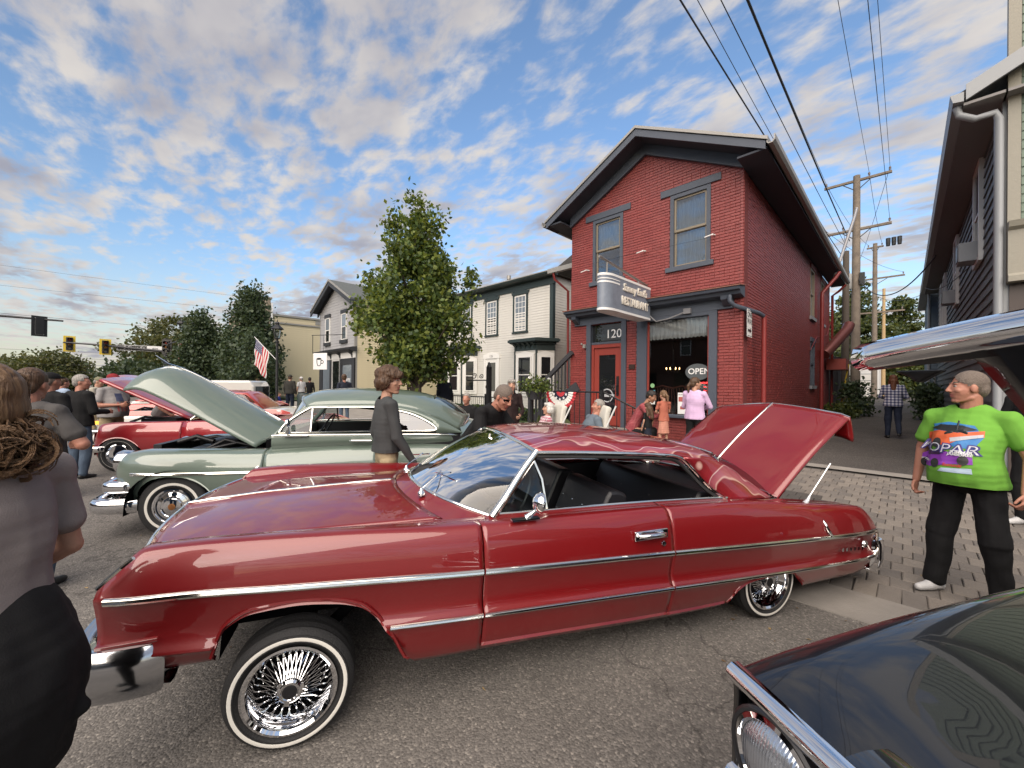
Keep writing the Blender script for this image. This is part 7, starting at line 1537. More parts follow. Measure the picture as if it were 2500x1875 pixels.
def hairmat(name, c, c2, sc=(70, 70, 9)):
    m = mat(name, c, .5, spec=.4); n, l, b = nodes_of(m); t = n.new('ShaderNodeTexCoord'); mp_ = n.new('ShaderNodeMapping'); mp_.inputs['Scale'].default_value = sc; l.new(t.outputs['Object'], mp_.inputs[0])
    q = n.new('ShaderNodeTexNoise'); q.inputs['Scale'].default_value = 1.0; q.inputs['Detail'].default_value = 5; q.inputs['Distortion'].default_value = .6; l.new(mp_.outputs[0], q.inputs['Vector'])
    x = n.new('ShaderNodeMix'); x.data_type = 'RGBA'; r = n.new('ShaderNodeMapRange'); r.inputs[1].default_value = .35; r.inputs[2].default_value = .68; l.new(q.outputs[0], r.inputs[0]); l.new(r.outputs[0], x.inputs[0]); x.inputs[6].default_value = (*c, 1); x.inputs[7].default_value = (*c2, 1); l.new(x.outputs[2], b.inputs['Base Color'])
    bp = n.new('ShaderNodeBump'); bp.inputs['Strength'].default_value = .9; bp.inputs['Distance'].default_value = .012; l.new(q.outputs[0], bp.inputs['Height']); l.new(bp.outputs[0], b.inputs['Normal']); return m
HB = hairmat('brown_hair', (.045, .024, .013), (.11, .062, .034)); HG = hairmat('grey_hair', (.20, .185, .165), (.36, .34, .31)); HW = hairmat('white_hair', (.45, .44, .41), (.62, .60, .57)); HK = hairmat('black_hair', (.010, .008, .007), (.03, .024, .02)); HL = hairmat('light_brown_hair', (.10, .055, .028), (.20, .12, .062)); HR = hairmat('auburn_hair', (.085, .030, .015), (.15, .06, .03)); HS = hairmat('cropped_grey_hair', (.13, .10, .08), (.22, .18, .15), (160, 160, 160))
def cloth(name, c, rough=.85, sc=260, c2=None):
    return mat(name, c, rough, spec=.25, bump=(sc, .18), var=(5, .45, c2 or tuple(x * .78 for x in c)))
JEAN = cloth('blue_jeans', (.075, .105, .15)); JEAND = cloth('dark_jeans', (.016, .022, .042)); KHAKI = cloth('khaki_cotton', (.34, .27, .17)); BLK = cloth('black_cotton', (.010, .010, .011)); DGREY = cloth('charcoal_knit', (.052, .055, .057)); GREY = cloth('heather_grey_knit', (.27, .26, .26)); TAUPE = cloth('taupe_grey_jersey', (.27, .235, .225)); LIME = cloth('lime_green_jersey', (.15, .37, .05)); LILAC = cloth('lilac_fleece', (.60, .42, .62)); WHT = cloth('white_cotton', (.60, .60, .60)); CREAM = cloth('cream_jacket_cloth', (.42, .39, .32)); MAROON = cloth('maroon_cotton', (.20, .035, .045)); ROSE = cloth('rose_print', (.48, .22, .16)); NAVY = cloth('navy_cotton', (.018, .022, .035)); LBLUE = cloth('light_blue_cotton', (.30, .38, .50)); OLIVE = cloth('dark_olive_jacket', (.035, .034, .03)); SHOE = mat('white_shoe', (.52, .52, .52), .6, bump=(60, .3)); SHOEK = mat('black_shoe', (.012, .012, .013), .5); GREEN2 = cloth('grey_tee', (.085, .08, .078))
def plaid(name, a, c, d, sc):
    m = mat(name, a, .85); n, l, b = nodes_of(m); t = n.new('ShaderNodeTexCoord'); s = n.new('ShaderNodeSeparateXYZ'); l.new(t.outputs['Object'], s.inputs[0]); outs = []
    for ax_ in (0, 2):
        q = n.new('ShaderNodeMath'); q.operation = 'MULTIPLY'; q.inputs[1].default_value = sc; l.new(s.outputs[ax_], q.inputs[0]); f = n.new('ShaderNodeMath'); f.operation = 'FRACT'; l.new(q.outputs[0], f.inputs[0]); g = n.new('ShaderNodeMath'); g.operation = 'GREATER_THAN'; g.inputs[1].default_value = .5; l.new(f.outputs[0], g.inputs[0]); outs.append(g)
    ad = n.new('ShaderNodeMath'); ad.operation = 'ADD'; l.new(outs[0].outputs[0], ad.inputs[0]); l.new(outs[1].outputs[0], ad.inputs[1]); dv = n.new('ShaderNodeMath'); dv.operation = 'MULTIPLY'; dv.inputs[1].default_value = .5; l.new(ad.outputs[0], dv.inputs[0])
    r = n.new('ShaderNodeValToRGB'); l.new(dv.outputs[0], r.inputs[0]); e = r.color_ramp.elements; e[0].color = (*a, 1); e[1].color = (*d, 1); x = e.new(.5); x.color = (*c, 1); l.new(r.outputs[0], b.inputs['Base Color']); return m
PLAID = plaid('navy_white_plaid', (.03, .035, .09), (.16, .17, .26), (.50, .50, .55), 14); PLAIDP = plaid('pink_plaid', (.35, .06, .10), (.45, .30, .33), (.6, .52, .52), 22); MAROONS = plaid('maroon_stripe', (.22, .035, .045), (.26, .05, .06), (.30, .08, .085), 30)
BASE = dict(pel=(0, 0, .95), chest=(0, .01, 1.27), neck=(0, -.01, 1.475), head=(0, .025, 1.635), shl=(-.185, -.005, 1.415), shr=(.185, -.005, 1.415), ell=(-.245, -.02, 1.135), elr=(.245, -.02, 1.135), wrl=(-.25, .06, .89), wrr=(.25, .06, .89), hil=(-.09, 0, .92), hir=(.09, 0, .92), knl=(-.105, .02, .50), knr=(.105, .02, .50), anl=(-.11, -.02, .085), anr=(.11, -.02, .085))
def person(label, loc, face, h=1.75, pose=None, sk=SK1, top=GREY, sleeve='short', bottom=JEAN, leg='long', shoe=SHOEK, hair=('short', HB), bulk=1.0, belly=0.0, hyaw=0, hpitch=0, near=0, group='people at the car show', z=None, wrinkle=True, hands=True, female=False, skirt=None, hroll=0, curl=.8, fat=1.0, hemz=-.055):
    x, y = loc; k = h / 1.75
    t = thing('person', label, 'person', (x, y, gz(y) if z is None else z), R(face - 90), group)
    J = dict(BASE); J.update(pose or {}); J = {a: Vector(b) * k for a, b in J.items()}
    vox = (.0085, .0065, .0052)[near] if near else .013
    if near == 0: vox = .014
    W = bulk * k; up = (J['neck'] - J['pel']).normalized(); rgt = (J['shr'] - J['shl']); rgt = (rgt - up * rgt.dot(up)).normalized(); fwd = up.cross(rgt)
    TM = Matrix((rgt, fwd, up)).transposed()           # torso axes
    sp = lambda f: J['pel'].lerp(J['neck'], f)
    HR_ = Matrix.Rotation(R(hyaw), 3, 'Z') @ Matrix.Rotation(R(hpitch), 3, 'X') @ Matrix.Rotation(R(hroll), 3, 'Y'); hc_ = J['head']; hk = k * (1.0 if h > 1.5 else 1.45 - .3 * h / 1.5) if h < 1.5 else k
    hk = max(k, .82) if h < 1.5 else k * 1.04
    hp = lambda p: hc_ + HR_ @ (Vector(p) * hk)
    def he(c, r): return ('e', hp(c), tuple(q * hk for q in r), HR_)
    def hcap(a, ra, c, rc_): return ('c', hp(a), ra * hk, hp(c), rc_ * hk)
    # ---- body
    B = [he((0, -.012, .028), (.076, .094, .092)), he((0, .028, -.02), (.066, .070, .085)), he((0, .036, -.06), (.052, .055, .052)), he((0, .068, -.098), (.024, .020, .018)), hcap((-.042, -.0, -.075), .02, (-.016, .062, -.098), .018), hcap((.042, 0, -.075), .02, (.016, .062, -.098), .018),
         hcap((-.036, .077, .030), .012, (.036, .077, .030), .012), hcap((0, .092, .018), .0075, (0, .110, -.022), .013), he((-.012, .100, -.028), (.009, .010, .007)), he((.012, .100, -.028), (.009, .010, .007)), he((-.036, .064, -.022), (.026, .022, .022)), he((.036, .064, -.022), (.026, .022, .022)), he((0, .086, -.052), (.022, .012, .0065)), he((0, .084, -.066), (.020, .013, .007)), he((-.076, -.004, -.008), (.011, .020, .031)), he((.076, -.004, -.008), (.011, .020, .031))]
    nk = .054 * (W / k if bulk > 1 else 1) * k; B += [('c', J['neck'] - up * .05 * k, nk * 1.1, hp((0, -.02, -.07)), nk * .95)]
    B += [('e', sp(.62), (.13 * W, .085 * W, .2 * k), TM), ('e', sp(.15), (.13 * W, .09 * W, .14 * k), TM)]
    ra = (.050, .042, .040, .027)
    fa = fat * (.9 if female else 1)
    for s in 'lr':
        S, E_, Wr = J['sh' + s], J['el' + s], J['wr' + s]; B += [('c', S - up * .012 * k, .043 * W * fa, E_, .040 * W * fa), ('c', E_, .041 * W * fa, Wr, .027 * k), ('c', S - up * .02 * k, .040 * W, J['neck'] - up * .08 * k, .045 * W)]
        d = (Wr - E_).normalized(); sd_ = rgt if abs(d.dot(rgt)) < .85 else fwd; nrm = d.cross(sd_).normalized(); sd_ = nrm.cross(d).normalized(); inw = -1 if s == 'r' else 1
        # palm faces the body: flat normal is sideways
        flat = (sd_ * inw); across = d.cross(flat).normalized()
        if across.dot(fwd) < 0: across = -across
        PM = Matrix((across, flat, d)).transposed(); B.append(('e', Wr + d * .048 * k, (.039 * k, .017 * k, .052 * k), PM))
        if hands:
            for i, (o_, ln) in enumerate(((-.028, .062), (-.010, .074), (.009, .080), (.028, .074))):
                a0 = Wr + d * .085 * k + across * o_ * k; c_ = curl; a1 = a0 + (d * math.cos(c_ * .5) + flat * math.sin(c_ * .5)) * ln * .5 * k; a2 = a1 + (d * math.cos(c_ * 1.4) + flat * math.sin(c_ * 1.4)) * ln * .5 * k
                B += [('c', a0, .0098 * k, a1, .0092 * k), ('c', a1, .0092 * k, a2, .0080 * k)]
            a0 = Wr + d * .03 * k + across * .030 * k; a1 = a0 + (d * .8 + across * .55 + flat * .25).normalized() * .045 * k; a2 = a1 + (d * .95 + across * .1 + flat * .4).normalized() * .032 * k; B += [('c', a0, .013 * k, a1, .011 * k), ('c', a1, .011 * k, a2, .009 * k)]
    for s in 'lr':
        H_, K_, A_ = J['hi' + s], J['kn' + s], J['an' + s]; B += [('c', H_, .07 * k * bulk, K_, .046 * k), ('c', K_, .048 * k, A_, .032 * k)]
    inv = HR_.inverted()
    def skin_post(p):
        q = inv @ (Vector(p) - hc_) / hk
        if q.y > .078 and abs(q.x) < .024 and -.074 < q.z < -.046: return 1
        if q.y > .062 and .012 < abs(q.x) < .050 and .033 < q.z < .045: return 2
        return 0
    job(B, vox, 3 if near else 2, 'body', [sk, LIP, BROW] if near else [sk], t, skin_post if near else None)
    if near and hands:
        for sg in (-1, 1):
            e = MB(); c = hp((sg * .031, .0745, .010)); e.ball(tuple(c), .0108 * hk, 12, 8, 0); fv = HR_ @ Vector((0, 1, 0)); c2 = c + fv * .0060 * hk; e.ball(tuple(c2), .0062 * hk, 8, 6, 1); e.build('eye', [mat('eye_white', (.30, .27, .25), .3), mat('iris', (.03, .02, .015), .15)], t, smooth=180)
    # ---- shirt
    S_ = []
    fx_ = interp([(-.12, .194), (.1, .182), (.35, .166), (.62, .176), (.85, .165)]); fy_ = interp([(-.12, .142), (.1, .132), (.4, .120), (.65, .118), (.85, .085)]); fb_ = interp([(-.12, .30), (.12, .52), (.38, .50), (.62, .18), (.85, 0)])
    for i in range(12):
        q = -.06 + .88 * i / 11; S_.append(('e', sp(q) + fwd * belly * fb_(q) * k, (fx_(q) * W, (fy_(q) + belly * fb_(q)) * W, .14 * k), TM))
    S_ += [ ('c', J['shl'] + up * .0, .060 * W, J['shr'], .060 * W), ('c', J['shl'] - up * .01, .062 * W, J['neck'] - up * .035 * k, .056 * W), ('c', J['shr'] - up * .01, .062 * W, J['neck'] - up * .035 * k, .056 * W)]
    if female: S_ += [('e', sp(.62) + fwd * .075 * k + rgt * .06 * k * q, (.06 * W, .055 * W, .06 * W), TM) for q in (-1, 1)]
    for s in 'lr':
        S, E_, Wr = J['sh' + s], J['el' + s], J['wr' + s]
        if sleeve == 'short': S_.append(('c', S - up * .012 * k, .062 * W * fa, S.lerp(E_, .62), .064 * W * fa))
        elif sleeve == 'long': S_ += [('c', S, .070 * W * fa, E_, .055 * W * fa), ('c', E_, .055 * W * fa, Wr.lerp(E_, .04), .038 * W)]
        else: S_.append(('c', S, .062 * W, S.lerp(E_, .1), .06 * W))
    nb = J['neck']
    job(S_, max(vox, .008), 9 if near else 4, 'shirt', top, t, cut=lambda p: (Vector(p) - nb).dot(up) > -.005 * k and ((Vector(p) - nb) - up * (Vector(p) - nb).dot(up)).length < .075 * k, hem=(J['pel'] + up * hemz * k, up, (.215 + belly) * W), wr=(5.2, .016 if near else .012, (1, 1, .8)) if wrinkle else None)
    # ---- trousers / skirt
    if leg != 'none':
        T_ = [('e', J['pel'] + Vector((0, 0, -.01)), (.160 * W, (.112 + belly * .25) * W, .12 * k))]
        for s in 'lr':
            H_, K_, A_ = J['hi' + s], J['kn' + s], J['an' + s]
            if leg == 'long': T_ += [('c', H_ - Vector((0, 0, .04 * k)), .088 * W, K_, .074 * W), ('c', K_, .072 * W, A_ + (K_ - A_).normalized() * .015, .062 * W if not female else .05 * W)]
            else: T_ += [('c', H_ - Vector((0, 0, .04 * k)), .090 * W, H_.lerp(K_, .95), .084 * W)]
        job(T_, max(vox, .008), 5 if near else 3, 'trousers', bottom, t, wr=(8, .013, (1, 1, .6)) if wrinkle else None)
    if skirt:
        z1 = skirt[0]; T_ = []
        for i in range(9):
            q = i / 8; c = J['pel'].lerp(Vector((J['pel'].x, J['pel'].y, z1 * k)), q); T_.append(('e', c + Vector((0, 0, .05 * k)), ((.15 + .06 * q) * W, (.12 + .06 * q) * W, .07 * k)))
        job(T_, max(vox, .008), 4, 'skirt', skirt[1], t, wr=(16, .010, (1, 1, .12)))
    # ---- shoes
    for s in 'lr':
        A_ = J['an' + s]; K_ = J['kn' + s]; ff = Vector((0, 1, 0)) + Vector((-.25 if s == 'l' else .25, 0, 0)); ff = Vector((pose or {}).get('toe' + s, ff)).normalized(); g0 = A_ + Vector((0, 0, -.045 * k))
        job([('c', g0 - ff * .035 * k, .040 * k, g0 + ff * .05 * k, .042 * k), ('c', g0 + ff * .05 * k + Vector((0, 0, -.005)), .042 * k, g0 + ff * .145 * k + Vector((0, 0, -.012 * k)), .030 * k), ('c', A_, .042 * k, g0, .04 * k)], .009 if near else .014, 3, 'shoe', shoe, t)
    # ---- hair
    if hair:
        ht, hm = hair[0], hair[1]; Hh = [he((0, -.016, .040), (.086, .106, .094))]; cutf = None
        if ht == 'short': Hh += [he((0, -.06, -.01), (.076, .055, .07))]; cutf = lambda q: (q.y > .045 and q.z < .075 - .25 * max(0, abs(q.x) - .03)) or q.z < -.075 or (q.y > -.02 and q.z < .018 - .0 * q.y)
        elif ht == 'crop': Hh = [he((0, -.014, .036), (.0805, .099, .0925)), he((0, -.062, -.01), (.071, .048, .065))]; cutf = lambda q: (q.y > .03 and q.z < .085 - .9 * abs(q.x) + .2 * max(0, abs(q.x) - .05)) or q.z < -.07 or (q.y > -.015 and q.z < .012)
        elif ht == 'mop': Hh = [he((0, -.014, .056), (.106, .126, .098)), he((0, -.066, -.01), (.098, .076, .095)), hcap((-.07, .055, .066), .040, (.02, .10, .062), .034), hcap((.07, .035, .056), .040, (.03, .096, .056), .032), he((-.094, -.01, -.004), (.030, .054, .058)), he((.094, -.01, -.004), (.030, .054, .058))]; cutf = lambda q: (q.y > .06 and q.z < .030) or q.z < -.085 or (q.y > .035 and q.z < .0)
        elif ht == 'long': Hh += [he((0, -.06, -.03), (.09, .065, .12)), ('c', hp((0, -.085, -.06)), .075 * hk, hp((0, -.10, -.26)), .06 * hk), ('c', hp((-.07, -.03, -.05)), .035 * hk, hp((-.08, -.04, -.22)), .03 * hk), ('c', hp((.07, -.03, -.05)), .035 * hk, hp((.08, -.04, -.22)), .03 * hk)]; cutf = lambda q: q.y > .05 and q.z < .06
        elif ht == 'bob': Hh += [he((0, -.055, -.02), (.092, .07, .09)), he((-.08, -.01, -.03), (.03, .05, .06)), he((.08, -.01, -.03), (.03, .05, .06)), hcap((-.05, .06, .085), .03, (.05, .06, .085), .03)]; cutf = lambda q: (q.y > .05 and q.z < .055) or q.z < -.11
        elif ht == 'pony': Hh += [he((0, -.06, -.01), (.076, .055, .07)), ('c', hp((0, -.11, .02)), .03 * hk, hp((0, -.15, -.05)), .035 * hk), ('c', hp((0, -.15, -.05)), .035 * hk, hp((0, -.145, -.17)), .018 * hk)]; cutf = lambda q: (q.y > .045 and q.z < .07) or (q.z < -.075 and q.y > -.10) or (q.y > -.02 and q.z < .015)
        elif ht == 'bun': Hh += [he((0, -.055, -.015), (.083, .066, .088))]; cutf = lambda q: (q.y > .045 and q.z < .07) or q.z < -.11
        elif ht == 'cap': Hh = [he((0, -.01, .045), (.090, .110, .084)), he((0, .10, .052), (.066, .055, .012))]; cutf = lambda q: q.z < .040
        fn = (lambda p, c=cutf: c(inv @ (Vector(p) - hc_) / hk)) if cutf else None
        if ht == 'cap':
            job(Hh, .008 if near else .012, 3, 'cap', hm, t, cut=fn)
            if len(hair) > 2: job([he((0, -.016, .030), (.083, .101, .085)), he((0, -.06, -.01), (.074, .052, .066))], .01, 2, 'hair', hair[2], t, cut=lambda p: (lambda q: q.z > .045 or q.z < -.07 or (q.y > -.015))(inv @ (Vector(p) - hc_) / hk))
        else: job(Hh, .006 if near else .010, 3, 'hair', hm, t, cut=fn, wr=(24 if ht == 'mop' else 14, .016 if ht == 'mop' else (.006 if ht in ('long', 'bob', 'bun', 'pony') else .002), (1, 1, .45)))
    return t, J, hp
def sit(z=.45, lean=-.10, dx=0):
    """seated pose: seat height z (for h 1.75)"""
    o = .95 - z - .09; d = lambda p, y=0: (p[0], p[1] + y, p[2] - o)
    P = {a: d(b) for a, b in BASE.items() if a in ('pel', 'chest', 'neck', 'head', 'shl', 'shr', 'ell', 'elr', 'wrl', 'wrr', 'hil', 'hir')}
    for a in ('chest', 'neck', 'head', 'shl', 'shr', 'ell', 'elr', 'wrl', 'wrr'): v = P[a]; f = (v[2] - P['pel'][2]) / .6; P[a] = (v[0], v[1] + lean * f * 2, v[2])
    P['ell'] = (-.26, P['shl'][1] - .02, P['shl'][2] - .28); P['elr'] = (.26, P['shr'][1] - .02, P['shr'][2] - .28); P['wrl'] = (-.18, P['ell'][1] + .25, P['ell'][2] + .02); P['wrr'] = (.18, P['elr'][1] + .25, P['elr'][2] + .02)
    P['knl'] = (-.13, .42, z + .05); P['knr'] = (.13, .42, z + .05); P['anl'] = (-.12, .44, .085); P['anr'] = (.12, .44, .085); return P
# ---- near woman with the bun, seen from behind
wt, wJ, whp = person('woman with a low brown bun in taupe tee and black wrap, from behind', P2(-58, 1.10), 222, 1.70, dict(wrr=(.12, .20, 1.0), elr=(.235, .0, 1.14)), SK1, TAUPE, 'short', BLK, 'long', SHOEK, ('bun', HL), bulk=.98, near=1, female=True, hyaw=10, fat=1.0)
hair_tubes = MB(); bc = (0, -.125, -.10)
for i in range(620):
    a = R(random.uniform(-150, 150)); zz = random.uniform(-.06, .13); st = Vector((.088 * math.sin(a), .02 + .09 * math.cos(a) * (.9 if abs(a) < 1.2 else 1), zz)); 
    if st.y > .05 and st.z < .06: continue
    md_ = Vector((.092 * math.sin(a * 1.0) * .85, -.075, (zz - .04) * .55 + .02)) ; en_ = Vector((random.uniform(-.02, .02), -.115, -.085 + random.uniform(-.02, .02)))
    st = st.normalized() * .108 if st.length > .108 else st; pts = cr([tuple(st), tuple((st + md_) * .5 + (st + md_).normalized() * .018), tuple(md_), tuple(en_)], 4); hair_tubes.tube([tuple(whp(p)) for p in pts], [.0010] + [.0019] * 11 + [.0012], 3, caps=False)
for i in range(110):
    c = Vector((random.gauss(0, .028), -.122 + random.gauss(0, .018), -.118 + random.gauss(0, .024))); rr = random.uniform(.018, .042); n1 = Vector((random.gauss(0, 1), random.gauss(0, 1), random.gauss(0, 1))).normalized(); u_ = n1.orthogonal().normalized(); v_ = n1.cross(u_); a0 = random.uniform(0, 6)
    for o_ in range(4): hair_tubes.tube([tuple(whp(c + (u_ * math.cos(a0 + t) + v_ * math.sin(a0 + t)) * (rr + o_ * .0028) + n1 * (.006 * t + o_ * .002))) for t in lin(0, random.uniform(3, 6), 12)], .0019, 3, caps=False)
tag(hair_tubes.build('bun_curls', [hairmat('bun_hair', (.11, .062, .032), (.17, .10, .052), (200, 200, 200))], wt, smooth=80), kind='stuff')
job([('e', (0, -.03 * i / 9, .95 - .36 * i / 9), (.185 + .05 * math.sin(i * .34), .16 + .05 * math.sin(i * .34), .15)) for i in range(10)] + [('c', (.08, -.15, .76), .03, (.12, -.17, .66), .035)], .009, 9, 'tied_sweatshirt', BLK, wt, wr=(6, .020, (1, 1, .5)))
# ---- men at left
person('man in dark grey tee half hidden behind the woman with the bun', P2(72, 3.1), 150, 1.74, dict(elr=(.33, .02, 1.15), wrr=(.18, .22, 1.12)), SK2, GREEN2, 'short', JEAN, 'long', SHOEK, ('short', HB), bulk=1.22, belly=.05, near=1)
person('man in black tee and black cap seen from behind', P2(120, 5.5), 140, 1.76, None, SK2, BLK, 'short', JEAN, 'long', SHOEK, ('cap', BLK, HS), bulk=1.25, belly=.04, hyaw=-10)
person('grey haired man in black sweater and jeans with head turned right', P2(196, 6.7), 128, 1.75, dict(elr=(.25, .02, 1.14), wrr=(.20, .26, 1.12)), SK2, BLK, 'long', JEAN, 'long', SHOEK, ('short', HG), bulk=1.15, hyaw=-55)
person('man in light blue shirt beyond the black sweater man', P2(152, 9.5), 120, 1.72, None, SK2, LBLUE, 'long', KHAKI, 'long', SHOEK, ('short', HB), bulk=1.1)
person('man in cream jacket and camouflage cap looking down', P2(240, 10.5), 60, 1.75, dict(elr=(.25, .05, 1.14), wrr=(.12, .25, 1.08)), SK1, CREAM, 'long', KHAKI, 'long', SHOEK, ('cap', cloth('camo_cap', (.20, .19, .12)), HG), bulk=1.15, hpitch=-15)
gm, gJ, ghp = person('man in grey flag print tee and red cap holding a phone', P2(274, 8.2), 38, 1.80, dict(ell=(-.27, .03, 1.13), wrl=(-.06, .29, 1.17), elr=(.27, .03, 1.13), wrr=(.10, .30, 1.14)), SK2, GREY, 'short', KHAKI, 'short', SHOE, ('cap', cloth('red_cap', (.22, .02, .025)), HG), bulk=1.28, belly=.10, hpitch=-6)
person('bald man far off behind the black cap man', P2(103, 12), 90, 1.76, None, SK1, WHT, 'short', KHAKI, 'long', SHOE, ('short', HW))
person('man in grey tee bent behind the raised crimson hood', P2(398, 9.0), 30, 1.74, dict(chest=(0, .12, 1.2), neck=(0, .24, 1.36), head=(0, .34, 1.47), shl=(-.19, .2, 1.32), shr=(.19, .2, 1.32), ell=(-.24, .3, 1.08), elr=(.24, .3, 1.08), wrl=(-.18, .48, .95), wrr=(.18, .48, .95)), SK2, GREY, 'short', JEAN, 'long', SHOEK, ('short', HG), bulk=1.15)
# ---- boy between the cars
person('teenage boy in charcoal sweater and khakis between green and red cars', P2(945, 3.85), 78, 1.80, dict(elr=(.22, .04, 1.13), wrr=(.25, .19, .88), ell=(-.23, -.05, 1.13), wrl=(-.20, .02, .89)), SK1, DGREY, 'long', KHAKI, 'long', SHOE, ('mop', HB), bulk=.98, hyaw=-38, near=2, z=0, hemz=.03)
# ---- leaning man
lm, lJ, lhp = person('man in black tee and wraparound sunglasses leaning over the red car', P2(1160, 4.55), 12, 1.82, dict(pel=(0, 0, .95), chest=(.03, .17, 1.20), neck=(.06, .33, 1.36), head=(.08, .44, 1.47), shl=(-.13, .24, 1.33), shr=(.245, .28, 1.31), ell=(-.20, .40, 1.08), wrl=(-.08, .60, 1.02), elr=(.33, .33, 1.05), wrr=(.20, .52, .98)), SK2, BLK, 'short', BLK, 'long', SHOEK, ('crop', HS), bulk=1.18, hpitch=-30, hyaw=-8, near=2, z=0, belly=.02)
sg_ = MB()
for q in (-1, 1): sg_.add([tuple(lhp((q * a, b_, c))) for a, b_, c in ((.006, .094, .022), (.045, .086, .024), (.066, .062, .018), (.066, .062, .0), (.048, .082, -.014), (.012, .094, -.010))], [(0, 1, 2, 3, 4, 5)] if q > 0 else [(5, 4, 3, 2, 1, 0)])
for q in (-1, 1): sg_.tube([tuple(lhp((q * .066, .062, .012))), tuple(lhp((q * .080, .0, .014)))], .003, 5)
sg_.build('sunglasses', mat('dark_lens', (.006, .006, .007), .1), lm)
# ---- people by the restaurant
person('grey haired woman in dark jacket standing behind the leaning man', P2(1248, 7.3), -20, 1.62, dict(elr=(.27, .06, 1.14), wrr=(.34, .30, 1.06), ell=(-.24, .05, 1.13), wrl=(-.10, .22, 1.05)), SK1, cloth('dark_brown_jacket', (.022, .012, .012)), 'long', BLK, 'long', SHOEK, ('bob', HG), near=1, female=True, hyaw=-25, z=sw(5.2))
person('elderly woman with white hair and pink plaid shirt seated in pale chair', P2(1316, 7.25), 238, 1.58, sit(.42, -.10), SK1, PLAIDP, 'short', NAVY, 'long', SHOE, ('bob', HW), near=1, female=True, bulk=1.1, hyaw=-8, hpitch=6, z=sw(5.5))
person('grey haired man in blue grey tee seated in pale chair', P2(1418, 6.9), 238, 1.70, sit(.40, -.16), SK2, cloth('blue_grey_tee', (.12, .15, .18)), 'short', NAVY, 'long', SHOE, ('short', HG), near=1, bulk=1.1, hyaw=-6, hpitch=6, z=sw(5.7))
person('bearded man with sunglasses on his head seated behind the green car', P2(1140, 8.9), -60, 1.74, sit(.42, 0), SK2, BLK, 'short', JEAN, 'long', SHOEK, ('short', HG), bulk=1.15, z=sw(5.6))
person('man in dark shirt walking past the street tree', P2(1085, 13.0), 172, 1.76, dict(knl=(-.1, .18, .52), anl=(-.1, .10, .1), anr=(.1, -.25, .12)), SK2, NAVY, 'long', JEAND, 'long', SHOEK, ('short', HG), bulk=1.15, belly=.05, z=sw(7.5))
person('dark haired man in maroon shirt crouched on the porch steps', P2(1545, 8.6), 15, 1.76, dict(sit(.50, .16), wrl=(-.02, .62, .92), wrr=(.10, .62, .90), ell=(-.2, .42, .86), elr=(.22, .42, .86)), SK3, MAROONS, 'long', BLK, 'long', SHOEK, ('short', HK), near=1, hpitch=-25, hyaw=-10, z=.16)
person('small dark haired child in black dress before the crouched man', P2(1583, 8.25), 165, .98, None, SK1, BLK, 'short', BLK, 'none', SHOEK, ('long', HB), near=1, female=True, skirt=(.45, NAVY), hpitch=-10, z=.30, bulk=.9)
person('girl in rose print dress with a white hair ribbon', P2(1621, 8.05), 150, 1.24, dict(ell=(-.22, .05, 1.16), wrl=(-.10, .26, 1.12), elr=(.22, .05, 1.16), wrr=(.08, .28, 1.10)), SK1, cloth('rose_bodice', (.40, .13, .085)), 'short', ROSE, 'none', SHOE, ('pony', HL), near=1, female=True, skirt=(.52, ROSE), bulk=.84, hpitch=-12, z=.32)
person('woman in lilac sweatshirt with back turned at the shop window', P2(1697, 7.75), 88, 1.64, dict(elr=(.27, .10, 1.16), wrr=(.10, .27, 1.12), ell=(-.26, .06, 1.14), wrl=(-.10, .25, 1.10)), SK1, LILAC, 'long', BLK, 'long', SHOE, ('pony', HB), near=1, female=True, bulk=1.12, hyaw=-42, z=.19)
person('woman in navy plaid shirt walking away up the alley', P2(2181, 10.4), 95, 1.66, dict(anr=(.11, -.16, .16), knr=(.1, -.02, .52), elr=(.27, .03, 1.15), wrr=(.16, .22, 1.12), ell=(-.27, .03, 1.15), wrl=(-.16, .22, 1.12)), SK1, PLAID, 'long', JEAND, 'long', SHOEK, ('long', HR), near=1, female=True, bulk=1.12)
# ---- man in the lime tee
gt, gtJ, gthp = person('heavyset man in lime green car show tee and black trousers', P2(2368, 3.08), 244, 1.77, dict(shl=(-.205, 0, 1.405), shr=(.205, 0, 1.405), ell=(-.30, -.03, 1.13), wrl=(-.31, .08, .90), elr=(.295, -.05, 1.13), wrr=(.31, .01, .86), hil=(-.10, 0, .92), hir=(.10, 0, .92), knl=(-.15, .05, .50), knr=(.14, .04, .50), anl=(-.17, -.02, .085), anr=(.17, .05, .085)), SK2, LIME, 'short', BLK, 'long', SHOE, ('crop', HS), bulk=1.16, belly=.11, hyaw=-48, near=2, fat=1.0, curl=1.5)
person('person in black trousers and white shoes cut off at the right edge', P2(2530, 4.35), 240, 1.75, None, SK2, BLK, 'short', BLK, 'long', SHOE, ('short', HB), near=1)
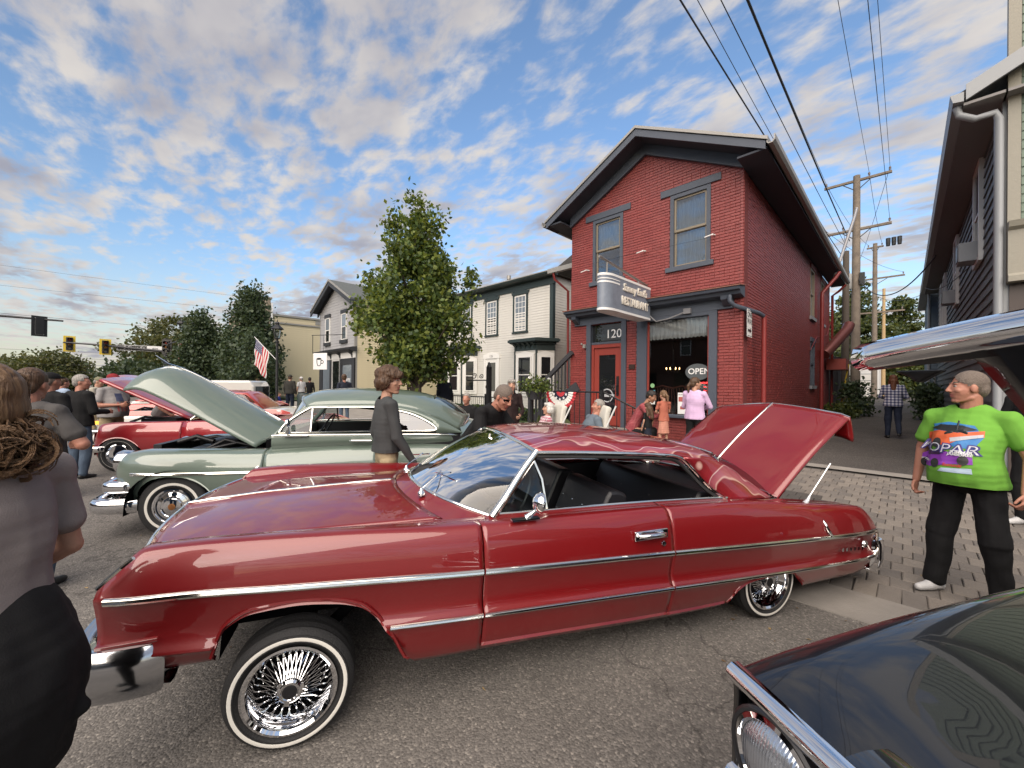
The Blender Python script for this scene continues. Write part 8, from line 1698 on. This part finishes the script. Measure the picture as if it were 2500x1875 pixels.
# ---- far left by the buildings
Fz = sw(7)
person('long haired woman in black tee by the dark trees', P2(628, 20), 110, 1.66, None, SK1, BLK, 'short', JEAN, 'long', SHOEK, ('long', HL), female=True, z=Fz)
person('man in dark hooded jacket and cap seen from behind by the lamp', P2(708, 19), 135, 1.82, None, SK1, OLIVE, 'long', JEAND, 'long', SHOEK, ('cap', OLIVE, HB), bulk=1.2, z=Fz)
person('man in white shirt near the coffee shop', P2(736, 23), 200, 1.80, dict(wrr=(.1, .26, 1.15), elr=(.27, .03, 1.15)), SK1, WHT, 'short', NAVY, 'long', SHOEK, ('cap', WHT, HG), z=Fz, bulk=1.1)
person('man in black shirt standing right of the white shirted man', P2(756, 24), 150, 1.78, None, SK2, BLK, 'long', JEAND, 'long', SHOEK, ('short', HK), z=Fz)
person('child in bright blue seated by the lamp base', P2(681, 20), 60, 1.25, sit(.42, 0), SK1, cloth('royal_blue', (.03, .05, .28)), 'long', NAVY, 'long', SHOEK, ('short', HB), z=Fz)
person('dark haired man with blue glasses before the coffee shop door', P2(841, 14.5), 175, 1.80, None, SK2, NAVY, 'short', JEAN, 'long', SHOEK, ('short', HB), z=sw(6.5), hyaw=-30)
person('person in black by the seated people left of the lamp', P2(650, 22), 30, 1.35, sit(.45, 0), SK1, BLK, 'long', BLK, 'long', SHOEK, ('short', HB), z=Fz)
flush()
# ---- print on the lime tee, laid on the cloth
from mathutils.bvhtree import BVHTree
shirt = MADE[gt.name]['shirt']; bvh = BVHTree.FromPolygons([v.co for v in shirt.data.vertices], [p.vertices for p in shirt.data.polygons])
def lay_print(name, V, Fc, m, off):
    """2D mesh (x across the chest as read by the viewer, z up) laid on the shirt front"""
    out = []
    for (x, z) in V:
        h = bvh.ray_cast(Vector((-x, .6, z)), Vector((0, -1, 0)))
        y = h[0].y if h[0] is not None else .1
        out.append((-x, y + off, z))
    b = MB(); b.v = out; b.f = [tuple(f) for f in Fc]; b.m = [0] * len(Fc); return b.build(name, m, gt)
def poly_print(name, pts, col, off, res=.012):
    bm = bmesh.new(); vs = [bm.verts.new((x, z, 0)) for x, z in pts]; bm.faces.new(vs); bmesh.ops.triangulate(bm, faces=bm.faces)
    for it in range(4):
        es = [e for e in bm.edges if e.calc_length() > .025]
        if not es: break
        bmesh.ops.subdivide_edges(bm, edges=es, cuts=1); bmesh.ops.triangulate(bm, faces=[f for f in bm.faces if len(f.verts) > 3])
    bm.verts.index_update(); V = [(v.co.x, v.co.y) for v in bm.verts]; Fc = [[v.index for v in f.verts] for f in bm.faces]; bm.free()
    return lay_print(name, V, Fc, mat('print_' + name + '_%d' % int(1000 * sum(col)), col, .6), off)
cx_, cz_ = -.045, 1.17
def sh_(pts, dx=0, dz=0, s=1.16): return [(cx_ + dx + x * s, cz_ + dz + z * s) for x, z in pts]
poly_print('print_backdrop', sh_([(-.12, .16), (-.02, .185), (.11, .17), (.16, .10), (.13, .02), (-.10, .05)]), (.03, .17, .42), .003)
poly_print('print_car_orange', sh_([(-.155, .05), (-.15, .10), (-.06, .125), (.05, .12), (.155, .14), (.16, .10), (.06, .07), (.02, .04), (-.06, .025)]), (.55, .10, .03), .005)
poly_print('print_car_roof', sh_([(-.13, .13), (-.06, .165), (.06, .168), (.13, .145), (.05, .122), (-.06, .128)]), (.012, .014, .016), .0065)
poly_print('print_grille', sh_([(.02, .085), (.155, .118), (.157, .10), (.03, .06)]), (.40, .41, .44), .0075)
for wx_ in (-.045,): poly_print('print_wheel', sh_([(wx_ + .028 * math.cos(a), .045 + .032 * math.sin(a)) for a in lin(0, 6.0, 14)]), (.02, .02, .02), .0085)
poly_print('print_car_purple', sh_([(-.165, -.10), (-.16, -.05), (-.10, -.015), (.0, .0), (.07, -.02), (.13, -.03), (.135, -.075), (.03, -.085), (-.05, -.115), (-.15, -.125)]), (.20, .035, .34), .005)
poly_print('print_car_hood', sh_([(-.14, -.03), (-.05, -.005), (.02, -.002), (-.02, -.032), (-.10, -.045)]), (.04, .015, .06), .0065)
poly_print('print_bumper', sh_([(-.165, -.078), (-.08, -.072), (-.075, -.084), (-.162, -.092)]), (.5, .5, .52), .0075)
for wx_, wz in ((-.04, -.09), (.095, -.055), (-.145, -.11)): poly_print('print_wheel', sh_([(wx_ + .024 * math.cos(a), wz + .03 * math.sin(a)) for a in lin(0, 6.0, 14)]), (.02, .02, .02), .0085)
poly_print('print_streak', sh_([(.0, -.115), (.13, -.10), (.135, -.135), (-.02, -.14)]), (.35, .45, .55), .004)
def text_print(body, size, dx, dz, col, off, sx=1, shear=0, bold=0):
    c = bpy.data.curves.new('tx', 'FONT'); c.body = body; c.size = size; c.align_x = 'CENTER'; c.align_y = 'CENTER'; c.shear = shear; c.offset = bold; c.resolution_u = 3; o = bpy.data.objects.new('tx', c); COL.objects.link(o); me = bpy.data.meshes.new_from_object(o); bpy.data.objects.remove(o)
    lay_print('print_lettering', [(cx_ + dx + v.co.x * sx, cz_ + dz + v.co.y) for v in me.vertices], [list(p.vertices) for p in me.polygons], mat('print_ink_%d' % int(1000 * sum(col)), col, .6), off)
text_print('MOPAR', .098, -.01, .014, (.05, .035, .20), .0085, 1.15, .15, .006); text_print('MOPAR', .098, -.01, .014, (.55, .56, .62), .0105, 1.15, .15, -.001)
text_print('SUMMER', .026, .095, -.003, (.6, .6, .62), .0105, 1.1, .2, .001); text_print('JAMBOREE', .024, .09, -.022, (.6, .6, .62), .0105, 1.1, .2, .001)
text_print('Summit', .030, .055, -.105, (.45, .03, .04), .0095, 1.1, .2, .001)
MB().tube([(-.005, .155, 1.40), (.0, .175, 1.33), (.02, .185, 1.29)], .006, 6).ball((.03, .19, 1.29), (.035, .008, .028), 12, 8).ball((-.035, .185, 1.31), (.03, .008, .026), 12, 8).build('hanging_glasses', mat('glasses_dark', (.02, .022, .024), .2), gt)
# flag print, phone of the grey tee man ; beard, ribbon
MB().box(-.02, .02, .0, .16, 0, .012).build('phone', M_black, gm, loc=(.02, .33, 1.22))
shirt = MADE[gm.name]['shirt']; bvh = BVHTree.FromPolygons([v.co for v in shirt.data.vertices], [p.vertices for p in shirt.data.polygons]); gt = gm
cx_, cz_ = .02, 1.22
poly_print('print_canton', sh_([(-.10, .02), (-.08, .16), (.02, .16), (.0, .02)]), (.035, .045, .10), .006)
for i in range(4): poly_print('print_stripe', sh_([(-.10 + .045 * i, -.16), (-.10 + .045 * i, .0), (-.08 + .045 * i, .0), (-.08 + .045 * i, -.16)]), (.40, .08, .08), .006)
# ---- pale padded garden chairs
M_pad = cloth('ivory_cushion', (.56, .54, .48)); M_tube = mat('white_tube', (.55, .55, .53), .4)
def lchair(label, loc, face, z):
    t = thing('garden_chair', label, 'chair', (*loc, z), R(face - 90), 'pale garden chairs')
    b = MB(); b.grid([[(.27 * v, -.20 - .28 * q - .05 * math.sin(q * 5), .42 + .72 * q + .02 * math.cos(v * 1.5)) for v in lin(-1, 1, 8)] for q in lin(0, 1, 10)]); o = b.build('back_cushion', M_pad, t, smooth=60, solid=.10); md = o.modifiers.new('b', 'BEVEL'); md.width = .035; md.segments = 3
    o = MB().box(-.27, .27, -.2, .30, .34, .43).build('seat_cushion', M_pad, t, bevel=.03)
    for sg in (-1, 1):
        MB().tube([(sg * .30, .32, 0), (sg * .30, -.25, .62), (sg * .30, -.52, 1.16)], .014, 8).build('leg', M_tube, t); MB().tube([(sg * .30, -.45, 0), (sg * .30, .28, .60)], .014, 8).build('leg', M_tube, t); MB().box(sg * .30 - .035, sg * .30 + .035, -.25, .30, .62, .65).build('armrest', M_tube, t, bevel=.01)
    return t
lchair('pale padded chair under the white haired woman', P2(1316, 7.25), 238, sw(5.5)); lchair('pale padded chair under the man in blue grey tee', P2(1418, 6.9), 238, sw(5.7))
for (u_, d_, lab_) in ((1350, 6.6, 'folding stool left of the two pale chairs'), (1150, 8.9, 'dark folding chair under the bearded man')):
    x_, y_ = P2(u_, d_); t = thing('folding_chair', lab_, 'chair', (x_, y_, sw(y_)), .4); MB().box(-.22, .22, -.2, .2, .40, .43).build('seat', M_pad if 'stool' in lab_ else M_vinyl, t)
    for sg in (-1, 1): MB().tube([(sg * .22, .2, 0), (sg * .22, -.2, .42)], .012, 6).build('leg', M_tube if 'stool' in lab_ else M_iron, t); MB().tube([(sg * .22, -.2, 0), (sg * .22, .2, .42)], .012, 6).build('leg', M_tube if 'stool' in lab_ else M_iron, t)
# ---- fallen leaves on the road and along the gutter
C = np.column_stack([rng.uniform(-7, 3.5, 260), np.where(rng.random(260) < .6, 3.7 - np.abs(rng.normal(size=260)) * .5, rng.uniform(-.5, 8.5, 260)), np.zeros(260)])
C[:, 2] = [gz(y) + .006 for y in C[:, 1]]; me = leaf_mesh(C, .022, [mat('fallen_leaf_tan', (.26, .18, .08), .8), mat('fallen_leaf_brown', (.12, .075, .035), .8)], 1.6)
co = np.empty(len(me.vertices) * 3, np.float32); me.vertices.foreach_get('co', co); co = co.reshape(-1, 3); base = np.repeat(C[:, 2], 4); co[:, 2] = base + (co[:, 2] - base) * .18 + .002; me.vertices.foreach_set('co', co.ravel())
tag(link('fallen_leaves', me), 'small tan fallen leaves scattered over the road and gutter', 'leaves', kind='stuff')
